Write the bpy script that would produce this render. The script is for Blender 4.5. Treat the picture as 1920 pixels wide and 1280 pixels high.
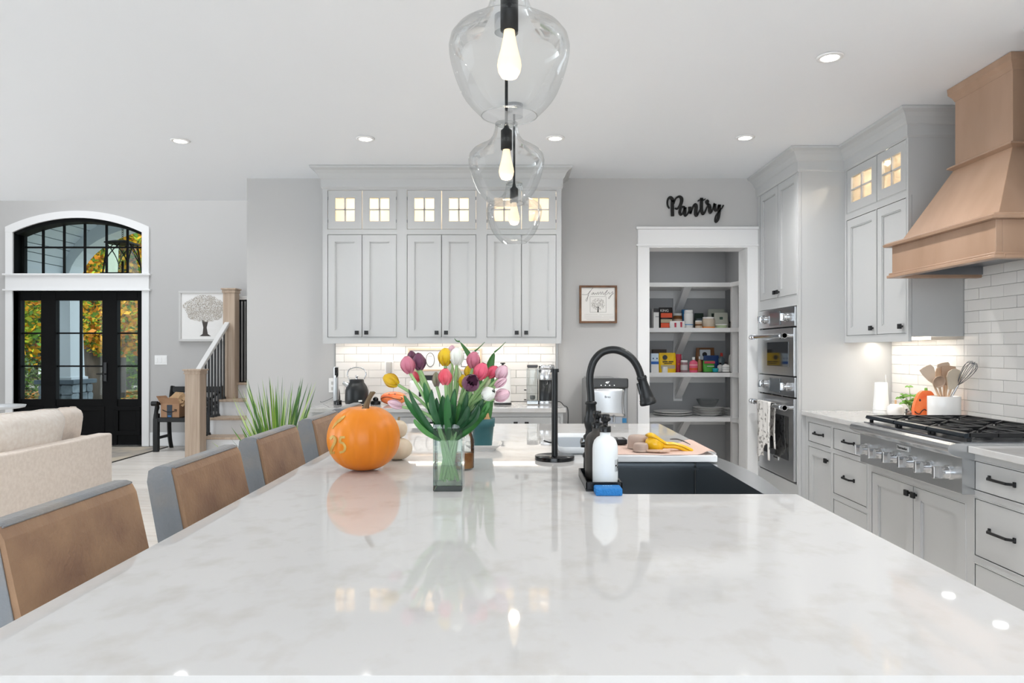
import bpy, bmesh, math, random
from mathutils import Vector, Matrix, Euler
RND = random.Random(11)
SC = bpy.context.scene
for _o in list(bpy.data.objects):
    bpy.data.objects.remove(_o)
COL = SC.collection
PI = math.pi

# ---------------------------------------------------------------- camera
CAM_H, FPX, VPX, VPY = 1.335, 1314.0, 968.0, 656.0      # eye height (m), focal length and vanishing point in 1920x1280 pixels
cam = bpy.data.cameras.new('camera')
cam.sensor_width = 36.0
cam.lens = 36.0 * FPX / 1920.0
cam.shift_x = (960.0 - VPX) / 1920.0
cam.shift_y = (VPY - 640.0) / 1920.0
cam.clip_start = 0.05
cam.clip_end = 300
cam_o = bpy.data.objects.new('camera', cam)
COL.objects.link(cam_o)
cam_o.location = (0, 0, CAM_H)
cam_o.rotation_euler = (PI / 2, 0, 0)
SC.camera = cam_o

# ---------------------------------------------------------------- world, sun, window light, exposure
wd = bpy.data.worlds.new('sky')
SC.world = wd
wd.use_nodes = True
_bg = wd.node_tree.nodes['Background']
_bg.inputs[0].default_value = (0.80, 0.90, 1.0, 1)
_bg.inputs[1].default_value = 2.1

def lamp(name, kind, loc, energy, color=(1, 1, 1), rot=(0, 0, 0), size=1.0, sy=None, spread=None):
    l = bpy.data.lights.new(name, kind)
    l.energy = energy
    l.color = color
    if kind == 'AREA':
        l.size = size
        if sy:
            l.shape = 'RECTANGLE'
            l.size_y = sy
        if spread:
            l.spread = spread
    elif kind == 'SUN':
        l.angle = size
    elif kind in ('POINT', 'SPOT'):
        l.shadow_soft_size = size
        if kind == 'SPOT' and spread:
            l.spot_size = spread
            l.spot_blend = 0.9
    o = bpy.data.objects.new(name, l)
    o.location = loc
    o.rotation_euler = rot
    COL.objects.link(o)
    return o

lamp('sun', 'SUN', (-12, -20, 25), 2.2, (1.0, 0.95, 0.86), (math.radians(52), 0, math.radians(-12)), math.radians(6))
# daylight entering through unseen windows behind the camera and beside the living room
lamp('rear_window_light', 'AREA', (0.0, -3.75, 1.55), 140, (0.84, 0.925, 1.0), (PI / 2, 0, 0), 5.2, 2.2)
lamp('living_window_light', 'AREA', (-8.65, 2.2, 1.5), 205, (0.84, 0.925, 1.0), (PI / 2, 0, -PI / 2), 6.0, 2.2)
lamp('foyer_fill_light', 'AREA', (-5.2, 7.9, 5.3), 120, (0.94, 0.97, 1.0), (0, 0, 0), 4.5, 2.2)  # fill panel added under the foyer ceiling to brighten its wall
SC.view_settings.view_transform = 'Standard'
SC.view_settings.look = 'None'
SC.view_settings.gamma = 1.0
SC.view_settings.use_curve_mapping = False
SC.view_settings.exposure = -0.02
SC.cycles.max_bounces = 10
SC.cycles.diffuse_bounces = 6
SC.cycles.transparent_max_bounces = 24

# ---------------------------------------------------------------- helpers
def s2l(c):
    return c / 12.92 if c <= 0.04045 else ((c + 0.055) / 1.055) ** 2.4

def hx(h):
    h = h.lstrip('#')
    return tuple(s2l(int(h[i:i + 2], 16) / 255.0) for i in (0, 2, 4)) + (1.0,)

def P(px, py, d):
    return Vector(((px - VPX) * d / FPX, d, CAM_H - (py - VPY) * d / FPX))

def PX(px, d):
    return (px - VPX) * d / FPX

def PZ(py, d):
    return CAM_H - (py - VPY) * d / FPX

MATS = {}

def mat(name, color, rough=0.5, metal=0.0, spec=0.5, noise=None, bump=None, emit=None, trans=0.0, ior=1.45, coat=0.0,
        sheen=0.0, sss=0.0, rnd=0.0, stretch=(1, 1, 1), detail=4.0):
    if name in MATS:
        return MATS[name]
    m = bpy.data.materials.new(name)
    m.use_nodes = True
    nt = m.node_tree
    b = nt.nodes['Principled BSDF']
    b.inputs['Base Color'].default_value = hx(color)
    b.inputs['Roughness'].default_value = rough
    b.inputs['Metallic'].default_value = metal
    b.inputs['Specular IOR Level'].default_value = spec
    b.inputs['IOR'].default_value = ior
    b.inputs['Transmission Weight'].default_value = trans
    b.inputs['Coat Weight'].default_value = coat
    b.inputs['Coat Roughness'].default_value = 0.05
    b.inputs['Sheen Weight'].default_value = sheen
    b.inputs['Subsurface Weight'].default_value = sss
    if sss:
        b.inputs['Subsurface Scale'].default_value = 0.02
    if emit:
        b.inputs['Emission Color'].default_value = hx(emit[0])
        b.inputs['Emission Strength'].default_value = emit[1]
    N, L = nt.nodes, nt.links
    if noise or bump or rnd:
        tc = N.new('ShaderNodeTexCoord')
        mp = N.new('ShaderNodeMapping')
        mp.inputs['Scale'].default_value = stretch
        L.new(tc.outputs['Object'], mp.inputs['Vector'])
    last = None
    if noise:                                   # noise = (scale, second colour, low, high)
        n = N.new('ShaderNodeTexNoise')
        n.inputs['Scale'].default_value = noise[0]
        n.inputs['Detail'].default_value = detail
        L.new(mp.outputs[0], n.inputs['Vector'])
        r = N.new('ShaderNodeMapRange')
        r.inputs['From Min'].default_value = noise[2] if len(noise) > 2 else 0.35
        r.inputs['From Max'].default_value = noise[3] if len(noise) > 3 else 0.65
        L.new(n.outputs['Fac'], r.inputs['Value'])
        mx = N.new('ShaderNodeMixRGB')
        mx.inputs['Color1'].default_value = hx(color)
        mx.inputs['Color2'].default_value = hx(noise[1])
        L.new(r.outputs[0], mx.inputs['Fac'])
        last = mx.outputs[0]
        L.new(last, b.inputs['Base Color'])
    if rnd:                                     # piece-to-piece difference in tone
        oi = N.new('ShaderNodeObjectInfo')
        r2 = N.new('ShaderNodeMapRange')
        r2.inputs['To Min'].default_value = 1.0 - rnd
        r2.inputs['To Max'].default_value = 1.0 + rnd
        L.new(oi.outputs['Random'], r2.inputs['Value'])
        hs = N.new('ShaderNodeHueSaturation')
        L.new(r2.outputs[0], hs.inputs['Value'])
        if last:
            L.new(last, hs.inputs['Color'])
        else:
            hs.inputs['Color'].default_value = hx(color)
        L.new(hs.outputs[0], b.inputs['Base Color'])
    if bump:                                    # bump = (scale, strength)
        n2 = N.new('ShaderNodeTexNoise')
        n2.inputs['Scale'].default_value = bump[0]
        n2.inputs['Detail'].default_value = 3.0
        L.new(mp.outputs[0], n2.inputs['Vector'])
        bp = N.new('ShaderNodeBump')
        bp.inputs['Strength'].default_value = bump[1]
        bp.inputs['Distance'].default_value = 0.02
        L.new(n2.outputs['Fac'], bp.inputs['Height'])
        L.new(bp.outputs[0], b.inputs['Normal'])
    MATS[name] = m
    return m

def glass(name, tint='#ffffff', refl=1.0, rough=0.0, ior=1.45):
    """thin clear glass: a tinted see-through sheet with a Fresnel reflection"""
    if name in MATS:
        return MATS[name]
    m = bpy.data.materials.new(name)
    m.use_nodes = True
    nt = m.node_tree
    N, L = nt.nodes, nt.links
    N.clear()
    out = N.new('ShaderNodeOutputMaterial')
    tr = N.new('ShaderNodeBsdfTransparent')
    tr.inputs[0].default_value = hx(tint)
    gl = N.new('ShaderNodeBsdfGlossy')
    gl.inputs['Roughness'].default_value = rough
    fr = N.new('ShaderNodeFresnel')
    fr.inputs['IOR'].default_value = ior
    mu = N.new('ShaderNodeMath')
    mu.operation = 'MULTIPLY'
    mu.inputs[1].default_value = refl
    L.new(fr.outputs[0], mu.inputs[0])
    mx = N.new('ShaderNodeMixShader')
    L.new(mu.outputs[0], mx.inputs[0])
    L.new(tr.outputs[0], mx.inputs[1])
    L.new(gl.outputs[0], mx.inputs[2])
    L.new(mx.outputs[0], out.inputs[0])
    MATS[name] = m
    return m

WO = {}                                         # world origin of every object that was built

class MB:
    """collects shapes in world coordinates and links them as one mesh object"""
    def __init__(s):
        s.v, s.f, s.mi, s.sm = [], [], [], []

    def add(s, vs, fs, mi=0, smooth=False):
        o = len(s.v)
        s.v += [Vector(v) for v in vs]
        for f in fs:
            s.f.append(tuple(i + o for i in f))
            s.mi.append(mi)
            s.sm.append(smooth)
        return s

    def box(s, x0, x1, y0, y1, z0, z1, mi=0):
        x0, x1 = min(x0, x1), max(x0, x1)
        y0, y1 = min(y0, y1), max(y0, y1)
        z0, z1 = min(z0, z1), max(z0, z1)
        return s.add([(x0, y0, z0), (x1, y0, z0), (x1, y1, z0), (x0, y1, z0), (x0, y0, z1), (x1, y0, z1), (x1, y1, z1), (x0, y1, z1)],
                     [(0, 3, 2, 1), (4, 5, 6, 7), (0, 1, 5, 4), (1, 2, 6, 5), (2, 3, 7, 6), (3, 0, 4, 7)], mi)

    def obox(s, c, size, rot=(0, 0, 0), mi=0):
        a, b, d = size[0] / 2, size[1] / 2, size[2] / 2
        M = Matrix.Translation(c) @ Euler(rot).to_matrix().to_4x4()
        vs = [M @ Vector(v) for v in ((-a, -b, -d), (a, -b, -d), (a, b, -d), (-a, b, -d), (-a, -b, d), (a, -b, d), (a, b, d), (-a, b, d))]
        return s.add(vs, [(0, 3, 2, 1), (4, 5, 6, 7), (0, 1, 5, 4), (1, 2, 6, 5), (2, 3, 7, 6), (3, 0, 4, 7)], mi)

    def prism(s, poly, axis, a, b, mi=0, smooth=False):
        """poly: 2-D outline in the two other axes (x:(y,z)  y:(x,z)  z:(x,y)), extruded from a to b"""
        n = len(poly)
        def p3(p, t):
            return {'x': (t, p[0], p[1]), 'y': (p[0], t, p[1]), 'z': (p[0], p[1], t)}[axis]
        vs = [p3(p, a) for p in poly] + [p3(p, b) for p in poly]
        s.add(vs, [tuple(range(n)), tuple(range(2 * n - 1, n - 1, -1))], mi)
        return s.add(vs, [(i, (i + 1) % n, n + (i + 1) % n, n + i) for i in range(n)], mi, smooth)

    def rings(s, rings, mi=0, smooth=True, cap0=True, cap1=True, closed=False):
        n = len(rings[0])
        vs = [p for r in rings for p in r]
        fs = []
        m = len(rings)
        for k in range(m if closed else m - 1):
            a, b = k * n, ((k + 1) % m) * n
            for i in range(n):
                j = (i + 1) % n
                fs.append((a + i, a + j, b + j, b + i))
        s.add(vs, fs, mi, smooth)
        if not closed:
            if cap0:
                s.add(rings[0], [tuple(range(n))[::-1]], mi)
            if cap1:
                s.add(rings[-1], [tuple(range(n))], mi)
        return s

    def lathe(s, c, prof, n=24, mi=0, smooth=True, sx=1.0, sy=1.0, lobes=0, depth=0.0, cap0=True, cap1=True, M=None):
        rr = []
        for r, z in prof:
            ring = []
            for i in range(n):
                t = 2 * PI * i / n
                q = r * (1.0 - depth * (0.5 + 0.5 * math.cos(lobes * t)) if lobes else 1.0)
                p = Vector((q * math.cos(t) * sx, q * math.sin(t) * sy, z))
                if M:
                    p = M @ p
                ring.append(Vector(c) + p)
            rr.append(ring)
        return s.rings(rr, mi, smooth, cap0, cap1)

    def tube(s, pts, r, n=10, mi=0, smooth=True, caps=True, flat=None, up=None):
        pts = [Vector(p) for p in pts]
        rr = []
        m = len(pts)
        u = None
        for k, p in enumerate(pts):
            t = (pts[min(k + 1, m - 1)] - pts[max(k - 1, 0)])
            if t.length < 1e-9:
                t = Vector((0, 0, 1))
            t.normalize()
            if u is None:
                ref = Vector(up) if up else (Vector((0, 0, 1)) if abs(t.z) < 0.9 else Vector((1, 0, 0)))
                u = (ref - t * ref.dot(t)).normalized()
            else:
                u = (u - t * u.dot(t))
                u = u.normalized() if u.length > 1e-6 else t.orthogonal().normalized()
            w = t.cross(u)
            q = r[k] if isinstance(r, (list, tuple)) else r
            fl = flat if flat else 1.0
            rr.append([p + u * (q * fl * math.cos(2 * PI * i / n)) + w * (q * math.sin(2 * PI * i / n)) for i in range(n)])
        return s.rings(rr, mi, smooth, caps, caps)

    def cyl(s, p0, p1, r0, r1=None, n=20, mi=0, smooth=True):
        return s.tube([p0, p1], [r0, r0 if r1 is None else r1], n, mi, smooth)

    def ball(s, c, rx, ry, rz, n=20, m=12, mi=0, M=None):
        prof = [(max(1e-4, math.sin(PI * k / m)), -math.cos(PI * k / m)) for k in range(m + 1)]
        rr = []
        for r, z in prof:
            ring = []
            for i in range(n):
                p = Vector((r * math.cos(2 * PI * i / n) * rx, r * math.sin(2 * PI * i / n) * ry, z * rz))
                ring.append(Vector(c) + (M @ p if M else p))
            rr.append(ring)
        return s.rings(rr, mi, True)

    def sheet(s, grid, mi=0, smooth=True, thick=0.0, nrm=None):
        """a grid of points as a skin; with thick it becomes a closed shell along nrm"""
        a, b = len(grid), len(grid[0])
        vs = [Vector(p) for r in grid for p in r]
        fs = [(i * b + j, i * b + j + 1, (i + 1) * b + j + 1, (i + 1) * b + j) for i in range(a - 1) for j in range(b - 1)]
        if not thick:
            return s.add(vs, fs, mi, smooth)
        nv = Vector(nrm) * thick
        k = len(vs)
        vs2 = vs + [v + nv for v in vs]
        f2 = fs + [tuple(i + k for i in reversed(f)) for f in fs]
        edge = [j for j in range(b)] + [i * b + b - 1 for i in range(1, a)] + [(a - 1) * b + j for j in range(b - 2, -1, -1)] + [i * b for i in range(a - 2, 0, -1)]
        for q in range(len(edge)):
            e0, e1 = edge[q], edge[(q + 1) % len(edge)]
            f2.append((e0, e0 + k, e1 + k, e1))
        return s.add(vs2, f2, mi, smooth)

    def xf(s, M):
        s.v = [M @ v for v in s.v]
        return s

    def merge(s, o, mi=None):
        k = len(s.v)
        s.v += o.v
        for f, m_, sm in zip(o.f, o.mi, o.sm):
            s.f.append(tuple(i + k for i in f))
            s.mi.append(m_ if mi is None else mi)
            s.sm.append(sm)
        return s

    def build(s, name, mats, par=None, bev=0.0, seg=2, sub=0, label=None, cat=None, group=None, kind=None, origin=None, weld=False):
        if not isinstance(mats, (list, tuple)):
            mats = [mats]
        me = bpy.data.meshes.new(name)
        if par is not None:
            off = WO[par.name]
        elif origin is not None:
            off = Vector(origin)
        else:
            xs = [v.x for v in s.v]; ys = [v.y for v in s.v]; zs = [v.z for v in s.v]
            off = Vector(((min(xs) + max(xs)) / 2, (min(ys) + max(ys)) / 2, min(zs)))
        me.from_pydata([v - off for v in s.v], [], s.f)
        for m_ in mats:
            me.materials.append(m_)
        me.polygons.foreach_set('material_index', s.mi)
        me.polygons.foreach_set('use_smooth', s.sm)
        bm = bmesh.new()
        bm.from_mesh(me)
        if weld:
            bmesh.ops.remove_doubles(bm, verts=bm.verts, dist=1e-5)
        bmesh.ops.recalc_face_normals(bm, faces=bm.faces)
        bm.to_mesh(me)
        bm.free()
        me.update()
        o = bpy.data.objects.new(name, me)
        COL.objects.link(o)
        if par is not None:
            o.parent = par
        else:
            o.location = off
        WO[o.name] = off
        if bev:
            b = o.modifiers.new('bevel', 'BEVEL')
            b.width = bev
            b.segments = seg
            b.limit_method = 'ANGLE'
            b.angle_limit = 0.7
            b.use_clamp_overlap = True
        if sub:
            d = o.modifiers.new('subdivision', 'SUBSURF')
            d.levels = sub
            d.render_levels = sub
        tag(o, label, cat, group, kind)
        return o

def tag(o, label=None, cat=None, group=None, kind=None):
    if label:
        o['label'] = label
    if cat:
        o['category'] = cat
    if group:
        o['group'] = group
    if kind:
        o['kind'] = kind
    return o

def thing(name, label, cat, loc=(0, 0, 0), group=None, kind=None):
    e = bpy.data.objects.new(name, None)
    e.empty_display_size = 0.05
    COL.objects.link(e)
    e.location = loc
    WO[e.name] = Vector(loc)
    return tag(e, label, cat, group, kind)

def struct(mb, name, m, bev=0.0, label=None, par=None):
    return mb.build(name, m, par, bev=bev, kind='structure' if par is None else None, label=label)

def copy_tree(o, loc, label=None, rotz=None, par=None):
    kids = [c for c in bpy.data.objects if c.parent == o]
    c = o.copy()
    COL.objects.link(c)
    c.parent = par
    if loc is not None:
        c.location = loc
    if rotz is not None:
        c.rotation_euler.z = rotz
    if label:
        c['label'] = label
    WO[c.name] = Vector(loc) if loc is not None else WO[o.name].copy()
    for k in kids:
        copy_tree(k, None, par=c)
    return c

def text_mb(txt, size, depth, M, mi=0, align='CENTER'):
    """flat lettering as thin geometry"""
    cu = bpy.data.curves.new('lettering', 'FONT')
    cu.body = txt
    cu.size = size
    cu.extrude = depth / 2
    cu.align_x = align
    cu.align_y = 'CENTER'
    cu.resolution_u = 3
    o = bpy.data.objects.new('lettering', cu)
    COL.objects.link(o)
    dg = bpy.context.evaluated_depsgraph_get()
    dg.update()
    me = bpy.data.meshes.new_from_object(o.evaluated_get(dg))
    mb = MB()
    mb.add([M @ v.co for v in me.vertices], [tuple(p.vertices) for p in me.polygons], mi)
    bpy.data.objects.remove(o)
    bpy.data.curves.remove(cu)
    bpy.data.meshes.remove(me)
    return mb

def face_M(loc, facing):
    """matrix that stands lettering up on a face looking towards -y ('y'), -x ('x') or up ('z')"""
    if facing == 'y':
        R = Matrix(((1, 0, 0), (0, 0, -1), (0, 1, 0)))
    elif facing == 'x':
        R = Matrix(((0, 0, -1), (-1, 0, 0), (0, 1, 0)))
    else:
        R = Matrix.Identity(3)
    return Matrix.Translation(loc) @ R.to_4x4()

def spline(pts, n=8):
    pts = [Vector(p) for p in pts]
    out = []
    for i in range(len(pts) - 1):
        p0 = pts[max(i - 1, 0)]; p1 = pts[i]; p2 = pts[i + 1]; p3 = pts[min(i + 2, len(pts) - 1)]
        for k in range(n):
            t = k / n
            out.append(0.5 * ((2 * p1) + (p2 - p0) * t + (2 * p0 - 5 * p1 + 4 * p2 - p3) * t * t + (3 * p1 - p0 - 3 * p2 + p3) * t ** 3))
    out.append(pts[-1])
    return out

def lerp(a, b, t):
    return a + (b - a) * t

# ---------------------------------------------------------------- materials
M_WALL = mat('wall_paint', '#bebdbc', 0.75)
M_WALL_SHADE = mat('pantry_wall_shade', '#aeafb1', 0.75)  # wall grey darkened, the pantry's shade is put into the colour
M_CEIL = mat('ceiling_paint', '#ebeef2', 0.85)
M_TRIM = mat('white_trim', '#ececec', 0.45)
M_CAB = mat('cabinet_paint', '#bfc0c0', 0.42)
M_CABIN = mat('cabinet_inside', '#fbf3e6', 0.6)
M_BLACK = mat('black_metal', '#101113', 0.38, 0.0, spec=0.5)
M_BLACKG = mat('black_gloss', '#0c0d0f', 0.22)
M_STEEL = mat('stainless_steel', '#c9cbcd', 0.26, 1.0, bump=(220, 0.02), stretch=(1, 1, 0.05))
M_STEELD = mat('dark_steel', '#8d9095', 0.3, 1.0)
M_CHROME = mat('chrome', '#dcdddf', 0.08, 1.0)
M_QUARTZ = mat('quartz', '#cccbca', 0.03, spec=0.5, noise=(16.0, '#bbb6af', 0.5, 0.95), coat=0.0, detail=12.0, stretch=(1, 0.8, 1))
M_TILE = mat('glazed_tile', '#e9e6e2', 0.14, rnd=0.05, bump=(9, 0.12))
M_GROUT = mat('grout', '#cfccc8', 0.9)
M_WOODH = mat('hood_wood', '#ae907a', 0.34, noise=(5, '#9d7f68', 0.3, 0.7), stretch=(1, 1, 0.25), detail=6)
M_OAK = mat('oak', '#c4b09c', 0.5, noise=(14, '#b29c88', 0.35, 0.65), stretch=(3, 3, 0.15), detail=6)
M_FLOOR = mat('floor_oak', '#e9e4de', 0.38, noise=(5, '#dcd4cb', 0.35, 0.65), stretch=(0.2, 3, 1), rnd=0.06, detail=6)
M_GLASS = glass('clear_glass')
M_GLASSP = glass('pendant_glass', '#fafbfb', 0.5, ior=1.32)
M_WINGL = glass('window_glass', '#f6fafa', 0.25)
M_WHITE = mat('white_plastic', '#efefee', 0.35)
M_CERAM = mat('white_ceramic', '#f1efec', 0.15, coat=0.3)
M_INK = mat('ink', '#2c2b2b', 0.8)
M_INKG = mat('grey_ink', '#8d8a86', 0.8)
M_DARK = mat('dark_gap', '#1c1c1d', 0.8)

# ================================================================ the setting: floor, ceiling, walls
YW = 5.715            # kitchen back wall
XR = 2.62             # right wall
ZC = 2.735            # kitchen ceiling
YF = 9.75             # foyer wall with the front door
XE = -2.197           # free end of the kitchen back wall
TOPZ = 5.4

fl = MB().box(-9, XR + 0.2, -4, 11, -0.1, -0.014)
fl.box(-0.42, XR, -4, 7.4, -0.014, 0).box(-9, -0.42, -4, 2.6, -0.014, 0).box(-9, -7.42, 2.6, 9.75, -0.014, 0).box(-7.42, -0.42, 9.72, 11, -0.014, 0)
floor = struct(fl, 'floor', M_FLOOR)
_w = 0.19
y = 2.6
planks = {}
while y < 9.7:
    x = -7.42 - RND.uniform(0, 1.2)
    while x < -0.42:
        ln = RND.choice((1.4, 1.8, 2.2))
        x0, x1 = max(x, -7.42), min(x + ln, -0.42)
        if x1 - x0 > 0.05:
            key = round(x1 - x0, 3)
            if key in planks:
                c = planks[key].copy()
                COL.objects.link(c)
                c.location = (x0 - WO['floor'].x, y - WO['floor'].y, 0 - WO['floor'].z)
            else:
                m_ = MB().box(0, key - 0.0025, 0, _w - 0.003, -0.014, 0)
                o = m_.build('plank', M_FLOOR, floor, bev=0.0015, seg=1)
                for v in o.data.vertices:
                    v.co += WO['floor']
                o.location = (x0 - WO['floor'].x, y - WO['floor'].y, 0 - WO['floor'].z)
                planks[key] = o
        x += ln
    y += _w

ce = MB().box(-9, XE, -4, 6.57, ZC, ZC + 0.2).box(XE, XR + 0.2, -4, 7.4, ZC, ZC + 0.2)
struct(ce, 'ceiling', M_CEIL)
struct(MB().box(-9, XE + 0.2, 6.37, 6.57, ZC + 0.2, TOPZ), 'wall_bulkhead', M_WALL)
struct(MB().box(-9, XE + 0.2, 6.37, 11, TOPZ, TOPZ + 0.1), 'ceiling_foyer', M_CEIL)

OX0, OX1, OZ = 1.083, 1.879, 2.166          # pantry door opening
wb = MB().box(XE, OX0 - 0.02, YW, YW + 0.2, 0, ZC).box(OX1 + 0.02, XR + 0.2, YW, YW + 0.2, 0, ZC).box(OX0 - 0.02, OX1 + 0.02, YW, YW + 0.2, OZ + 0.02, ZC)
wall_back = struct(wb, 'wall_back', M_WALL)
wall_right = struct(MB().box(XR, XR + 0.2, -4, YW, 0, ZC), 'wall_right', M_WALL)
struct(MB().box(-9, XR + 0.2, -4.2, -4, 0, ZC), 'wall_rear', M_WALL)
struct(MB().box(-9.2, -9, -4.2, 11, 0, TOPZ), 'wall_left', M_WALL)
struct(MB().box(XE, XE + 0.2, YW + 0.2, 10.75, 0, TOPZ), 'wall_stair', M_WALL)
# pantry room
struct(MB().box(0.5, 2.5, 7.1, 7.2, 0, ZC), 'wall_pantry_back', M_WALL_SHADE)
struct(MB().box(0.72, 0.82, YW + 0.2, 7.1, 0, ZC), 'wall_pantry_left', M_WALL_SHADE)
struct(MB().box(2.12, 2.22, YW + 0.2, 7.1, 0, ZC), 'wall_pantry_right', M_WALL_SHADE)
struct(MB().box(0.82, 2.12, 7.085, 7.1, 0, 0.16), 'baseboard_pantry', M_TRIM, 0.003)

# foyer wall with door opening and arched transom
DX0, DX1, DZ = -6.996, -5.2, 2.16
WZ0, WZS, WZT = 2.396, 2.97, 3.171
AC = (DX0 + DX1) / 2
def arch(xa, xb, zs, zt, n=20):
    hw = (xb - xa) / 2
    ri = zt - zs
    Rr = (hw * hw + ri * ri) / (2 * ri)
    c = (xa + xb) / 2
    out = []
    a0 = math.asin(hw / Rr)
    for k in range(n + 1):
        a = -a0 + 2 * a0 * k / n
        out.append((c + Rr * math.sin(a), zt - Rr + Rr * math.cos(a)))
    return out
ar = arch(DX0, DX1, WZS, WZT)
wf = MB().box(-9, DX0, YF, YF + 0.2, 0, TOPZ).box(DX1, XE, YF, YF + 0.2, 0, TOPZ).box(DX0, DX1, YF, YF + 0.2, DZ, WZ0)
for (xa, za), (xb, zb) in zip(ar[:-1], ar[1:]):
    wf.prism([(xa, za), (xb, zb), (xb, TOPZ), (xa, TOPZ)], 'y', YF, YF + 0.2)
struct(wf, 'wall_foyer', M_WALL)
struct(MB().box(DX1 + 0.11, -3.97, YF - 0.016, YF, 0, 0.19).box(-9, DX0 - 0.11, YF - 0.016, YF, 0, 0.19), 'baseboard_foyer', M_TRIM, 0.003)
struct(MB().box(XE, OX0 - 0.1, YW - 0.016, YW, 0, 0.16), 'baseboard_back', M_TRIM, 0.003)

# door and window trim
t = MB().box(DX0 - 0.1, DX0, YF - 0.024, YF + 0.1, 0, DZ).box(DX1, DX1 + 0.1, YF - 0.024, YF + 0.1, 0, DZ)
t.box(DX0 - 0.1, DX1 + 0.1, YF - 0.024, YF + 0.1, DZ, WZ0).box(DX0 - 0.125, DX1 + 0.125, YF - 0.045, YF, DZ - 0.002, DZ + 0.02).box(DX0 - 0.125, DX1 + 0.125, YF - 0.05, YF + 0.02, WZ0 - 0.025, WZ0)
t.box(DX0 - 0.1, DX0, YF - 0.024, YF + 0.0, WZ0, WZS).box(DX1, DX1 + 0.1, YF - 0.024, YF + 0.0, WZ0, WZS)
ao = arch(DX0 - 0.1, DX1 + 0.1, WZS + 0.075, WZT + 0.098)
ai = [(DX0 - 0.1, WZS)] + ar[1:-1] + [(DX1 + 0.1, WZS)]
ai = [(DX0 - 0.0, WZS)] + ar[1:-1] + [(DX1, WZS)]
for k in range(len(ao) - 1):
    t.prism([ai[k], ai[k + 1], ao[k + 1], ao[k]], 'y', YF - 0.024, YF)
t.prism([(DX0 - 0.1, WZS), (DX0, WZS), ao[0]], 'y', YF - 0.024, YF).prism([(DX1 + 0.1, WZS), (DX1, WZS), ao[-1]], 'y', YF - 0.024, YF)
struct(t, 'trim_1', M_TRIM, 0.003)
# pantry casing
t = MB()
cw = 0.095
t.box(OX0 - cw, OX0, YW - 0.022, YW, 0, OZ).box(OX1, OX1 + cw - 0.005, YW - 0.022, YW, 0, OZ)
t.box(OX0 - cw, OX1 + cw - 0.005, YW - 0.022, YW, OZ, 2.315).box(OX0 - cw - 0.015, OX1 + cw - 0.004, YW - 0.04, YW, 2.315, 2.335).box(OX0 - cw - 0.012, OX1 + cw - 0.004, YW - 0.034, YW, OZ + 0.012, OZ + 0.028)
t.box(OX0 - 0.02, OX0, YW, YW + 0.21, 0, OZ).box(OX1, OX1 + 0.02, YW, YW + 0.21, 0, OZ).box(OX0 - 0.02, OX1 + 0.02, YW, YW + 0.21, OZ, OZ + 0.02)
struct(t, 'trim_2', M_TRIM, 0.003)

# ---------------------------------------------------------------- front door with side lights
M_DOOR = mat('door_black', '#040405', 0.6, spec=0.2)
DY = YF + 0.1
sd = FPX / DY
def dX(px): return (px - VPX) / sd
def dZ(py): return CAM_H - (py - VPY) / sd
door = thing('door_1', 'black front door with glazed panes and two side lights in white casing', 'door', (AC, DY, 0), kind='structure')
gx = [(dX(40.3), dX(78.4)), (dX(106), dX(193)), (dX(221), dX(259.3))]
gz0, gz1 = dZ(748), dZ(563)
fr = MB()
edges = [DX0 + 0.004, gx[0][0], gx[0][1], gx[1][0], gx[1][1], gx[2][0], gx[2][1], DX1 - 0.004]
for a, b in ((0, 1), (2, 3), (4, 5), (6, 7)):
    fr.box(edges[a], edges[b], DY - 0.02, DY + 0.07, 0.0, DZ - 0.003)
for a, b in gx:
    fr.box(a, b, DY - 0.02, DY + 0.07, gz1, DZ - 0.003)
    fr.box(a, b, DY - 0.01, DY + 0.05, 0.0, gz0)
fr.build('door_frame', M_DOOR, door, bev=0.004)
for a, b in gx:
    MB().box(a - 0.04, b + 0.04, DY - 0.028, DY - 0.018, 0.14, 0.2).box(a - 0.04, b + 0.04, DY - 0.028, DY - 0.018, gz0 - 0.16, gz0 - 0.1).box(a - 0.04, a + 0.02, DY - 0.028, DY - 0.018, 0.2, gz0 - 0.16).box(b - 0.02, b + 0.04, DY - 0.028, DY - 0.018, 0.2, gz0 - 0.16).build('lower_panel', M_DOOR, door, bev=0.004)
    zs = [gz0, dZ(686.3), dZ(624.4), gz1]
    xs = [a, b] if b - a < 0.4 else [a, dX(149.5), b]
    for i in range(3):
        for j in range(len(xs) - 1):
            MB().box(xs[j], xs[j + 1], DY + 0.03, DY + 0.036, zs[i], zs[i + 1]).build('pane', M_WINGL, door)
    for z in zs[1:3]:
        MB().box(a, b, DY + 0.015, DY + 0.05, z - 0.011, z + 0.011).build('muntin', M_DOOR, door)
    for x in xs[1:-1]:
        MB().box(x - 0.011, x + 0.011, DY + 0.014, DY + 0.051, gz0, gz1).build('muntin', M_DOOR, door)
MB().box(gx[1][1] + 0.03, gx[1][1] + 0.07, DY - 0.035, DY - 0.02, 0.9, 1.16).cyl((gx[1][1] + 0.05, DY - 0.07, 1.0), (gx[1][1] + 0.05, DY - 0.02, 1.0), 0.01).cyl((gx[1][1] + 0.05, DY - 0.065, 1.0), (gx[1][1] - 0.05, DY - 0.065, 1.0), 0.009).build('door_handle', M_BLACK, door)

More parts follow.
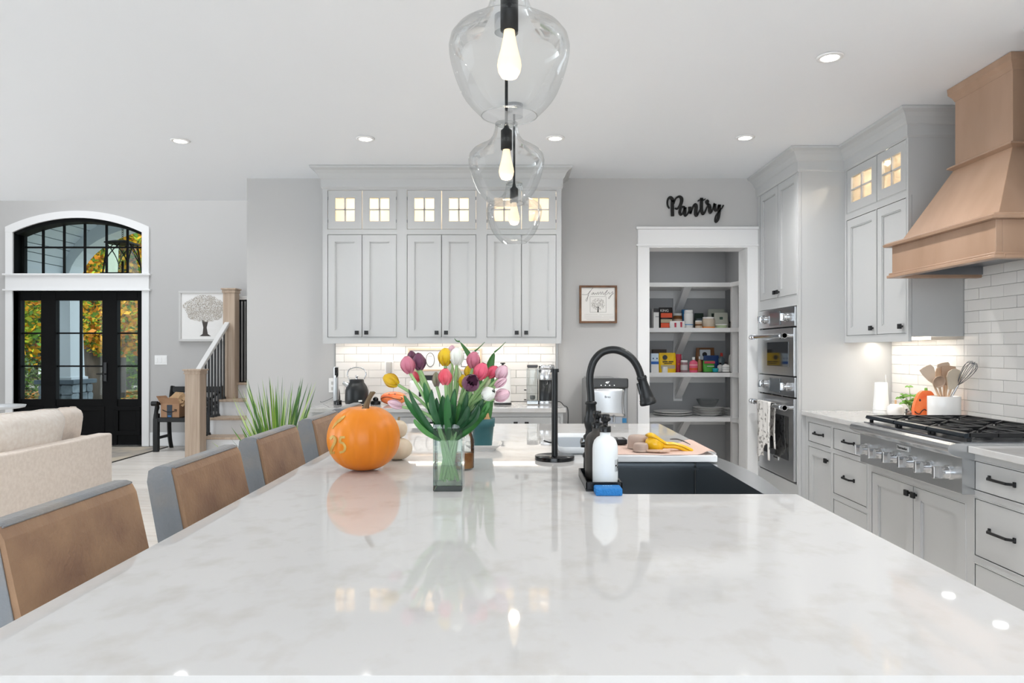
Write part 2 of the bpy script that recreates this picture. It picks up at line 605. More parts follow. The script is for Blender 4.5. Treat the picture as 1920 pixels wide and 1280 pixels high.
# arched transom window
WY = YF + 0.17
win = thing('window_1', 'arched black transom window with divided panes above the front door', 'window', (AC, WY, WZ0), kind='structure')
f = MB()
arw = arch(DX0 + 0.002, DX1 - 0.002, WZS, WZT - 0.002)
ari = arch(DX0 + 0.055, DX1 - 0.03, WZS - 0.03, WZT - 0.05)
for k in range(len(arw) - 1):
    f.prism([ari[k], ari[k + 1], arw[k + 1], arw[k]], 'y', YF + 0.005, WY + 0.03)
f.prism([(DX0 + 0.002, WZ0), (DX0 + 0.055, WZ0), ari[0], (DX0 + 0.002, WZS)], 'y', WY - 0.03, WY + 0.03)
f.prism([(DX1 - 0.03, WZ0), (DX1 - 0.002, WZ0), (DX1 - 0.002, WZS), ari[-1]], 'y', WY - 0.03, WY + 0.03)
f.box(DX0 + 0.002, DX0 + 0.012, YF + 0.005, WY, WZ0, WZS).box(DX0, DX1, WY - 0.03, WY + 0.03, WZ0 - 0.001, WZ0 + 0.02)
f.build('window_frame', mat('window_black', '#050808', 0.6, spec=0.2), win)
sw = FPX / WY
vx = [(px - VPX) / sw for px in (43, 81, 120.4, 159.2, 199.7, 239, 277)]
zm = CAM_H - (463.7 - VPY) / sw
def archz(x):
    for (xa, za), (xb, zb) in zip(arw[:-1], arw[1:]):
        if xa <= x <= xb:
            return lerp(za, zb, (x - xa) / (xb - xa))
    return WZS
for x in vx[1:-1]:
    MB().box(x - 0.011, x + 0.011, WY - 0.012, WY + 0.02, WZ0, archz(x) - 0.03).build('muntin', M_DOOR, win)
MB().box(DX0 + 0.03, DX1 - 0.02, WY - 0.013, WY + 0.021, zm - 0.011, zm + 0.011).build('muntin', M_DOOR, win)
for a, b in zip(vx[:-1], vx[1:]):
    b = min(b, DX1 - 0.02)
    MB().box(a, b, WY + 0.002, WY + 0.008, WZ0, zm).build('pane', M_WINGL, win)
    MB().prism([(a, zm), (b, zm), (b, archz(b) - 0.01), (a, archz(a) - 0.01)], 'y', WY + 0.002, WY + 0.008).build('pane', M_WINGL, win)

# ---------------------------------------------------------------- tiled backsplashes
def tile_field(par, frame, u0, u1, z0, z1, th=0.064, tl=0.2, gap=0.002):
    base = WO[par.name]
    row = 0
    z = z0
    shared = {}
    while z < z1 - 0.008:
        h = min(th, z1 - z)
        u = u0 - (tl / 2 if row % 2 else 0) - 0.03
        while u < u1:
            a, b = max(u, u0), min(u + tl, u1)
            if b - a > 0.012:
                w_ = round(b - a, 3)
                key = (w_, round(h, 3))
                dep = RND.uniform(-0.0006, 0.0012)
                if frame == 'y':
                    loc = Vector((a, YW - 0.011 - dep, z)) - base
                else:
                    loc = Vector((XR - 0.011 - dep, a, z)) - base
                if key in shared:
                    o = shared[key].copy()
                    COL.objects.link(o)
                else:
                    m_ = MB()
                    if frame == 'y':
                        m_.box(0, w_ - gap, 0, 0.009, 0, h - gap)
                    else:
                        m_.box(0, 0.009, 0, w_ - gap, 0, h - gap)
                    m_.xf(Matrix.Translation(base))
                    o = m_.build('tile', M_TILE, par, bev=0.0016, seg=2)
                    shared[key] = o
                o.location = loc
            u += tl
        z += th
        row += 1
struct(MB().box(-1.474, 0.326, YW - 0.003, YW, 0.915, 1.40), 'trim_3', M_GROUT)
tile_field(wall_back, 'y', -1.47, 0.322, 0.918, 1.40)
struct(MB().box(XR - 0.003, XR, 2.55, 4.875, 0.915, 2.0), 'trim_4', M_GROUT)
tile_field(wall_right, 'x', 4.083, 4.873, 0.918, 1.40)
tile_field(wall_right, 'x', 2.883, 4.083, 0.918, 1.93)
struct(MB().box(-1.482, -1.473, YW - 0.013, YW, 0.915, 1.39).box(0.325, 0.334, YW - 0.013, YW, 0.915, 1.39), 'trim_5', mat('edge_trim', '#a9a9a8', 0.4, 0.6))

# ================================================================ staircase
M_RISER = mat('riser_white', '#e4e5e6', 0.5)
st = thing('staircase', 'oak and white staircase with black balusters behind the kitchen wall', 'staircase', (-3.0, 8.7, 0))
TY = [8.7, 8.98, 9.26, 9.54]
TZ = [0.2525, 0.467, 0.68, 0.892]
XS0, XS1 = -3.95, XE
for k in range(4):
    y1 = TY[k + 1] + 0.03 if k < 3 else YF - 0.002
    MB().box(XS0, XS1, TY[k], y1, TZ[k] - 0.03, TZ[k]).build('tread', M_OAK, st, bev=0.006)
    zb = 0 if k == 0 else TZ[k - 1]
    MB().box(XS0 + 0.02, XS1, TY[k] + 0.028, TY[k] + 0.045, zb, TZ[k] - 0.03).build('riser', M_RISER, st)
poly = [(8.73, 0.0)]
for k in range(4):
    poly += [(TY[k] + 0.03, TZ[k] - 0.03), ((TY[k + 1] + 0.03) if k < 3 else YF + 0.0, TZ[k] - 0.03)]
poly += [(YF, 0.0)]
MB().prism(poly, 'x', XS0 + 0.012, XS0 + 0.03).build('stringer', M_RISER, st)
def newel(x0, x1, y0, y1, z0, z1):
    m = MB().box(x0, x1, y0, y1, z0, z1 - 0.05)
    m.box(x0 - 0.012, x1 + 0.012, y0 - 0.012, y1 + 0.012, z1 - 0.06, z1 - 0.045).box(x0 - 0.008, x1 + 0.008, y0 - 0.008, y1 + 0.008, z1 - 0.05, z1 - 0.02).box(x0 - 0.022, x1 + 0.022, y0 - 0.022, y1 + 0.022, z1 - 0.02, z1)
    m.build('newel_post', M_OAK, st, bev=0.003)
newel(-4.02, -3.84, 8.5, 8.68, 0, PZ(692, 8.5))
newel(-3.956, -3.797, 9.45, 9.61, 0.67, PZ(540, 9.45))
m_ = MB()
ra, rb = Vector((-3.925, 8.62, 1.085)), Vector((-3.9, 9.5, 1.75))
q = [(-0.033, -0.045), (0.033, -0.045), (0.033, 0.0), (-0.033, 0.0)]
dv = (rb - ra).normalized()
nz = Vector((0, -dv.z, dv.y))
m_.rings([[p + Vector((a, 0, 0)) + nz * b for a, b in q] for p in (ra, rb)], 0, False)
m_.build('handrail', mat('rail_white', '#dcdbd9', 0.4), st, bev=0.008)
for i in range(9):
    yb = 8.755 + 0.093 * i
    k = max(j for j in range(4) if TY[j] <= yb - 0.005)
    zr = lerp(ra.z, rb.z, (yb - ra.y) / (rb.y - ra.y)) - 0.05
    m_ = MB().box(-3.931, -3.913, yb - 0.009, yb + 0.009, TZ[k], zr)
    m_.box(-3.943, -3.901, yb - 0.021, yb + 0.021, TZ[k], TZ[k] + 0.014).box(-3.939, -3.905, yb - 0.017, yb + 0.017, TZ[k] + 0.014, TZ[k] + 0.03)
    m_.build('baluster', M_BLACK, st)
zr = PZ(562, 9.65)
MB().box(-3.82, -2.3, 9.62, 9.69, zr, zr + 0.05).build('landing_rail', mat('rail_white', '#dcdbd9'), st, bev=0.006)
for i in range(7):
    xb = PX(444.5, 9.65) + i * 0.0435
    MB().box(xb - 0.009, xb + 0.009, 9.646, 9.664, TZ[3], zr).box(xb - 0.02, xb + 0.02, 9.635, 9.675, TZ[3], TZ[3] + 0.014).box(xb - 0.018, xb + 0.018, 9.637, 9.673, zr - 0.02, zr).build('baluster', M_BLACK, st)

# ================================================================ outdoors seen through the front door
M_PORCH = mat('porch_white', '#d7dee2', 0.6)
M_LAWN = mat('lawn_grass', '#5d7a35', 0.9, noise=(1.3, '#8a6b42', 0.45, 0.6), bump=(8, 0.6), detail=8)
struct(MB().box(-30, 2, 13.2, 60, -0.45, -0.16), 'ground', M_LAWN)
struct(MB().box(-9, -4, YF + 0.2, 13.2, -0.2, -0.03), 'floor_porch', mat('porch_stone', '#8f9598', 0.8, noise=(3, '#7a8084')))
# porch: front wall with an arch, side beams and a planked vault
PC, PA, PR, PS = -6.05, 1.78, 1.0, 2.55
pw = MB()
n = 24
arc = [(PC - PA * math.cos(PI * k / n), PS + PR * math.sin(PI * k / n)) for k in range(n + 1)]
for (xa, za), (xb, zb) in zip(arc[:-1], arc[1:]):
    pw.prism([(xa, za), (xb, zb), (xb, 5.2), (xa, 5.2)], 'y', 12.25, 12.62)
pw.box(-9, PC - PA, 12.25, 12.62, PS - 0.25, 5.2).box(PC + PA, -3, 12.25, 12.62, PS - 0.25, 5.2)
pw.box(PC - PA - 0.35, PC - PA - 0.05, YF + 0.2, 12.3, PS - 0.25, PS + 0.12).box(PC + PA + 0.05, PC + PA + 0.35, YF + 0.2, 12.3, PS - 0.25, PS + 0.12)
struct(pw, 'wall_porch', M_PORCH)
VA, VR = PA + 0.1, PR + 0.16
vt = thing('ceiling_porch', 'pale planked barrel vault over the front porch', 'ceiling', (PC, 11, PS + 0.1), kind='structure')
nv = 26
for k in range(nv):
    a0, a1 = PI * (k + 0.04) / nv, PI * (k + 0.96) / nv
    pts = [(PC - VA * math.cos(a0), PS + 0.1 + VR * math.sin(a0)), (PC - VA * math.cos(a1), PS + 0.1 + VR * math.sin(a1)),
           (PC - (VA + 0.05) * math.cos(a1), PS + 0.1 + (VR + 0.05) * math.sin(a1)), (PC - (VA + 0.05) * math.cos(a0), PS + 0.1 + (VR + 0.05) * math.sin(a0))]
    MB().prism(pts, 'y', YF + 0.2, 12.25).build('plank', M_PORCH, vt)
va = [(PC - (VA + 0.05) * math.cos(PI * k / n), PS + 0.1 + (VR + 0.05) * math.sin(PI * k / n)) for k in range(n + 1)]
vb = [(PC - (VA + 0.1) * math.cos(PI * k / n), PS + 0.1 + (VR + 0.1) * math.sin(PI * k / n)) for k in range(n + 1)]
m_ = MB()
for k in range(n):
    m_.prism([va[k], va[k + 1], vb[k + 1], vb[k]], 'y', YF + 0.2, 12.25)
m_.build('vault_backing', mat('porch_gap', '#8b989c', 0.8), vt)

def porch_column(cx, cy, label):
    col = thing('porch_column', label, 'column', (cx, cy, -0.03), 'porch columns')
    MB().rings([[Vector((cx + sx * r, cy + sy * r, z)) for sx, sy in ((-1, -1), (1, -1), (1, 1), (-1, 1))] for r, z in ((0.24, 0.82), (0.24, 0.86), (0.205, 0.87), (0.165, 2.3))], 0, False).build('shaft', M_PORCH, col, bev=0.004)
    MB().box(cx - 0.34, cx + 0.34, cy - 0.34, cy + 0.34, 0.745, 0.82).build('cap_stone', mat('slate', '#5d6b75', 0.7, noise=(6, '#4d5a63')), col, bev=0.008)
    MB().box(cx - 0.27, cx + 0.27, cy - 0.27, cy + 0.27, -0.03, 0.745).build('pedestal_core', mat('mortar', '#3f464b', 0.9), col)
    ms = mat('field_stone', '#8c979d', 0.85, rnd=0.25, noise=(9, '#6f7a80'))
    for side in range(4):
        z = -0.02
        while z < 0.72:
            h = min(RND.uniform(0.11, 0.2), 0.742 - z)
            u = -0.29
            while u < 0.285:
                w_ = min(RND.uniform(0.12, 0.24), 0.29 - u)
                if 0.29 - u - w_ < 0.06:
                    w_ = 0.29 - u
                k_ = 5
                po = []
                for (a, b) in ((0.02, 0), (w_ - 0.025, 0.0), (w_ - 0.01, 0.03), (w_ - 0.012, h - 0.03), (w_ - 0.03, h - 0.01), (0.02, h - 0.012), (0.0, h - 0.04), (0.0, 0.02)):
                    po.append((u + a + RND.uniform(-0.004, 0.004), z + b + RND.uniform(-0.004, 0.004)))
                m_ = MB().prism(po, 'y', -0.265, -0.285 - RND.uniform(0, 0.02))
                m_.xf(Matrix.Translation((cx, cy, 0)) @ Matrix.Rotation(side * PI / 2, 4, 'Z'))
                m_.build('stone', ms, col, bev=0.008, seg=1)
                u += w_
            z += h
porch_column(-7.93, 12.35, 'white tapered porch column on a stone pedestal, seen through the front door')

# lantern hanging on the porch
LY = 11.2
lx = PX(230, LY)
lz0, lz1 = PZ(513, LY), PZ(458, LY)
la = thing('porch_lantern', 'dark bronze porch lantern with crossed arches hanging behind the arched window', 'lantern', (lx, LY, lz0))
M_BRZ = mat('bronze', '#1d1b19', 0.5, 0.3)
wt, wbm = 0.155, 0.215
m_ = MB()
m_.rings([[Vector((lx + sx * r, LY + sy * r, z)) for sx, sy in ((-1, -1), (1, -1), (1, 1), (-1, 1))] for r, z in ((wt + 0.035, lz1), (wt + 0.035, lz1 + 0.02), (wt * 0.5, lz1 + 0.06))], 0, False)
m_.build('roof', M_BRZ, la)
m_ = MB()
for sx, sy in ((-1, -1), (1, -1), (1, 1), (-1, 1)):
    m_.cyl((lx + sx * wt, LY + sy * wt, lz1), (lx + sx * wbm * 0.93, LY + sy * wbm * 0.93, lz0), 0.012, n=6)
for s_ in (-1, 1):
    for axis in (0, 1):
        for c in (-1, 1):
            pts = []
            for k in range(9):
                t_ = k / 8
                u = c * lerp(wbm * 0.93, -wt * 0.3, t_ ** 1.7)
                r = lerp(wbm * 0.93, wt, t_)
                z = lerp(lz0, lz1, t_ ** 0.8)
                pts.append((lx + (u if axis == 0 else s_ * r), LY + (s_ * r if axis == 0 else u), z))
            m_.tube(pts, 0.009, 6)
m_.box(lx - wbm, lx + wbm, LY - wbm, LY + wbm, lz0 - 0.02, lz0)
m_.build('cage', M_BRZ, la)
MB().rings([[Vector((lx + sx * r * 0.95, LY + sy * r * 0.95, z)) for sx, sy in ((-1, -1), (1, -1), (1, 1), (-1, 1))] for r, z in ((wbm * 0.9, lz0), (wt, lz1))], 0, False, False, False).build('glass', glass('seedy_glass', '#dfe4d6', 1.0), la)
MB().cyl((lx, LY, lz0), (lx, LY, lz0 + 0.2), 0.018).build('candle', M_BRZ, la)
m_ = MB()
z = lz1 + 0.055
ztop = PS + 0.1 + VR * math.sqrt(max(0, 1 - ((lx - PC) / VA) ** 2))
while z < ztop:
    for a in range(8):
        pass
    m_.tube([(lx + 0.012 * math.cos(a * PI / 4), LY, z + 0.02 + 0.02 * math.sin(a * PI / 4)) for a in range(9)], 0.004, 5)
    z += 0.034
m_.build('chain', M_BRZ, la)

# trees and shrubs of the garden
M_BARK = mat('bark', '#5d554e', 0.95, noise=(6, '#3f3a35'), bump=(14, 0.8), stretch=(1, 1, 0.25))
LEAF = {c: mat('leaf_' + c, h, 0.6, sss=0.0) for c, h in (('gold', '#e0a81a'), ('amber', '#c97f14'), ('lime', '#a9b82c'), ('green', '#5f8a2a'), ('dark', '#2f4a2c'), ('rust', '#9a5a2a'), ('sage', '#6c7f5a'))}
def leaf_cloud(m, c, r, n, size, nm, rnd, flat=1.0):
    for _ in range(n):
        d = Vector((rnd.gauss(0, 1), rnd.gauss(0, 1), rnd.gauss(0, 1))).normalized() * (rnd.random() ** 0.4)
        p = Vector((c[0] + d.x * r[0], c[1] + d.y * r[1], c[2] + d.z * r[2]))
        a = Vector((rnd.gauss(0, 1), rnd.gauss(0, 1), rnd.gauss(0, 0.6))).normalized()
        b = a.orthogonal().normalized()
        b = (Matrix.Rotation(rnd.uniform(0, PI), 3, a) @ b)
        s_ = size * 0.6 * rnd.uniform(0.6, 1.3)
        m.add([p - a * s_, p + b * s_ * 0.55, p + a * s_, p - b * s_ * 0.55], [(0, 1, 2, 3)], rnd.randrange(nm))
def tree(x, y, h, tr, crown, cols, n, size, label, clouds, name='maple_tree'):
    rnd = random.Random(int(abs(x) * 100 + y * 10))
    t_ = thing(name, label, 'tree', (x, y, -0.2), 'trees beyond the front door')
    m = MB()
    m.tube(spline([(x - 0.1, y, -0.3), (x, y, 0.4), (x + 0.05, y, h * 0.4), (x - 0.1, y, h * 0.75), (x + 0.1, y, h)], 5), [tr * 1.5] * 2 + [tr * (1.2 - 0.9 * k / 18) for k in range(19)], 9)
    m.build('trunk', M_BARK, t_)
    m = MB()
    for c in clouds:
        q = Vector(c[0])
        s_ = Vector((x, y, min(h * 0.7, q.z * 0.8)))
        m.tube(spline([s_, (s_ + q) / 2 + Vector((0, 0, 0.2)), q], 4), [tr * (0.35 - 0.03 * k) for k in range(9)], 5)
    m.build('branch', M_BARK, t_)
    m = MB()
    for c in clouds:
        leaf_cloud(m, c[0], c[1], int(n * 2.2), size, len(cols), rnd)
    o = m.build('crown', [LEAF[c] for c in cols], t_)
    return t_
tree(-10.6, 17.5, 8, 0.22, None, ('gold', 'amber', 'lime', 'gold', 'green'), 800, 0.13, 'golden maple with low branches, filling the panes of the front door',
     [((-11.0, 16.5, 3.2), (1.6, 1.2, 1.1)), ((-9.6, 16.6, 2.6), (1.2, 1.0, 1.1)), ((-10.2, 16.8, 4.6), (1.6, 1.2, 1.0)), ((-9.9, 17.3, 1.7), (0.9, 0.8, 0.55)), ((-8.6, 16.9, 4.4), (1.3, 1.0, 1.1))])
tree(-12.6, 22.0, 10, 0.3, None, ('gold', 'amber', 'lime', 'rust'), 650, 0.15, 'amber leaved tree with a thick trunk behind the golden maple',
     [((-12.0, 21.5, 3.4), (1.6, 1.4, 1.3)), ((-13.4, 21.2, 4.8), (1.8, 1.4, 1.5)), ((-12.2, 21.6, 6.2), (1.6, 1.3, 1.2))])
tree(-14.2, 19.5, 9, 0.24, None, ('lime', 'green', 'gold'), 900, 0.14, 'yellow green tree beyond the side light at the sofa end of the door',
     [((-13.7, 19.2, 2.9), (1.1, 1.2, 1.0)), ((-14.2, 19.3, 4.2), (1.4, 1.2, 1.1)), ((-13.2, 19.0, 5.4), (1.2, 1.0, 0.9))])
tree(-16.5, 30.0, 13, 0.3, None, ('dark', 'green'), 700, 0.2, 'dark evergreen far behind the maples', [((-16.5, 30, 3.0), (2.2, 1.6, 1.6)), ((-16.5, 30, 5.5), (1.8, 1.4, 1.6)), ((-16.5, 30, 8.0), (1.3, 1.1, 1.6))], 'evergreen_tree')
tree(-19.5, 31.0, 13, 0.3, None, ('dark', 'sage', 'green'), 700, 0.2, 'grey green tree standing apart at the end of the lawn', [((-19.5, 31, 3.0), (2.2, 1.6, 1.6)), ((-19.7, 31, 5.5), (2.4, 1.4, 1.8)), ((-19.5, 31, 8.0), (1.8, 1.1, 1.6))], 'evergreen_tree')
tree(-23.5, 33.0, 13, 0.3, None, ('sage', 'green', 'rust'), 700, 0.22, 'muted autumn tree at the far corner of the garden', [((-23.5, 33, 3.2), (2.6, 1.6, 1.8)), ((-23.2, 33, 6.0), (2.4, 1.4, 1.8)), ((-23.5, 33, 8.6), (1.8, 1.1, 1.6))])
for k, (x, y, cols, lab) in enumerate(((-14.8, 26.5, ('sage', 'green', 'lime'), 'pale green woodland tree behind the maples'), (-18.6, 25.0, ('lime', 'green', 'gold'), 'lime leaved tree at the edge of the lawn'),
        (-22.0, 28.0, ('sage', 'dark', 'green'), 'sage coloured tree left of the evergreens'), (-20.6, 37.5, ('dark', 'sage'), 'tall dark tree at the back of the wood'), (-25.5, 37.0, ('sage', 'dark', 'rust'), 'tall brownish tree at the back of the wood'),
        (-17.0, 37.0, ('dark', 'green', 'sage'), 'tall green tree at the back of the wood'), (-13.5, 35.0, ('gold', 'sage', 'lime'), 'pale gold tree at the back of the wood'), (-29.5, 36.0, ('sage', 'green'), 'grey green tree at the far end of the wood'))):
    tree(x, y, 12, 0.22, None, cols, 520, 0.26, lab, [((x, y, 1.6), (1.9, 1.0, 1.4)), ((x + 0.2, y, 4.0), (2.2, 1.2, 1.6)), ((x - 0.2, y, 6.8), (2.0, 1.2, 1.7))], 'woodland_tree')
for x, y, r, cols, label in ((-15.6, 22, 0.85, ('sage', 'dark', 'green'), 'round grey green shrub on the leafy lawn'), (-12.9, 24.5, 0.8, ('dark', 'green'), 'dark low shrub beside the drive'), (-11.2, 25.5, 0.7, ('green', 'sage', 'dark'), 'loose green shrub near the thick trunk')):
    b = thing('garden_shrub', label, 'shrub', (x, y, -0.16), 'shrubs in the garden')
    m = MB()
    leaf_cloud(m, (x, y, r * 0.55), (r * 1.3, r, r * 0.75), 1100, 0.1, len(cols), RND)
    m.build('foliage', [LEAF[c] for c in cols], b)
    m = MB()
    for a in range(5):
        m.cyl((x, y, -0.2), (x + 0.5 * r * math.cos(a * 1.25), y + 0.5 * r * math.sin(a * 1.25), r * 0.9), 0.025, 0.01, 6)
    m.build('stem', M_BARK, b)
m = MB()
for _ in range(2600):
    d = RND.uniform(13.3, 26)
    p = Vector((RND.uniform(-0.78, -0.5) * d, d, -0.155))
    a = RND.uniform(0, PI)
    s_ = RND.uniform(0.05, 0.1)
    ax = Vector((math.cos(a), math.sin(a), RND.uniform(-0.2, 0.4))) * s_
    bx_ = Vector((-math.sin(a), math.cos(a), RND.uniform(0, 0.3))) * s_ * 0.6
    m.add([p - ax, p + bx_, p + ax, p - bx_ + Vector((0, 0, 0.02))], [(0, 1, 2, 3)], RND.randrange(3))
m.build('fallen_leaves', [LEAF['rust'], LEAF['amber'], mat('leaf_tan', '#b99a72', 0.8)], label='fallen rust and tan leaves scattered over the lawn', cat='leaves', kind='stuff')
struct(MB().box(-40, 0, 27.5, 29, -0.158, -0.14), 'drive', mat('drive_gravel', '#cfc9bf', 0.9))

# ================================================================ cabinetry
class Face:
    """front of a cabinet run: u runs along it, d sticks out of it; 'y' looks to -y, 'x' looks to -x"""
    def __init__(s, kind, at):
        s.k, s.at = kind, at
    def box(s, m, u0, u1, d0, d1, z0, z1, mi=0):
        if s.k == 'y':
            m.box(u0, u1, s.at - d0, s.at - d1, z0, z1, mi)
        else:
            m.box(s.at - d0, s.at - d1, u0, u1, z0, z1, mi)
        return m
    def p(s, u, d, z):
        return Vector((u, s.at - d, z)) if s.k == 'y' else Vector((s.at - d, u, z))

def face_frame(fc, par, u0, u1, z0, z1, opens, name='face_frame'):
    us = sorted({u0, u1} | {o[0] for o in opens} | {o[1] for o in opens})
    zs = sorted({z0, z1} | {o[2] for o in opens} | {o[3] for o in opens})
    m = MB()
    for b0, b1 in zip(zs[:-1], zs[1:]):
        run = None
        for a0, a1 in zip(us[:-1], us[1:]):
            cu, cz = (a0 + a1) / 2, (b0 + b1) / 2
            solid = not any(o[0] < cu < o[1] and o[2] < cz < o[3] for o in opens)
            if solid:
                run = (run[0], a1) if run else (a0, a1)
            if (not solid or a1 == us[-1]) and run:
                fc.box(m, run[0], run[1], -0.02, 0, b0, b1)
                run = None
    for o in opens:                              # thin bead round every opening
        e = 0.005
        fc.box(m, o[0], o[1], -0.004, 0.0025, o[3], o[3] + e)
        fc.box(m, o[0], o[1], -0.004, 0.0025, o[2] - e, o[2])
        fc.box(m, o[0] - e, o[0], -0.004, 0.0025, o[2] - e, o[3] + e)
        fc.box(m, o[1], o[1] + e, -0.004, 0.0025, o[2] - e, o[3] + e)
    return m.build(name, M_CAB, par)

def knob(fc, par, u, z):
    m = MB()
    fc.box(m, u - 0.006, u + 0.006, 0, 0.016, z - 0.006, z + 0.006)
    fc.box(m, u - 0.015, u + 0.015, 0.014, 0.027, z - 0.015, z + 0.015)
    m.build('knob', M_BLACK, par, bev=0.002)

def pull(fc, par, u, z, ln=0.13):
    m = MB()
    for s_ in (-1, 1):
        fc.box(m, u + s_ * ln / 2 - 0.006, u + s_ * ln / 2 + 0.006, 0, 0.008, z - 0.011, z + 0.011)
    q = [(-ln / 2 - 0.006, 0.004), (-ln / 2 + 0.018, 0.03), (ln / 2 - 0.018, 0.03), (ln / 2 + 0.006, 0.004), (ln / 2 - 0.006, 0.002), (ln / 2 - 0.022, 0.021), (-ln / 2 + 0.022, 0.021), (-ln / 2 + 0.006, 0.002)]
    n = len(q)
    vs = [fc.p(u + a, d, z - 0.0055) for a, d in q] + [fc.p(u + a, d, z + 0.0055) for a, d in q]
    m.add(vs, [(i, (i + 1) % n, n + (i + 1) % n, n + i) for i in range(n)] + [tuple(range(n))[::-1], tuple(range(n, 2 * n))])
    m.build('pull_handle', M_BLACK, par, bev=0.0015)

def shaker(fc, par, u0, u1, z0, z1, kn=None, sw=0.052):
    g = 0.0034
    u0 += g; u1 -= g; z0 += g; z1 -= g
    m = MB()
    fc.box(m, u0, u0 + sw, -0.018, 0, z0, z1)
    fc.box(m, u1 - sw, u1, -0.018, 0, z0, z1)
    fc.box(m, u0 + sw, u1 - sw, -0.018, 0, z0, z0 + sw)
    fc.box(m, u0 + sw, u1 - sw, -0.018, 0, z1 - sw, z1)
    fc.box(m, u0 + sw, u1 - sw, -0.018, -0.0125, z0 + sw, z1 - sw)
    e = 0.006
    fc.box(m, u0 + sw, u0 + sw + e, -0.012, -0.004, z0 + sw, z1 - sw)
    fc.box(m, u1 - sw - e, u1 - sw, -0.012, -0.004, z0 + sw, z1 - sw)
    fc.box(m, u0 + sw, u1 - sw, -0.012, -0.004, z0 + sw, z0 + sw + e)
    fc.box(m, u0 + sw, u1 - sw, -0.012, -0.004, z1 - sw - e, z1 - sw)
    d = m.build('door', M_CAB, par)
    if kn:
        knob(fc, d, kn[0], kn[1])
    return d

def drawer(fc, par, u0, u1, z0, z1, ph=True, ln=0.13):
    g = 0.0034
    m = MB()
    fc.box(m, u0 + g, u1 - g, -0.018, 0, z0 + g, z1 - g)
    d = m.build('drawer', M_CAB, par, bev=0.0015)
    if ph:
        pull(fc, d, (u0 + u1) / 2, (z0 + z1) / 2, ln)
    return d

def glass_door(fc, par, u0, u1, z0, z1, sw=0.055, hinge=None):
    g = 0.0025
    u0 += g; u1 -= g; z0 += g; z1 -= g
    m = MB()
    fc.box(m, u0, u0 + sw, -0.018, 0, z0, z1)
    fc.box(m, u1 - sw, u1, -0.018, 0, z0, z1)
    fc.box(m, u0 + sw, u1 - sw, -0.018, 0, z0, z0 + sw + 0.006)
    fc.box(m, u0 + sw, u1 - sw, -0.018, 0, z1 - sw, z1)
    d = m.build('glass_door', M_CAB, par)
    a0, a1, b0, b1 = u0 + sw, u1 - sw, z0 + sw + 0.006, z1 - sw
    um, zm_ = (a0 + a1) / 2, (b0 + b1) / 2
    m = MB()
    fc.box(m, um - 0.006, um + 0.006, -0.014, -0.002, b0, b1)
    fc.box(m, a0, a1, -0.014, -0.002, zm_ - 0.005, zm_ + 0.005)
    m.build('muntin', M_CAB, d)
    for x0, x1 in ((a0, um), (um, a1)):
        for y0, y1 in ((b0, zm_), (zm_, b1)):
            m = MB()
            fc.box(m, x0, x1, -0.012, -0.009, y0, y1)
            m.build('pane', glass('cabinet_pane', '#fdfbf6', 0.8), d)
    if hinge is not None:
        for z in (z0 + 0.06, z1 - 0.06):
            MB().cyl(fc.p(hinge, 0.002, z - 0.012), fc.p(hinge, 0.002, z + 0.012), 0.003, n=8).build('hinge', M_STEELD, d)
    return d

def hollow(fc, par, u0, u1, z0, z1, dep, name='display_box'):
    """open lit compartment behind the glass doors"""
    for a, b in ((u0, u0 + 0.004), (u1 - 0.004, u1)):
        m = MB()
        fc.box(m, a, b, -dep, -0.02, z0, z1)
        m.build('side_panel', M_CAB, par)
    u0 += 0.004
    u1 -= 0.004
    m = MB()
    t_ = 0.015
    fc.box(m, u0, u1, -dep, -dep + t_, z0, z1)
    fc.box(m, u0, u0 + t_, -dep + t_, -0.02, z0, z1)
    fc.box(m, u1 - t_, u1, -dep + t_, -0.02, z0, z1)
    fc.box(m, u0 + t_, u1 - t_, -dep + t_, -0.02, z0, z0 + t_)
    fc.box(m, u0 + t_, u1 - t_, -dep + t_, -0.02, z1 - t_, z1)
    m.build(name, M_CABIN, par)

M_PUCK = mat('puck_lamp', '#fff4e0', 0.4, emit=('#ffe8c8', 8))
def puck(fc, par, u, z, energy, dep=-0.17):
    p = fc.p(u, dep, z)
    MB().cyl(p, p - Vector((0, 0, 0.012)), 0.028, n=18).build('puck_lamp', M_PUCK, par)
    lamp('puck_light', 'POINT', p - Vector((0, 0, 0.02)), energy, (1.0, 0.91, 0.79), size=0.008)

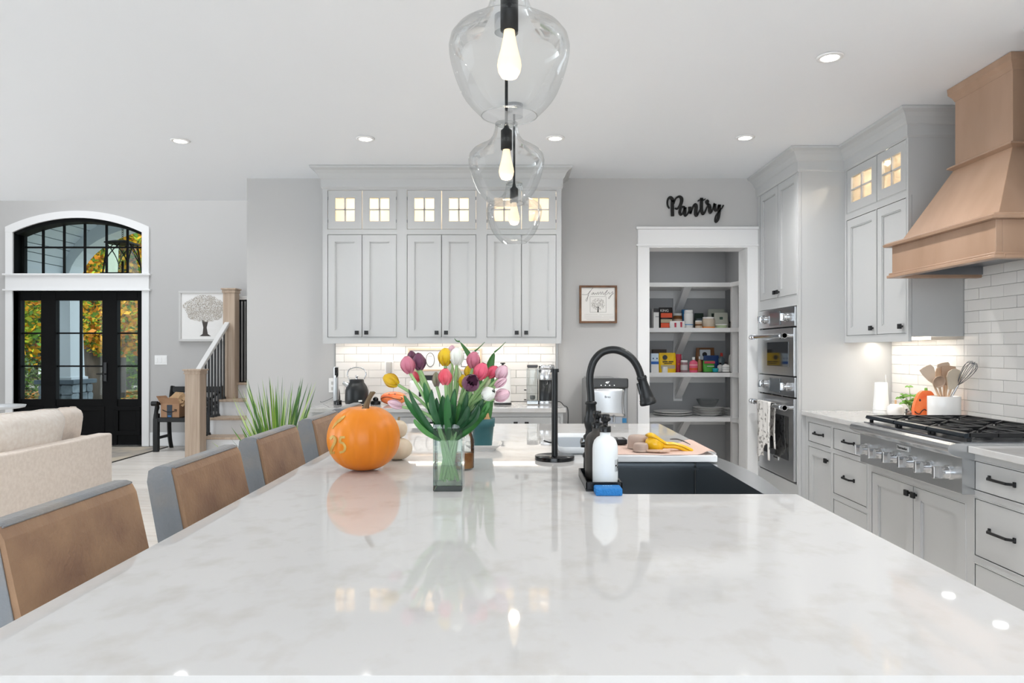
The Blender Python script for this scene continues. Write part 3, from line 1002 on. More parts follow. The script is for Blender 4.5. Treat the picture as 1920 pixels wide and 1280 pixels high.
# ---- wall cabinets on the back wall
UZ0, UZ1 = 1.385, 2.585
FB = Face('y', YW - 0.33)
sb = FPX / (YW - 0.33)
def bu(px): return (px - VPX) / sb
bounds = [(605, 753.5, (614.3, 678.9, 743.7), 'end by the stairs'), (753.5, 903, (763, 827.9, 892.7), 'middle'), (903, 1052.5, (912.7, 977.7, 1042.9), 'end by the pantry')]
for (a, b, (d0, d1, d2), which) in bounds:
    lab = {'end by the stairs': 'pale grey wall cabinet on the back wall, at the end nearest the stairs',
           'middle': 'pale grey wall cabinet on the back wall, between the two end units',
           'end by the pantry': 'pale grey wall cabinet on the back wall, nearest the pantry'}[which]
    c = thing('wall_cabinet', lab, 'cabinet', (bu((a + b) / 2), YW - 0.165, UZ0), 'wall cabinets on the back wall')
    u0, u1 = bu(a), bu(b)
    w0, wm, w1 = bu(d0), bu(d1), bu(d2)
    m = MB()
    FB.box(m, u0 + 0.002, u1 - 0.002, -0.33, -0.022, UZ0 + 0.03, 2.24)
    m.build('carcass', M_CAB, c)
    hollow(FB, c, u0 + 0.002, u1 - 0.002, 2.24, 2.58, 0.33)
    face_frame(FB, c, u0, u1, UZ0, UZ1, [(w0, w1, 1.432, 2.222), (w0, w1, 2.262, 2.562)])
    for (p, q, kx, hg) in ((w0, wm, wm - 0.036, w0 + 0.002), (wm, w1, wm + 0.036, w1 - 0.002)):
        shaker(FB, c, p, q, 1.432, 2.222, (kx, 1.468))
        glass_door(FB, c, p, q, 2.262, 2.562, hinge=hg)
    puck(FB, c, (w0 + wm) / 2, 2.565, 1.7, -0.05)
    puck(FB, c, (wm + w1) / 2, 2.565, 1.7, -0.05)
m = MB()
UB0, UB1 = bu(605), bu(1052.5)

def crown(m, path, prof):
    """sweep a crown profile (out, z) along a polyline of ((x,y), outward normal) corners"""
    rings = []
    for (x, y, nx, ny) in path:
        rings.append([Vector((x + nx * o_, y + ny * o_, z)) for o_, z in prof])
    n = len(prof)
    m.rings(rings, 0, False)
CROWN = [(-0.03, 2.575), (0.004, 2.575), (0.012, 2.585), (0.012, 2.645), (0.020, 2.652), (0.026, 2.662), (0.036, 2.685), (0.055, 2.706), (0.078, 2.718), (0.082, 2.733), (-0.03, 2.733)]
yf = YW - 0.33
crown(m, [(UB0, YW, -1, 0), (UB0, yf, -1, -1), (UB1, yf, 1, -1), (UB1, YW, 1, 0)], CROWN)
struct(m, 'trim_6', M_CAB)

# ---- wall cabinets on the right wall
XU = XR - 0.335
FU = Face('x', XU)
def upper_right(y0, y1, doors, lab, lit=True):
    c = thing('wall_cabinet', lab, 'cabinet', (XR - 0.16, (y0 + y1) / 2, UZ0), 'wall cabinets beside the hood')
    m = MB()
    FU.box(m, y0, y1, -0.335, -0.022, UZ0 + 0.03, 2.24)
    m.build('carcass', M_CAB, c)
    hollow(FU, c, y0, y1, 2.24, 2.6, 0.335)
    face_frame(FU, c, y0, y1, UZ0, 2.6, [(d[0], d[1], 1.432, 2.228) for d in doors] + [(d[0], d[1], 2.275, 2.571) for d in doors])
    for i, d in enumerate(doors):
        # a hinged pair: knobs stand towards the camera side
        shaker(FU, c, d[0], d[1], 1.432, 2.228, (d[0] + 0.035, 1.475))
        glass_door(FU, c, d[0], d[1], 2.275, 2.571)
        puck(FU, c, (d[0] + d[1]) / 2, 2.58, 3.2)
    return c
upper_right(4.085, 4.874, [(4.451, 4.843), (4.108, 4.44)][::-1], 'pale grey wall cabinet with lit glass doors between the ovens and the hood')
upper_right(2.185, 2.972, [(2.20, 2.57), (2.59, 2.95)], 'pale grey wall cabinet on the camera side of the hood')

# ---- oven tower
XT = 1.964
FT = Face('x', XT)
TY0, TY1 = 4.876, YW - 0.002
tw = thing('oven_cabinet', 'tall pale grey oven cabinet in the corner beside the pantry', 'cabinet', (XR - 0.33, (TY0 + TY1) / 2, 0))
OY0, OY1 = 4.905, 5.64
m = MB()
FT.box(m, TY0, TY1, -(XR - XT), -0.35, 0.1, 2.6)
FT.box(m, TY0, OY0, -0.35, -0.022, 0.1, 2.6)
FT.box(m, OY1, TY1, -0.35, -0.022, 0.1, 2.6)
FT.box(m, OY0, OY1, -0.35, -0.022, 1.66, 2.6)
FT.box(m, OY0, OY1, -0.35, -0.022, 0.1, 0.38)
FT.box(m, TY0 + 0.01, TY1, -(XR - XT), -0.07, 0, 0.1)
m.build('carcass', M_CAB, tw)
face_frame(FT, tw, TY0, TY1, 0.1, 2.6, [(OY0, OY1, 1.727, 2.577), (OY0 - 0.004, OY1 + 0.004, 0.392, 1.648)])
ym = 5.262
shaker(FT, tw, OY0, ym, 1.727, 2.577, (ym - 0.03, 1.768))
shaker(FT, tw, ym, OY1, 1.727, 2.577, (ym + 0.03, 1.768))
m = MB()
crown(m, [(XT, YW, -1, 0), (XT, TY0, -1, -1), (XU, TY0, -1, -1), (XU, 4.085, -1, -1), (XR, 4.085, 0, -1)], CROWN)
struct(m, 'trim_7', M_CAB)
m = MB()
crown(m, [(XR, 2.972, 0, 1), (XU, 2.972, -1, 1), (XU, 2.185, -1, -1), (XR, 2.185, 0, -1)], CROWN)
struct(m, 'trim_8', M_CAB)

# ---- ovens
M_OVGL = mat('oven_glass', '#1a1c1f', 0.06, spec=0.9, coat=0.5)
M_DISP = mat('display_glass', '#5a5f63', 0.12, coat=0.4)
def oven(name, lab, zp0, zp1, zd0, zd1, win, hz, badge):
    o = thing(name, lab, 'oven', (XT + 0.2, (OY0 + OY1) / 2, zd0), 'built in ovens')
    m = MB()
    FT.box(m, OY0 + 0.004, OY1 - 0.004, -0.33, -0.02, zd0 + 0.004, zp1 - 0.004)
    m.build('body', M_DARK, o)
    m = MB()
    FT.box(m, OY0, OY1, -0.02, 0.016, zp0, zp1)
    p = m.build('control_panel', M_STEEL, o, bev=0.003)
    zc = (zp0 + zp1) / 2
    m = MB()
    FT.box(m, 5.17, 5.38, 0.016, 0.022, zc - 0.052, zc + 0.052)
    m.build('display', M_DISP, p, bev=0.002)
    for ky in (5.05, 5.5):
        m = MB().cyl(FT.p(ky, 0.016, zc), FT.p(ky, 0.026, zc), 0.034, n=24).cyl(FT.p(ky, 0.026, zc), FT.p(ky, 0.052, zc), 0.026, 0.024, n=24)
        FT.box(m, ky - 0.008, ky + 0.008, 0.04, 0.066, zc - 0.026, zc + 0.026)
        m.build('knob', M_CHROME, p)
    m = MB()
    FT.box(m, OY0, OY1, -0.02, 0.022, zd0, zd1)
    d = m.build('door', M_STEEL, o, bev=0.004)
    m = MB()
    FT.box(m, win[0], win[1], 0.022, 0.0245, win[2], win[3])
    m.build('window', M_OVGL, d, bev=0.002)
    m = MB()
    for s_ in (0.05, OY1 - OY0 - 0.05):
        m.tube(spline([FT.p(OY0 + s_, 0.02, hz), FT.p(OY0 + s_, 0.055, hz + 0.002), FT.p(OY0 + s_, 0.075, hz)], 4), 0.013, 10)
    m.cyl(FT.p(OY0 + 0.02, 0.078, hz), FT.p(OY1 - 0.02, 0.078, hz), 0.0165, n=18)
    for s_ in (0.02, 0.075):
        m.cyl(FT.p(OY0 + s_, 0.078, hz), FT.p(OY0 + s_ + 0.02, 0.078, hz), 0.021, n=18)
        m.cyl(FT.p(OY1 - s_, 0.078, hz), FT.p(OY1 - s_ - 0.02, 0.078, hz), 0.021, n=18)
    m.build('handle', M_CHROME, d)
    m = MB()
    for k in range(12):
        a = OY0 + 0.06 + k * 0.052
        FT.box(m, a, a + 0.036, -0.012, -0.004, zp0 - 0.012, zp0 - 0.003)
    m.build('vent_slot', M_DARK, o)
    if badge:
        m = MB()
        FT.box(m, 5.19, 5.29, 0.022, 0.026, 0.52, 0.552)
        b_ = m.build('badge', M_CHROME, d)
        text_mb('Thermador', 0.018, 0.001, face_M(FT.p(5.24, 0.0268, 0.536), 'x')).build('lettering', M_INK, b_)
    return o
oven('speed_oven', 'compact stainless speed oven with small window above the towel', 1.503, 1.642, 1.15, 1.494, (5.0, 5.42, 1.215, 1.395), 1.437, False)
oven('wall_oven', 'large stainless wall oven with a dish towel on its handle', 1.002, 1.143, 0.41, 0.993, (5.0, 5.5, 0.545, 0.86), 0.928, True)

# dish towel folded over the lower handle
m = MB()
hz = 0.928
M_TOW = mat('towel_cloth', '#e9e6e2', 0.9, noise=(28, '#9a9692', 0.56, 0.62), bump=(60, 0.2))
ty0, ty1 = PX(0, 1), 0
ya, yb = XT * FPX / (1459 - VPX) - 0.075 * 0, 5.5
ya = 5.24 - 0.1
yb = ya + 0.3
g1, g2 = [], []
for i in range(15):
    t_ = i / 14
    r1, r2 = [], []
    for j in range(13):
        u = lerp(ya, yb, j / 12)
        fold = 0.009 * math.sin(j * 1.5 + 0.4 * t_) * (0.3 + t_)
        drop = 0.39 + 0.06 * math.sin(j * 0.55 + 2.6) + 0.03 * math.sin(j * 1.3)
        u2 = lerp((ya + yb) / 2, u, 1.0 - 0.12 * math.sin(t_ * PI))
        r1.append(FT.p(u2, 0.098 + fold, hz + 0.016 - t_ * drop))
        r2.append(FT.p(u2, 0.058 + fold * 0.5, hz + 0.016 - t_ * drop * 0.8))
    g1.append(r1); g2.append(r2)
top = [[FT.p(lerp(ya, yb, j / 12), 0.078 + 0.02 * math.cos(a), hz + 0.018 + 0.004 * math.sin(a)) for j in range(13)] for a in [PI * k / 6 for k in range(7)]]
grid = g1[::-1] + top + g2
m.sheet(grid, thick=0.002, nrm=(-1, 0, 0))
m.build('dish_towel', M_TOW, label='white dish towel with grey flower print hanging on the oven handle', cat='towel')

# ---- base cabinets on the right wall
XB = 2.015
FR = Face('x', XB)
def base_unit(y0, y1, opens, lab, top=0.882):
    c = thing('base_cabinet', lab, 'cabinet', (XR - 0.3, (y0 + y1) / 2, 0), 'base cabinets along the right wall')
    m = MB()
    FR.box(m, y0, y1, -(XR - XB - 0.002), -0.022, 0.1, min(top, 0.70) if top < 0.8 else top)
    FR.box(m, y0, y1, -(XR - XB - 0.002), -0.08, 0, 0.1)
    m.build('carcass', M_CAB, c)
    face_frame(FR, c, y0, y1, 0.1, top, opens)
    return c
c = base_unit(4.469, 4.874, [(4.487, 4.83, 0.709, 0.842), (4.487, 4.83, 0.13, 0.677)], 'base cabinet with one drawer over a door beside the oven cabinet')
drawer(FR, c, 4.487, 4.83, 0.709, 0.842)
shaker(FR, c, 4.487, 4.83, 0.13, 0.677, (4.487 + 0.04, 0.62))
c = base_unit(4.0, 4.469, [(4.03, 4.45, 0.709, 0.842), (4.03, 4.45, 0.429, 0.681), (4.03, 4.45, 0.13, 0.392)], 'three drawer base cabinet between the corner door and the cooktop')
for z0, z1 in ((0.709, 0.842), (0.429, 0.681), (0.13, 0.392)):
    drawer(FR, c, 4.03, 4.45, z0, z1)
c = base_unit(3.105, 3.998, [(3.144, 3.97, 0.13, 0.646)], 'two door base cabinet under the gas cooktop', 0.698)
shaker(FR, c, 3.144, 3.557, 0.13, 0.646, (3.557 - 0.03, 0.605), 0.06)
shaker(FR, c, 3.557, 3.97, 0.13, 0.646, (3.557 + 0.03, 0.605), 0.06)
c = base_unit(2.3, 3.105, [(2.34, 3.079, 0.721, 0.850), (2.34, 3.079, 0.435, 0.686), (2.34, 3.079, 0.13, 0.40)], 'wide three drawer base cabinet on the camera side of the cooktop')
for z0, z1 in ((0.721, 0.850), (0.435, 0.686), (0.13, 0.40)):
    d = drawer(FR, c, 2.34, 3.079, z0, z1, False)
    pull(FR, d, 2.905, (z0 + z1) / 2 + 0.005, 0.15)

# ---- counters on the right wall
XCF = 1.982
m = MB().box(XCF, XR - 0.012, 3.99, 4.875, 0.885, 0.915)
m.build('countertop', M_QUARTZ, bev=0.003, label='white quartz counter between the oven cabinet and the cooktop', cat='countertop')
m = MB().box(XCF, XR - 0.012, 2.3, 3.075, 0.885, 0.915)
m.build('countertop', M_QUARTZ, bev=0.003, label='white quartz counter on the camera side of the cooktop', cat='countertop')

# ---- gas rangetop
rt = thing('gas_cooktop', 'stainless gas cooktop with six chrome knobs and black cast iron grates', 'cooktop', (2.28, 3.53, 0.69))
RY0, RY1 = 3.078, 3.987
M_IRON = mat('cast_iron', '#191a1c', 0.42)
M_BLUE = mat('grate_bar', '#2a3138', 0.25, 0.6)
m = MB()
m.prism([(1.958, 0.70), (1.985, 0.70), (2.6, 0.70), (2.6, 0.925), (1.93, 0.925), (1.905, 0.917), (1.895, 0.903), (1.898, 0.888), (1.93, 0.868), (1.958, 0.862)], 'y', RY0, RY1)
body = m.build('body', M_STEEL, rt, bev=0.003)
MB().box(1.972, 2.56, RY0 + 0.012, RY1 - 0.012, 0.925, 0.929).build('drip_tray', M_STEELD, rt)
for i in range(6):
    ky = RY1 - 0.085 - i * 0.146
    m = MB().cyl((1.958, ky, 0.782), (1.948, ky, 0.782), 0.033, n=24).cyl((1.948, ky, 0.782), (1.915, ky, 0.782), 0.028, 0.026, n=24)
    m.box(1.885, 1.93, ky - 0.0085, ky + 0.0085, 0.755, 0.809)
    m.build('knob', M_CHROME, rt, bev=0.002)
m = MB().box(1.952, 1.958, 3.49, 3.60, 0.826, 0.852)
b_ = m.build('badge', mat('badge_silver', '#d2d3d4', 0.3, 0.3), rt, bev=0.002)
text_mb('Thermador', 0.02, 0.001, face_M((1.9508, 3.545, 0.839), 'x')).build('lettering', M_INK, b_)
gw = (RY1 - RY0 - 0.03) / 3
for k in range(3):
    g0 = RY0 + 0.015 + k * gw
    g1_ = g0 + gw - 0.008
    gx0, gx1 = 1.975, 2.55
    m = MB()
    zb, zt = 0.948, 0.968
    m.box(gx0 + 0.02, gx1, g0, g0 + 0.014, zb, zt).box(gx0 + 0.02, gx1, g1_ - 0.014, g1_, zb, zt).box(gx1 - 0.014, gx1, g0, g1_, zb, zt).box((gx0 + gx1) / 2 - 0.007, (gx0 + gx1) / 2 + 0.007, g0, g1_, zb, zt)
    for bx0, bx1 in ((gx0 + 0.02, (gx0 + gx1) / 2), ((gx0 + gx1) / 2, gx1)):
        cx, cy = (bx0 + bx1) / 2, (g0 + g1_) / 2
        for a in range(8):
            t_ = a * PI / 4
            ex = cx + (bx1 - bx0) / 2 * max(-1, min(1, 1.5 * math.cos(t_)))
            ey = cy + (g1_ - g0) / 2 * max(-1, min(1, 1.5 * math.sin(t_)))
            p0, p1 = Vector((ex, ey, (zb + zt) / 2)), Vector((cx + 0.035 * math.cos(t_), cy + 0.035 * math.sin(t_), (zb + zt) / 2))
            dd = (p1 - p0)
            m.obox((p0 + p1) / 2, (dd.length, 0.009, 0.018), (0, 0, math.atan2(dd.y, dd.x)))
    for cx in (gx0 + 0.03, gx1 - 0.02):
        for cy in (g0 + 0.01, g1_ - 0.01):
            m.box(cx - 0.008, cx + 0.008, cy - 0.008, cy + 0.008, 0.929, zb)
    gr = m.build('grate', M_IRON, rt, bev=0.002, seg=1)
    MB().prism([(gx0 + 0.03, 0.945), (gx0 + 0.008, 0.945), (gx0, 0.953), (gx0 + 0.006, 0.966), (gx0 + 0.03, 0.968)], 'y', g0, g1_).build('front_bar', M_BLUE, gr, bev=0.002)
    for cx in (gx0 + 0.155, gx1 - 0.15):
        cy = (g0 + g1_) / 2
        MB().lathe((cx, cy, 0.929), [(0.06, 0), (0.06, 0.004), (0.04, 0.006), (0.04, 0.014), (0.032, 0.016), (0.032, 0.021), (0.0, 0.022)], 20).build('burner', M_IRON, rt)

# ---- range hood
hd = thing('range_hood', 'tapered light oak range hood with moulded ledges over the cooktop', 'hood', (2.4, 3.53, 1.72))
HC = 3.5275
def hring(x, hw, z):
    return [Vector((x, HC - hw, z)), Vector((XR, HC - hw, z)), Vector((XR, HC + hw, z)), Vector((x, HC + hw, z))]
m = MB().rings([hring(2.345, 0.2175, 2.30), hring(2.345, 0.2175, 2.70)], 0, False)
m.build('chimney', M_WOODH, hd, bev=0.002)
m = MB().rings([hring(2.156, 0.395, 1.945), hring(2.345, 0.2175, 2.305)], 0, False)
m.build('tapered_body', M_WOODH, hd, bev=0.002)
# apron as a hollow box so that the liner shows from below
def shell(m, x, hw, z0, z1, th=0.03):
    m.box(x, x + th, HC - hw, HC + hw, z0, z1).box(x + th, XR, HC - hw, HC - hw + th, z0, z1).box(x + th, XR, HC + hw - th, HC + hw, z0, z1)
m = MB()
shell(m, 2.121, 0.428, 1.752, 1.915)
m.build('apron', M_WOODH, hd, bev=0.002)
m = MB().rings([hring(2.090, 0.459, 1.915), hring(2.085, 0.464, 1.928), hring(2.10, 0.449, 1.938), hring(2.13, 0.42, 1.947)], 0, False)
m.build('upper_ledge', M_WOODH, hd)
m = MB()
shell(m, 2.100, 0.449, 1.74, 1.756, 0.05)
shell(m, 2.108, 0.441, 1.756, 1.768, 0.04)
m.build('lower_ledge', M_WOODH, hd, bev=0.003)
m = MB().rings([hring(2.338, 0.2245, 2.292), hring(2.315, 0.2475, 2.304), hring(2.318, 0.2445, 2.312), hring(2.338, 0.2245, 2.322)], 0, False)
m.build('middle_ledge', M_WOODH, hd)
m = MB().rings([hring(2.343, 0.2195, 2.66), hring(2.335, 0.2275, 2.68), hring(2.32, 0.2425, 2.70), hring(2.318, 0.2445, 2.733)], 0, False)
m.build('crown_ledge', M_WOODH, hd)
m = MB().box(2.15, XR, HC - 0.398, HC + 0.398, 1.80, 1.83)
shell(m, 2.152, 0.397, 1.757, 1.80, 0.008)
m.build('steel_liner', M_STEELD, hd)
for k in (-1, 1):
    MB().cyl((2.3, HC + 0.2 * k, 1.80), (2.3, HC + 0.2 * k, 1.795), 0.03).build('hood_lamp', mat('hood_lens', '#ffffff', 0.4, emit=('#ffffff', 10)), hd)

# ---- back counter and its cabinets
FBB = Face('y', YW - 0.62)
BX0, BX1 = -1.487, 0.34
m = MB().box(-1.507, 0.36, YW - 0.65, YW - 0.012, 0.883, 0.915)
m.build('countertop', M_QUARTZ, bev=0.003, label='white quartz counter below the tiled back wall', cat='countertop')
names = ['base cabinet under the back counter, nearest the stairs', 'base cabinet under the back counter, second from the stairs', 'base cabinet under the back counter, nearest the pantry']
for k in range(3):
    u0, u1 = lerp(BX0, BX1, k / 3), lerp(BX0, BX1, (k + 1) / 3)
    c = thing('base_cabinet', names[k], 'cabinet', ((u0 + u1) / 2, YW - 0.31, 0), 'base cabinets under the back counter')
    m = MB()
    FBB.box(m, u0, u1, -0.615, -0.022, 0.1, 0.88)
    FBB.box(m, u0, u1, -0.615, -0.08, 0, 0.1)
    m.build('carcass', M_CAB, c)
    um = (u0 + u1) / 2
    face_frame(FBB, c, u0, u1, 0.1, 0.882, [(u0 + 0.02, um, 0.13, 0.85), (um, u1 - 0.02, 0.13, 0.85)])
    shaker(FBB, c, u0 + 0.02, um, 0.13, 0.85, (um - 0.04, 0.80))
    shaker(FBB, c, um, u1 - 0.02, 0.13, 0.85, (um + 0.04, 0.80))

# ---- strip lights under the wall cabinets
M_LED = mat('led_strip', '#fff6ea', 0.5, emit=('#ffedd6', 4))
for u0, u1 in ((-1.40, -0.95), (-0.80, -0.32), (-0.18, 0.28)):
    s_ = MB().box(u0, u1, YW - 0.12, YW - 0.095, UZ0 + 0.012, UZ0 + 0.03)
    s_.build('strip_light', M_LED, label=None, origin=((u0 + u1) / 2, YW - 0.11, UZ0))
for o in [q for q in bpy.data.objects if q.name.startswith('strip_light')]:
    tag(o, 'slim led strip under the back wall cabinets, ' + ('stairs end' if o.location.x < -1 else 'middle' if o.location.x < -0.3 else 'pantry end'), 'light', 'strips under the back wall cabinets')
lamp('strip_glow', 'AREA', (-0.57, YW - 0.13, UZ0 + 0.005), 2.3, (1.0, 0.94, 0.86), (0, 0, 0), 1.7, 0.04)
MB().box(XR - 0.16, XR - 0.135, 4.2, 4.8, UZ0 + 0.012, UZ0 + 0.03).build('strip_light', M_LED, label='slim led strip under the wall cabinet beside the oven tower', cat='light')
lamp('strip_glow', 'AREA', (XR - 0.14, 4.5, UZ0 + 0.005), 2.0, (1.0, 0.93, 0.83), (0, 0, 0), 0.04, 0.7)

# ================================================================ island
IX0, IX1, IY0, IY1, ZT = -0.78, 0.817, 0.905, 4.0, 0.915
SY0, SY1, SX0 = 2.044, 2.86, 0.29
r = 0.035
cor = lambda cx, cy, a0, a1: [(cx + r * math.cos(lerp(a0, a1, k / 6)), cy + r * math.sin(lerp(a0, a1, k / 6))) for k in range(7)]
poly = [(IX0, IY0), (IX1, IY0), (IX1, SY0)] + cor(SX0 + r, SY0 + r, -PI / 2, -PI)[0:] + cor(SX0 + r, SY1 - r, PI, PI / 2) + [(IX1, SY1), (IX1, IY1), (IX0, IY1)]
MB().prism(poly, 'z', ZT - 0.035, ZT).build('island_countertop', M_QUARTZ, bev=0.003, label='long polished white quartz top of the kitchen island', cat='countertop')
isl = thing('island_cabinet', 'pale grey cabinet base under the island top', 'cabinet', (0.2, 2.45, 0))
m = MB().box(-0.38, 0.775, 0.96, 2.02, 0.1, ZT - 0.036).box(-0.38, 0.775, 2.89, 3.95, 0.1, ZT - 0.036).box(-0.38, 0.775, 2.02, 2.89, 0.1, 0.6).box(-0.38, 0.24, 2.02, 2.89, 0.6, ZT - 0.036).box(-0.33, 0.72, 1.0, 3.9, 0, 0.1)
m.build('carcass', M_CAB, isl)
FI = Face('x', -0.38)
for k in range(4):
    a = 0.98 + k * 0.745
    m = MB()
    FI.box(m, a, a + 0.07, 0, 0.016, 0.12, 0.86); FI.box(m, a + 0.66, a + 0.73, 0, 0.016, 0.12, 0.86); FI.box(m, a + 0.07, a + 0.66, 0, 0.016, 0.12, 0.2); FI.box(m, a + 0.07, a + 0.66, 0, 0.016, 0.78, 0.86)
    m.build('panel_frame', M_CAB, isl)

# ---- apron sink
M_SINK = mat('sink_steel', '#7d8388', 0.3, 1.0, bump=(180, 0.02), stretch=(1, 0.06, 1))
sk = thing('apron_sink', 'stainless apron front sink with a bowed rim at the island edge', 'sink', (0.5, 2.45, 0.66))
m = MB()
zi = 0.70
sx1 = 0.729
m.box(SX0 + 0.004, sx1, SY0 + 0.004, SY1 - 0.004, zi - 0.012, zi)
m.box(SX0 - 0.006, SX0 + 0.006, SY0 - 0.006, SY1 + 0.006, zi - 0.012, ZT - 0.036)
m.box(SX0 + 0.006, sx1, SY0 - 0.006, SY0 + 0.006, zi - 0.012, ZT - 0.036)
m.box(SX0 + 0.006, sx1, SY1 - 0.006, SY1 + 0.006, zi - 0.012, ZT - 0.036)
m.build('basin', M_SINK, sk, bev=0.004)
m = MB()
outer = []
n = 16
for k in range(n + 1):
    t_ = k / n
    outer.append((0.785 + 0.035 * math.sin(PI * t_), lerp(SY0 + 0.001, SY1 - 0.001, t_)))
m.prism([(sx1, SY0 + 0.001)] + outer + [(sx1, SY1 - 0.001)], 'z', 0.655, ZT - 0.004)
m.build('apron', M_STEEL, sk, bev=0.006)
MB().lathe((0.5, 2.5, zi), [(0.045, 0), (0.045, 0.003), (0.036, 0.003), (0.03, -0.002), (0, -0.002)], 20).build('drain', M_CHROME, sk)
m = MB().box(SX0 + 0.006, sx1, SY1 - 0.06, SY1 - 0.006, ZT - 0.06, ZT - 0.05)
m.build('ledge', M_SINK, sk)

# ---- faucet
fd = 2.37
fx = PX(1108, fd)
M_MATTE = mat('matte_black', '#15181a', 0.36)
fa = thing('kitchen_faucet', 'matte black gooseneck faucet with a flared pull down head', 'faucet', (fx, fd, ZT))
prof = [(0.03, 0), (0.03, 0.006), (0.026, 0.012), (0.025, 0.055), (0.028, 0.06), (0.028, 0.068), (0.0225, 0.075), (0.0215, 0.115), (0.026, 0.12), (0.026, 0.13), (0.019, 0.137), (0.017, 0.15), (0.0215, 0.165), (0.024, 0.178), (0.0225, 0.19), (0.0185, 0.2), (0.017, 0.235), (0.02, 0.238), (0.02, 0.244), (0.014, 0.248)]
MB().lathe((fx, fd, ZT), prof, 24).build('body', M_MATTE, fa)
pts = [P(1108, 776, fd), P(1108, 745, fd), P(1106, 715, fd), P(1107, 697, fd), P(1114, 676, fd), P(1128, 661, fd), P(1147, 655.5, fd), P(1166, 659, fd), P(1184, 671, fd), P(1196, 689, fd), P(1203, 710, fd)]
MB().tube(spline(pts, 5), 0.0128, 14).build('spout', M_MATTE, fa)
h0, h1 = P(1202.5, 705, fd), P(1216, 758, fd)
hv = (h1 - h0)
q = [(0.0, 0.0165), (0.04, 0.0165), (0.06, 0.018), (0.1, 0.0165), (0.2, 0.0155), (0.45, 0.019), (0.7, 0.0235), (0.8, 0.025), (0.82, 0.027), (0.88, 0.027), (0.9, 0.0285), (0.97, 0.0285), (1.0, 0.026)]
MB().tube([h0 + hv * a for a, _ in q], [b for _, b in q], 20).build('spray_head', M_MATTE, fa)
c0 = h0 + hv * 0.45 + Vector((-0.0195, -0.004, 0))
MB().obox(c0, (0.008, 0.014, 0.04), (0, -0.25, 0)).build('spray_button', M_BLACKG, fa, bev=0.002)
MB().cyl((fx - 0.02, fd, ZT + 0.1), (fx - 0.034, fd, ZT + 0.1), 0.01, 0.009).tube(spline([(fx - 0.03, fd, ZT + 0.1), (fx - 0.03, fd + 0.03, ZT + 0.104), (fx - 0.024, fd + 0.07, ZT + 0.11)], 4), 0.0045, 8).build('lever', M_MATTE, fa)

# ================================================================ counter stools
M_LEA = mat('brown_leather', '#a88768', 0.55, noise=(7, '#846550', 0.3, 0.7), bump=(90, 0.14), detail=8, sheen=0.1)
M_GREYL = mat('grey_leather', '#7e8287', 0.6, noise=(6, '#938c84', 0.45, 0.75), bump=(90, 0.18), detail=8, sheen=0.1)
M_LEGW = mat('stool_leg', '#3a2f28', 0.5)
def stool(yc, label):
    t_ = thing('counter_stool', label, 'stool', (-0.7, yc, 0), 'counter stools along the island')
    hw = 0.221
    zt, zb = 1.022, 0.60
    lean = 0.2
    def xb(z): return -0.92 + (zt - z) * lean
    m = MB()
    fr_ = 0.012
    def sec(z, th):
        return xb(z), th
    prof = [(-fr_, 0.60), (-0.088, 0.60), (-0.085, 0.8), (-0.082, 0.98), (-0.072, 1.01), (-0.05, 1.021), (-0.02, 1.022), (-fr_ * 0.6, 1.017), (-fr_, 1.008)]
    pl = [(xb(z) + a, z) for a, z in prof]
    m.prism(pl, 'y', yc - hw, yc + hw)
    m.build('back', M_GREYL, t_, bev=0.016, seg=3)
    m = MB()
    pl = [(xb(z) + a, z) for a, z in ((-0.02, 0.62), (0.0, 0.62), (0.004, 0.8), (0.0, 0.995), (-0.006, 1.013), (-0.02, 1.02))]
    m.prism(pl, 'y', yc - hw + 0.003, yc + hw - 0.003)
    m.build('back_cushion', M_LEA, t_, bev=0.008, seg=3)
    m = MB()
    for s_ in (-1, 1):
        m.tube([(xb(z) - 0.012, yc + s_ * (hw - 0.001), z) for z in (0.62, 0.8, 1.0)], 0.0022, 6)
    m.tube([(xb(1.014) - 0.006, yc - hw + 0.012, 1.0165), (xb(1.014) - 0.006, yc + hw - 0.012, 1.0165)], 0.0022, 6)
    m.build('piping', M_GREYL, t_)
    MB().box(-0.9, -0.45, yc - hw + 0.005, yc + hw - 0.005, 0.55, 0.655).build('seat', M_LEA, t_, bev=0.025, seg=3)
    for sx in (-0.86, -0.49):
        for sy in (-1, 1):
            m = MB()
            m.rings([[Vector((sx + dx * w_, yc + sy * (hw - 0.035) + dy * w_, z)) for dx, dy in ((-1, -1), (1, -1), (1, 1), (-1, 1))] for w_, z in ((0.013, 0), (0.021, 0.56))], 0, False)
            m.build('leg', M_LEGW, t_)
    MB().box(-0.5, -0.48, yc - hw + 0.04, yc + hw - 0.04, 0.19, 0.22).build('footrest', M_LEGW, t_)
for yc, lab in ((1.47, 'brown and grey leather counter stool closest to the camera'), (2.106, 'brown and grey leather counter stool, second along the island'),
                (2.724, 'brown and grey leather counter stool, third along the island'), (3.404, 'brown and grey leather counter stool just behind the orange pumpkin'),
                (3.965, 'brown and grey leather counter stool at the far end of the island')):
    stool(yc, lab)

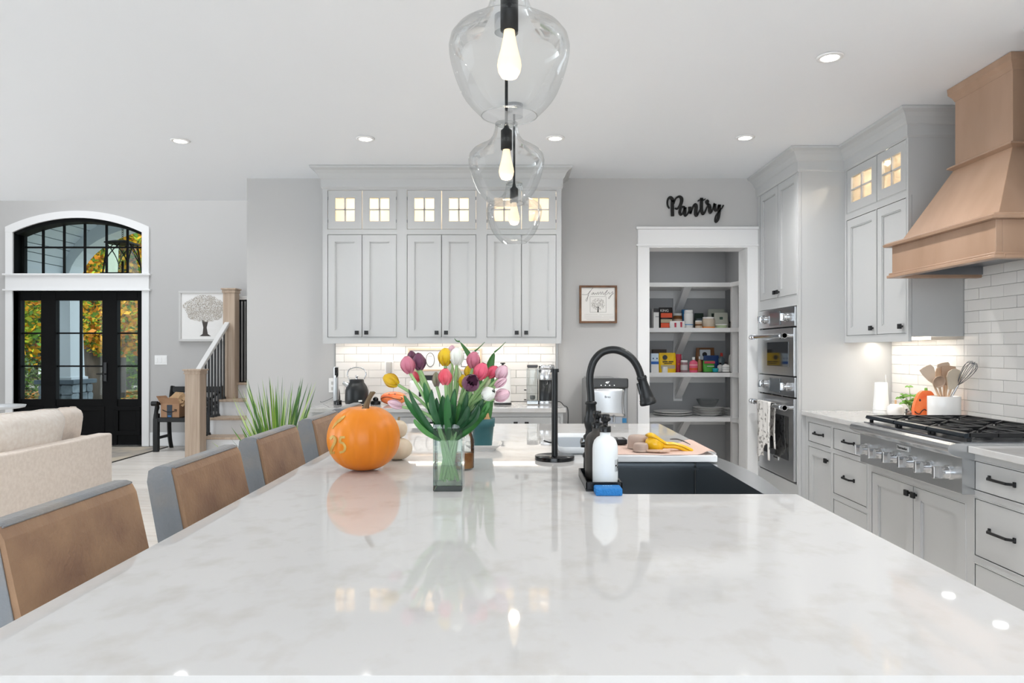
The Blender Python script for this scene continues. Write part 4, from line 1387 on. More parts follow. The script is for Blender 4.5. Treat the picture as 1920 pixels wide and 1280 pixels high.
# ================================================================ things on the island
# ---- carved pumpkin
pc = Vector((PX(682, 2.46), 2.46, ZT))
M_PUMP = mat('pumpkin_skin', '#ec8d20', 0.38, noise=(4, '#dc7712', 0.4, 0.75), stretch=(1, 1, 0.5), detail=5)
pk = thing('carved_pumpkin', 'large orange pumpkin with 25 carved in its side', 'pumpkin', pc)
PRX, PRZ = 0.126, 0.1125
def pump_r(z):            # z 0..1
    return math.sin(PI * min(1, max(0, z))) ** 0.55
rings = []
for k in range(29):
    a = -PI / 2 + PI * k / 28
    z = PRZ + PRZ * math.sin(a) * (1.0 if a > 0 else 1.0)
    rr = PRX * max(0.02, math.cos(a)) ** 0.82
    if k >= 26:
        z -= 0.006 * (k - 25)
    ring = []
    for i in range(96):
        t_ = 2 * PI * i / 96
        q = rr * (1 - 0.03 * (1 - abs(math.sin(6 * t_ + 0.3))) ** 2.6)
        ring.append(pc + Vector((q * math.cos(t_), q * math.sin(t_), z)))
    rings.append(ring)
MB().rings(rings).build('body', M_PUMP, pk)
sb_ = pc + Vector((0.004, 0, 2 * PRZ - 0.022))
pts = spline([sb_ + Vector((0, 0, 0)), sb_ + Vector((0.004, 0, 0.018)), sb_ + Vector((0.014, 0, 0.045)), sb_ + Vector((0.028, 0.004, 0.07))], 4)
m = MB()
rr = [0.024, 0.018, 0.0135, 0.0115, 0.0105, 0.0095, 0.009, 0.0085, 0.008, 0.008, 0.0085, 0.009, 0.0095]
for k in range(6):
    t_ = k * PI / 3
    m.tube([p + Vector((math.cos(t_ + i * 0.06), math.sin(t_ + i * 0.06), 0)) * rr[i] * 0.62 for i, p in enumerate(pts)], [q * 0.5 for q in rr], 7)
m.build('stem', mat('pumpkin_stem', '#7a6a52', 0.8, noise=(30, '#5b4d3a'), stretch=(1, 1, 0.2)), pk)
M_CARVE = mat('pumpkin_flesh', '#d8b56a', 0.6, noise=(20, '#b98d3c'))
def carve(strokes, w_, wide=None):
    """carved strokes wrapped onto the pumpkin: pixel polyline -> surface"""
    m = MB()
    for st_ in strokes:
        pts3 = spline([(x, y, 0) for x, y in st_], 4)
        left, right = [], []
        for i, p in enumerate(pts3):
            d = (pts3[min(i + 1, len(pts3) - 1)] - pts3[max(i - 1, 0)]).normalized()
            nn = Vector((-d.y, d.x, 0))
            ww = w_ * (wide[i * len(wide) // len(pts3)] if wide else 1)
            left.append(p + nn * ww / 2); right.append(p - nn * ww / 2)
        def on(p, lift):
            X, Z = PX(p.x, 2.40) , PZ(p.y, 2.40)
            o = Vector((0, 0, CAM_H))
            tgt = Vector((X, 2.40, Z))
            dr = (tgt - o)
            best = None
            tt = 0.8
            while tt < 1.15:                     # walk along the sight line to the skin
                w = o + dr * tt - pc
                zz = (w.z - PRZ) / PRZ
                if abs(zz) < 1:
                    rad = PRX * max(0.02, math.sqrt(1 - zz * zz)) ** 0.82
                    if math.hypot(w.x, w.y) <= rad * 0.999:
                        best = w
                        break
                tt += 0.0004
            if best is None:
                w = tgt - pc
                zz = max(-0.98, min(0.98, (w.z - PRZ) / PRZ))
                rad = PRX * math.sqrt(1 - zz * zz) ** 0.82
                best = Vector((-rad * 0.985, -0.02, w.z))
            dirn = Vector((best.x, best.y, 0)).normalized()
            return pc + best + dirn * lift
        for i in range(len(pts3) - 1):
            a, b, c_, d_ = on(left[i], 0.0022), on(left[i + 1], 0.0022), on(right[i + 1], 0.0022), on(right[i], 0.0022)
            a2, b2, c2, d2 = on(left[i], -0.01), on(left[i + 1], -0.01), on(right[i + 1], -0.01), on(right[i], -0.01)
            m.add([a, b, c_, d_, a2, b2, c2, d2], [(0, 1, 2, 3), (4, 7, 6, 5), (0, 4, 5, 1), (1, 5, 6, 2), (2, 6, 7, 3), (3, 7, 4, 0)])
    m.build('carving', M_CARVE, pk)
carve([[(620, 823), (624, 818), (628, 821), (628.5, 828), (623.5, 839), (620.5, 848)], [(620, 848.5), (628, 848.5)]], 4.6)
carve([[(647, 819.5), (638.5, 819.5)], [(638.5, 819.5), (638.2, 830)], [(638.2, 829), (644, 831), (647.5, 838), (645, 845.5), (637.5, 848)]], 4.2)
carve([[(624, 803), (631, 793), (639, 786), (647, 779.5)]], 4.5, (0.4, 0.9, 1.2, 1.0, 0.5))

# ---- stacked white gourds
M_GOUR = mat('white_gourd', '#e5d8c4', 0.5, noise=(9, '#d3c2a8'))
gd = 2.69
gb = P(745, 864, gd); gb.z = ZT
def gourd(c, rx, rz, lab, stem):
    t_ = thing('white_gourd', lab, 'gourd', c, 'white gourds beside the pumpkin')
    rings = []
    for k in range(17):
        a = -PI / 2 + PI * k / 16
        rings.append([Vector(c) + Vector((rx * max(0.02, math.cos(a)) ** 0.85 * (1 - 0.03 * (1 - abs(math.sin(4 * u))) ** 2) * math.cos(u), rx * max(0.02, math.cos(a)) ** 0.85 * (1 - 0.03 * (1 - abs(math.sin(4 * u))) ** 2) * math.sin(u), rz + rz * math.sin(a))) for u in [2 * PI * i / 48 for i in range(48)]])
    MB().rings(rings).build('body', M_GOUR, t_)
    if stem:
        MB().cyl(Vector(c) + Vector((0, 0, 2 * rz - 0.005)), Vector(c) + Vector((0.004, 0, 2 * rz + 0.012)), 0.005, 0.004, 8).build('stem', mat('gourd_stem', '#9c8a68', 0.8), t_)
gourd(gb, 0.058, 0.042, 'larger white gourd at the bottom of the stack behind the pumpkin', False)
gourd(gb + Vector((0.003, 0, 0.083)), 0.036, 0.034, 'smaller white gourd on top of the stack behind the pumpkin', True)

# ---- glass vase with tulips
vd = 2.12
vx0, vx1 = PX(812, 2.08), PX(867, 2.08)
vc = Vector(((vx0 + vx1) / 2, 2.08 + (vx1 - vx0) / 2, ZT))
hw = (vx1 - vx0) / 2
va_ = thing('glass_vase', 'tall square clear glass vase filled with green stems', 'vase', vc)
ht = 0.199
th = 0.005
m = MB()
for s_ in (-1, 1):
    m.box(vc.x - hw, vc.x + hw, vc.y + s_ * hw, vc.y + s_ * (hw - th), ZT + 0.018, ZT + ht)
    m.box(vc.x + s_ * hw, vc.x + s_ * (hw - th), vc.y - hw + th, vc.y + hw - th, ZT + 0.018, ZT + ht)
m.build('wall', glass('vase_glass', '#f3f8f6', 1.2, ior=1.5), va_)
MB().box(vc.x - hw, vc.x + hw, vc.y - hw, vc.y + hw, ZT, ZT + 0.018).build('base', glass('vase_base', '#e8f0ed', 1.2, ior=1.5), va_, bev=0.003)
MB().box(vc.x - hw + th, vc.x + hw - th, vc.y - hw + th, vc.y + hw - th, ZT + 0.018, ZT + 0.075).build('water', glass('vase_water', '#e8eedd', 1.0, ior=1.33), va_)

TC = {'yellow': ('#e3bd17', '#cf9f0c'), 'pink': ('#cf7c90', '#b55f78'), 'purple': ('#73405c', '#552742'), 'white': ('#f3f3ee', '#dde2d2'), 'red': ('#dc4256', '#e8808a'), 'coral': ('#e2607a', '#d2455f'), 'pale': ('#e2bfca', '#cf9fb0'), 'bud': ('#dfe3c4', '#b8c288'), 'mauve': ('#a07b86', '#8fa06e')}
TM = {k: mat('petal_' + k, a, 0.5, noise=(22, b, 0.4, 0.75), stretch=(1, 1, 0.3), sheen=0.15) for k, (a, b) in TC.items()}
M_STEM = mat('tulip_stem', '#9cc084', 0.5)
M_TLEAF = mat('tulip_leaf', '#3d7a42', 0.42, noise=(12, '#2a6136', 0.35, 0.65), stretch=(1, 1, 0.2))
M_TLEAFD = mat('tulip_leaf_dark', '#2c5f37', 0.42, noise=(12, '#1f4a2c', 0.35, 0.65), stretch=(1, 1, 0.2))
M_TLEAFL = mat('tulip_leaf_light', '#5c9450', 0.42, noise=(12, '#3f7a3f', 0.35, 0.65), stretch=(1, 1, 0.2))
def petal(m, base, axis, side, L, W, curl, mi=0):
    """one cupped petal along axis, bulging to side"""
    w = axis.cross(side).normalized()
    grid = []
    for i in range(8):
        t_ = i / 7
        wd_ = W * (math.sin(PI * (0.12 + 0.80 * t_)) ** 0.75) * (1 if t_ < 0.9 else 0.62)
        out = curl * math.sin(PI * min(1, t_ * 0.78 + 0.08))
        row = []
        for j in range(5):
            v = (j - 2) / 2
            row.append(base + axis * (L * t_) + w * (wd_ * v) + side * (out * (1 - 0.45 * v * v)) - side * 0.004)
        grid.append(row)
    m.sheet(grid, mi, True)
def leaf_blade(m, pts, W, nrm_hint, fold=0.25, mi=0):
    pts = spline(pts, 4)
    n = len(pts)
    grid = []
    for i, p in enumerate(pts):
        t_ = i / (n - 1)
        d = (pts[min(i + 1, n - 1)] - pts[max(i - 1, 0)]).normalized()
        w = d.cross(Vector(nrm_hint))
        w = w.normalized() if w.length > 1e-4 else Vector((1, 0, 0))
        nn = w.cross(d)
        ww = W * (math.sin(PI * (0.1 + 0.9 * t_)) ** 0.8 if t_ > 0 else 0.35)
        grid.append([p + w * ww * v + nn * (abs(v) * ww * fold) for v in (-1, -0.5, 0, 0.5, 1)])
    m.sheet(grid, mi, True)
# pixel of the bloom, colour, size (m), tilt towards picture (dx,dz), depth offset, label words, leaf pixels
TUL = [
 (733, 713, 'yellow', 0.045, (-0.55, 0.35), -0.01, 'yellow tulip leaning far out towards the kettle'),
 (765, 684, 'pink', 0.047, (-0.22, 1), -0.03, 'dusty pink tulip beside the purple one'),
 (773, 668, 'purple', 0.032, (-0.2, 1), 0.05, 'small plum tulip mostly hidden behind the dusty pink one'),
 (786, 678, 'purple', 0.046, (-0.1, 1), 0.0, 'closed purple tulip at the top of the bunch'),
 (781, 706, 'red', 0.032, (-0.5, 0.9), 0.04, 'small rosy tulip below the purple one'),
 (835, 669, 'yellow', 0.048, (0.02, 1), 0.0, 'upright yellow tulip at the top centre of the bunch'),
 (857, 668, 'white', 0.048, (0.05, 1), -0.01, 'upright white tulip next to the top yellow one'),
 (848, 657, 'pale', 0.03, (0, 1), 0.06, 'pale lilac tulip peeking out behind the top white one'),
 (888, 675, 'pink', 0.046, (0.1, 1), 0.01, 'pink tulip high up near the green calla leaf'),
 (902, 696, 'coral', 0.047, (0.3, 0.8), -0.04, 'coral tulip below the high pink one'),
 (924, 697, 'coral', 0.038, (0.5, 0.6), 0.02, 'coral tulip squeezed between two others at the side'),
 (941, 698, 'pale', 0.042, (0.4, 0.7), 0.0, 'pale pink tulip beside the roll of paper'),
 (939, 717, 'pale', 0.038, (0.75, 0.55), -0.02, 'slim pale pink tulip pointing sideways'),
 (916, 738, 'white', 0.045, (0.5, 0.3), -0.06, 'white tulip facing out low at the side'),
 (941, 741, 'pale', 0.044, (0.7, 0.3), -0.01, 'lowest pale pink tulip at the outer side'),
 (835, 706, 'red', 0.044, (0.0, 0.9), -0.06, 'bright red tulip in the middle of the bunch'),
 (882, 719, 'purple', 0.047, (0.25, 0.35), -0.07, 'open dark purple tulip facing the camera'),
 (882, 697, 'yellow', 0.042, (0.0, 1), 0.05, 'yellow tulip behind the open purple one'),
 (859, 703, 'bud', 0.04, (0.0, 1), 0.02, 'greenish white tulip bud in the centre'),
 (818, 711, 'mauve', 0.04, (-0.05, 1), 0.0, 'half green mauve tulip bud beside the red tulip'),
 (741, 758, 'pale', 0.042, (-0.95, 0.35), -0.02, 'drooping pale bud low over the pumpkin side'),
 (913, 716, 'bud', 0.036, (0.5, 0.8), 0.03, 'pale green bud behind the coral tulip'),
 (842, 691, 'white', 0.036, (0.0, 1), 0.06, 'white tulip half hidden above the red one'),
 (868, 714, 'yellow', 0.036, (-0.1, 1), 0.02, 'short yellow tulip beside the open purple one'),
]
rt_ = random.Random(5)
vtop = ZT + ht
for i, (px, py, colr, sz, tl, dz_, lab) in enumerate(TUL):
    sz *= 1.12
    d = vc.y + dz_
    c = P(px, py, d)
    ax = Vector((tl[0], -0.12 - (0.5 if colr == 'purple' and tl[1] < 0.5 else 0) - (0.45 if px == 916 else 0), tl[1])).normalized()
    fr_ = (px - 840) / 110.0
    mouth = Vector((vc.x + max(-0.8, min(0.8, fr_ * 1.2)) * hw * 0.9, vc.y + rt_.uniform(-0.7, 0.7) * hw, vtop))
    foot = Vector((vc.x - max(-0.75, min(0.75, fr_)) * hw * 0.4 + rt_.uniform(-0.55, 0.55) * hw, vc.y + rt_.uniform(-0.6, 0.6) * hw, ZT + 0.024 + rt_.uniform(0, 0.01)))
    t_ = thing('tulip', lab, 'tulip', foot, 'tulips in the glass vase')
    base = c - ax * sz * 0.5
    mid = lerp(mouth, base, 0.55) + Vector((0, 0, 0.012)) - ax * 0.01
    MB().tube(spline([foot, lerp(foot, mouth, 0.5), mouth, mid, base + ax * 0.002], 5), 0.0048, 7).build('stem', M_STEM, t_)
    m = MB()
    s0 = ax.orthogonal().normalized()
    slim = colr in ('bud', 'mauve') or px in (741, 939)
    W, cu = (sz * 0.30, sz * 0.26) if slim else (sz * 0.40, sz * 0.44)
    opened = lab.startswith('open')
    for k in range(6):
        a = k * PI / 3
        side = Matrix.Rotation(a + 0.3, 3, ax) @ s0
        axk = (ax + side * (0.28 if opened else (0.03 if k % 2 else -0.02))).normalized()
        petal(m, base, axk, side, sz * (1.0 if k % 2 else 0.95), W, cu * (1.0 if k % 2 else 0.9))
    m.build('bloom', TM[colr], t_)
    if opened:
        mm = MB()
        for k in range(6):
            mm.cyl(base, base + (ax + (Matrix.Rotation(k, 3, ax) @ s0) * 0.35).normalized() * sz * 0.5, 0.0016, n=5)
        mm.build('stamen', M_BLACK, t_)
    # leaves rise from the vase mouth along the stem
    if i not in (2, 4, 7, 17, 22):
        m = MB()
        tip = lerp(mouth, base, rt_.uniform(0.5, 0.82)) + Vector((fr_ * 0.02 + rt_.uniform(-0.015, 0.015), rt_.uniform(-0.06, 0.0), rt_.uniform(-0.01, 0.02)))
        st0 = Vector((mouth.x * 0.7 + vc.x * 0.3, mouth.y, vtop - 0.05))
        tw_ = rt_.uniform(-1, 1)
        leaf_blade(m, [st0, lerp(st0, tip, 0.35) + Vector((fr_ * 0.012, -0.01, 0.0)), lerp(st0, tip, 0.7) + Vector((fr_ * 0.016, -0.018, 0.008)), tip], rt_.uniform(0.007, 0.013), (0.8 * tw_, -1, 0.2), 0.45)
        m.build('leaf', (M_TLEAF, M_TLEAFD, M_TLEAFL)[i % 3], t_)
    if i % 3 == 0:
        m = MB()
        a = rt_.uniform(-1, 1)
        st0 = Vector((vc.x + a * hw * 0.6, vc.y - hw * 0.6, vtop - 0.02))
        tip = st0 + Vector((a * 0.07 + rt_.uniform(-0.02, 0.02), rt_.uniform(-0.05, -0.01), rt_.uniform(0.06, 0.13)))
        leaf_blade(m, [st0, lerp(st0, tip, 0.5) + Vector((a * 0.015, -0.02, 0)), tip], rt_.uniform(0.009, 0.016), (rt_.uniform(-0.9, 0.9), -1, 0.1), 0.35)
        m.build('leaf', (M_TLEAFD, M_TLEAFL, M_TLEAF)[i % 3], t_)

# ---- honey jar, teal pot, saucer
jd = 2.47
jc = Vector((PX(869, jd), jd, ZT))
jr = 0.038
ja = thing('glass_jar', 'clear glass jar half full of amber syrup behind the vase', 'jar', jc)
MB().lathe(jc, [(jr * 0.9, 0.003), (jr, 0.008), (jr, 0.105), (jr * 0.85, 0.12), (jr * 0.78, 0.128), (jr * 0.8, 0.15)], 28, cap1=False).build('wall', glass('jar_glass', '#f1f4f4', 1.3), ja)
MB().lathe(jc, [(jr * 0.86, 0.006), (jr * 0.93, 0.01), (jr * 0.93, 0.058), (0.0, 0.058)], 28).build('syrup', mat('amber_syrup', '#a05a22', 0.15, noise=(25, '#c98a42')), ja)
m = MB().lathe(jc + Vector((0, 0, 0.146)), [(jr * 0.84, 0), (jr * 0.84, 0.012), (jr * 0.6, 0.018), (0.0, 0.019)], 28)
m.tube(spline([jc + Vector((0.01, 0, 0.16)), jc + Vector((0.02, 0, 0.178)), jc + Vector((0.034, 0, 0.176)), jc + Vector((0.036, 0, 0.15)), jc + Vector((0.034, 0, 0.13))], 4), 0.003, 6)
m.build('lid', glass('lid_glass', '#e4e8e8', 2.5), ja)

pd = 2.97
sc_ = Vector((PX(907, pd), pd, ZT))
dish = thing('white_saucer', 'white footed square dish under the teal flower pot', 'dish', sc_)
m = MB()
def sq(rad, z, k=5):
    out = []
    for i in range(32):
        t_ = 2 * PI * i / 32
        c, s_ = math.cos(t_), math.sin(t_)
        q = rad / max(abs(c), abs(s_)) ** 0.75
        out.append(sc_ + Vector((q * c, q * s_, z)))
    return out
m.rings([sq(0.05, 0), sq(0.052, 0.006), sq(0.062, 0.012), sq(0.078, 0.024), sq(0.08, 0.026), sq(0.074, 0.025), sq(0.058, 0.014), sq(0.02, 0.012)])
m.build('plate', M_CERAM, dish)
pot = sc_ + Vector((-0.004, 0, 0.014))
tp = thing('potted_amaryllis', 'teal plastic flower pot with a sprouting green plant behind the vase', 'potted plant', pot)
M_TEAL = mat('teal_plastic', '#2c5e63', 0.45)
pr = 0.05
MB().lathe(pot, [(pr * 0.78, 0), (pr * 0.93, 0.082), (pr * 1.0, 0.083), (pr * 1.04, 0.117), (pr * 0.98, 0.117), (pr * 0.93, 0.1), (0, 0.1)], 32).build('pot', M_TEAL, tp)
MB().lathe(pot, [(pr * 0.95, 0.1), (pr * 0.9, 0.106), (0, 0.11)], 24).build('soil', mat('soil', '#3b3028', 0.95, bump=(80, 0.8)), tp)
MB().lathe(pot + Vector((0.02, -0.02, 0.1)), [(0.015, 0), (0.016, 0.012), (0.009, 0.024), (0.006, 0.04), (0.0, 0.042)], 14).build('bulb', mat('bulb_skin', '#c49a6c', 0.7), tp)
for k, (dx, dz, w_, bend) in enumerate(((-0.02, 0.2, 0.012, -0.02), (-0.01, 0.22, 0.012, 0.0), (0.0, 0.17, 0.01, 0.02), (-0.028, 0.16, 0.011, -0.04), (0.012, 0.24, 0.011, 0.03), (-0.015, 0.13, 0.009, -0.05))):
    m = MB()
    b0 = pot + Vector((dx, 0.005 * (k % 3 - 1), 0.105))
    leaf_blade(m, [b0, b0 + Vector((bend * 0.3, 0, dz * 0.5)), b0 + Vector((bend, -0.01, dz))], w_, (0.2, -1, 0), 0.3)
    m.build('leaf', mat('amaryllis_leaf', '#3b7034', 0.45), tp)
# two calla like blades rising above the tulips
for (pxa, pya, pxb, pyb, pxc, pyc, w_, tipc) in ((873, 790, 884, 678, 862, 640, 0.016, (852, 634)), (915, 790, 918, 690, 927, 660, 0.022, (948, 641)), (893, 790, 890, 700, 890, 658, 0.008, (909, 641))):
    m = MB()
    yv = pd - 0.02
    leaf_blade(m, [P(pxa, pya, yv), P((pxa + pxb) / 2, (pya + pyb) / 2, yv), P(pxb, pyb, yv), P(pxc, pyc, yv)], w_, (0.2, -1, 0), 0.35)
    m.tube(spline([P(pxc, pyc, yv), P((pxc + tipc[0]) / 2 - 1, (pyc + tipc[1]) / 2 + 2, yv), P(tipc[0], tipc[1], yv)], 4), [0.004 - 0.0004 * k for k in range(9)], 6)
    m.build('leaf', mat('amaryllis_leaf', '#3b7034'), tp)

# ---- paper towel stand
hd_ = 2.69
hc = Vector((PX(1040, hd_), hd_, ZT))
ph = thing('paper_towel_stand', 'empty black upright paper towel stand on a round base', 'stand', hc)
MB().lathe(hc, [(0.076, 0), (0.076, 0.014), (0.0755, 0.0155), (0.0, 0.0155)], 48).build('base', mat('stand_base', '#131416', 0.18), ph)
MB().cyl(hc + Vector((0, 0, 0.0155)), hc + Vector((0, 0, 0.335)), 0.0118, n=20).build('rod', M_MATTE, ph)
MB().cyl(hc + Vector((0, 0, 0.335)), hc + Vector((0, 0, 0.348)), 0.0165, n=20).build('cap', M_MATTE, ph, bev=0.001)

# ---- blue grey tray with white rim
tx0, tx1 = PX(1046, 2.86), PX(1178, 2.86)
ta = thing('serving_tray', 'shallow grey blue tray with rounded white front beside the faucet', 'tray', ((tx0 + tx1) / 2, 3.03, ZT))
m = MB()
yA, yB = 2.80, 3.28
def trr(ins, z):
    x0, x1, y0, y1 = tx0 + ins - 0.005, 0.40 - ins, yA + ins, yB - ins
    rr_ = 0.03
    out = []
    for (cx, cy, a0) in ((x1 - rr_, y0 + rr_, -PI / 2), (x1 - rr_, y1 - rr_, 0), (x0 + rr_, y1 - rr_, PI / 2), (x0 + rr_, y0 + rr_, PI)):
        for k in range(5):
            a = a0 + k * PI / 8
            out.append(Vector((cx + rr_ * math.cos(a), cy + rr_ * math.sin(a), z)))
    return out
m.rings([trr(0.03, ZT), trr(0.012, ZT + 0.006), trr(0.0, ZT + 0.03), trr(0.003, ZT + 0.032), trr(0.015, ZT + 0.012), trr(0.03, ZT + 0.008)])
m.build('shell', mat('tray_white', '#dfe3e6', 0.3), ta)
MB().rings([trr(0.018, ZT + 0.0125), trr(0.018, ZT + 0.0145)], 0, False).build('mat', mat('tray_grey', '#8f9aa5', 0.4), ta)
m = MB().tube(spline([P(1020, 826, 2.95) * 1.0, P(1030, 829, 2.92), P(1038, 830, 2.9), P(1043, 833, 2.87)], 4), 0.003, 6)
for v in m.v:
    v.z = max(v.z, ZT + 0.001)
m.build('hair_pin', M_BLACK, label='thin black pin lying beside the grey blue tray', cat='pin')

# ---- soap caddy, bottles, sponge
q0 = PX(1096, 2.36)
cx0, cx1, cy0, cy1 = 0.207, 0.315, 2.08, 2.33
cad = thing('soap_caddy', 'black rectangular soap caddy at the corner of the sink', 'caddy', ((cx0 + cx1) / 2, 2.2, ZT))
m = MB().box(cx0, cx1, cy0, cy1, ZT, ZT + 0.008)
for a in ((cx0, cx0 + 0.005, cy0, cy1), (cx1 - 0.005, cx1, cy0, cy1), (cx0, cx1, cy0, cy0 + 0.005), (cx0, cx1, cy1 - 0.005, cy1)):
    m.box(a[0], a[1], a[2], a[3], ZT + 0.004, ZT + 0.028)
m.build('tray', mat('caddy_black', '#1b1d20', 0.25, 0.4), cad, bev=0.0015)
def soap(c, mt, lab, txt):
    b = thing('soap_bottle', lab, 'bottle', c, 'soap bottles in the caddy')
    R_ = 0.0385
    MB().lathe(c, [(R_ * 0.85, 0), (R_ * 0.97, 0.003), (R_, 0.009), (R_, 0.112), (R_ * 0.97, 0.124), (R_ * 0.86, 0.137), (R_ * 0.66, 0.146), (R_ * 0.42, 0.151), (R_ * 0.39, 0.165)], 36).build('body', mt, b)
    m = MB().lathe(c + Vector((0, 0, 0.163)), [(0.018, 0), (0.018, 0.016), (0.0165, 0.018), (0.0085, 0.018), (0.0085, 0.03), (0.0135, 0.033), (0.0135, 0.051), (0.012, 0.054), (0, 0.054)], 24)
    m.tube([c + Vector((0, 0, 0.208)), c + Vector((0.004, -0.02, 0.208)), c + Vector((0.008, -0.034, 0.204))], 0.0055, 8)
    m.build('pump', M_BLACKG, b)
    if txt:
        for t2, s_, zc_ in (('HAND', 0.053, 0.062),):
            mm = text_mb(t2, s_, 0.0002, Matrix.Identity(4), align='LEFT')
            for v in mm.v:      # tall thin letters wrapped round the bottle
                ang = -PI / 2 + 0.72 + 0.28 * v.x / R_
                z = zc_ + v.y
                v.x, v.y, v.z = c.x + (R_ + 0.0006 + v.z) * math.cos(ang), c.y + (R_ + 0.0006 + v.z) * math.sin(ang), c.z + z
            mm.build('lettering', M_INK, b)
soap(Vector((PX(1133.5, 2.15), 2.135, ZT + 0.008)), mat('soap_white', '#e9edee', 0.4), 'matte white soap bottle with black pump at the front of the caddy', True)
soap(Vector((PX(1133.5, 2.15) - 0.012, 2.245, ZT + 0.008)), mat('soap_dark', '#3d3a37', 0.35), 'dark grey soap bottle with black pump behind the white one', False)
m = MB()
sp = (PX(1116, 2.03), PX(1166, 2.03))
m.box(sp[0], sp[1], 2.015, 2.073, ZT, ZT + 0.022)
spg = thing('sponge', 'bright blue sponge leaning against the soap caddy', 'sponge', ((sp[0] + sp[1]) / 2, 2.045, ZT))
m.build('foam', mat('sponge_blue', '#2f7fc6', 0.85, bump=(150, 0.5)), spg, bev=0.004)
for k in range(4):
    MB().box((sp[0] + sp[1]) / 2 - 0.014 + k * 0.0075, (sp[0] + sp[1]) / 2 - 0.009 + k * 0.0075, 2.052, 2.06, ZT + 0.0218, ZT + 0.0226).build('embossed_mark', mat('sponge_pale', '#7fb2dd', 0.8), spg)

# ---- cutting board across the sink, with mat and utensils
bx0, bx1, by0, by1 = 0.335, 0.752, 2.615, 2.97
M_MARB = mat('board_marble', '#e8e9ea', 0.25, noise=(9, '#b9bec3', 0.58, 0.72), detail=8)
MB().box(bx0, bx1, by0, by1, ZT + 0.001, ZT + 0.027).build('cutting_board', M_MARB, bev=0.005, seg=3, label='thick white marbled board laid across the far end of the sink', cat='board')
ZB = ZT + 0.0275
g = []
for i in range(13):
    row = []
    for j in range(25):
        u, v = j / 24, i / 12
        z = ZB + 0.0015 + 0.003 * (0.5 + 0.5 * math.sin(u * 9 + v * 3)) * v
        if u > 0.86:
            z += 0.014 * math.sin((u - 0.86) / 0.14 * PI * 0.75)
        row.append((lerp(bx0 + 0.008, bx1 - 0.006, u), lerp(by0 + 0.006, by1 - 0.02, v) + 0.006 * math.sin(u * 8), z))
    g.append(row)
MB().sheet(g, thick=0.001, nrm=(0, 0, -1)).build('drying_cloth', mat('pink_cloth', '#d9bdb0', 0.85, bump=(120, 0.2)), label='dusty pink cloth spread on the white board', cat='cloth')
M_TAUPE = mat('taupe_silicone', '#b39f93', 0.6)
def cup(px, d, r_, h, lab):
    c = Vector((PX(px, d), d, ZB + 0.005))
    o = thing('silicone_cup', lab, 'cup', c, 'taupe silicone cups on the board')
    MB().lathe(c, [(r_, 0), (r_ * 0.99, h * 0.6), (r_ * 0.96, h * 0.82), (r_ * 0.86, h * 0.95), (r_ * 0.7, h), (0, h)], 32).build('shell', M_TAUPE, o)
    MB().lathe(c, [(r_ + 0.0012, 0), (r_ + 0.0012, 0.004), (r_, 0.005)], 32, cap0=False, cap1=False).build('rim', M_TAUPE, o)
cup(1196, 2.78, 0.0405, 0.05, 'large upturned taupe cup on the pink cloth')
cup(1201.5, 2.69, 0.0285, 0.031, 'small upturned taupe cup in front of the large one')
# citrus squeezer
M_YEL = mat('squeezer_yellow', '#edb912', 0.28, coat=0.3)
M_YELD = mat('squeezer_seam', '#a87f0a', 0.5)
qd = 2.72
sq_ = thing('citrus_squeezer', 'bright yellow citrus squeezer lying on the pink cloth', 'squeezer', Vector((PX(1260, qd), qd, ZB + 0.005)))
bc = P(1227, 832.5, qd)
Mq = Matrix.Rotation(0.45, 3, 'Y')
m = MB().ball(bc, 0.037, 0.035, 0.031, 28, 16, M=Mq)
m.build('bowl', M_YEL, sq_)
m = MB()
pts = spline([P(1230, 833, qd), P(1246, 836, qd), P(1262, 836, qd), P(1276, 839, qd), P(1288, 845, qd), P(1296, 848, qd)], 5)
m.tube(pts, [0.022, 0.021, 0.02, 0.0185, 0.017] + [0.0155] * (len(pts) - 6) + [0.013], 14, flat=0.62, up=(0, 0, 1))
m.build('lower_handle', M_YEL, sq_)
m = MB()
pts = spline([P(1212, 815, qd), P(1222, 817, qd), P(1236, 825, qd), P(1248, 831, qd), P(1262, 832, qd), P(1278, 836, qd), P(1290, 841, qd), P(1298, 845, qd)], 5)
m.tube(pts, [0.006, 0.012, 0.018, 0.022, 0.024, 0.025, 0.025, 0.024, 0.023, 0.022, 0.02, 0.019, 0.018, 0.017] + [0.0155] * (len(pts) - 15) + [0.012], 14, flat=0.5, up=(0, 0, 1))
m.build('upper_handle', M_YEL, sq_)
m = MB().tube(spline([P(1214, 819, qd - 0.03), P(1226, 820, qd - 0.034), P(1240, 828, qd - 0.03), P(1250, 833, qd - 0.02), P(1266, 833.5, qd - 0.0165), P(1282, 838.5, qd - 0.0165), P(1293, 844, qd - 0.0155)], 4), 0.0011, 6)
m.build('seam', M_YELD, sq_)
m = MB().cyl(P(1213, 816, qd) + Vector((0, -0.012, 0)), P(1213, 816, qd) + Vector((0, 0.012, 0)), 0.005, n=12)
m.build('hinge_pin', M_YELD, sq_)
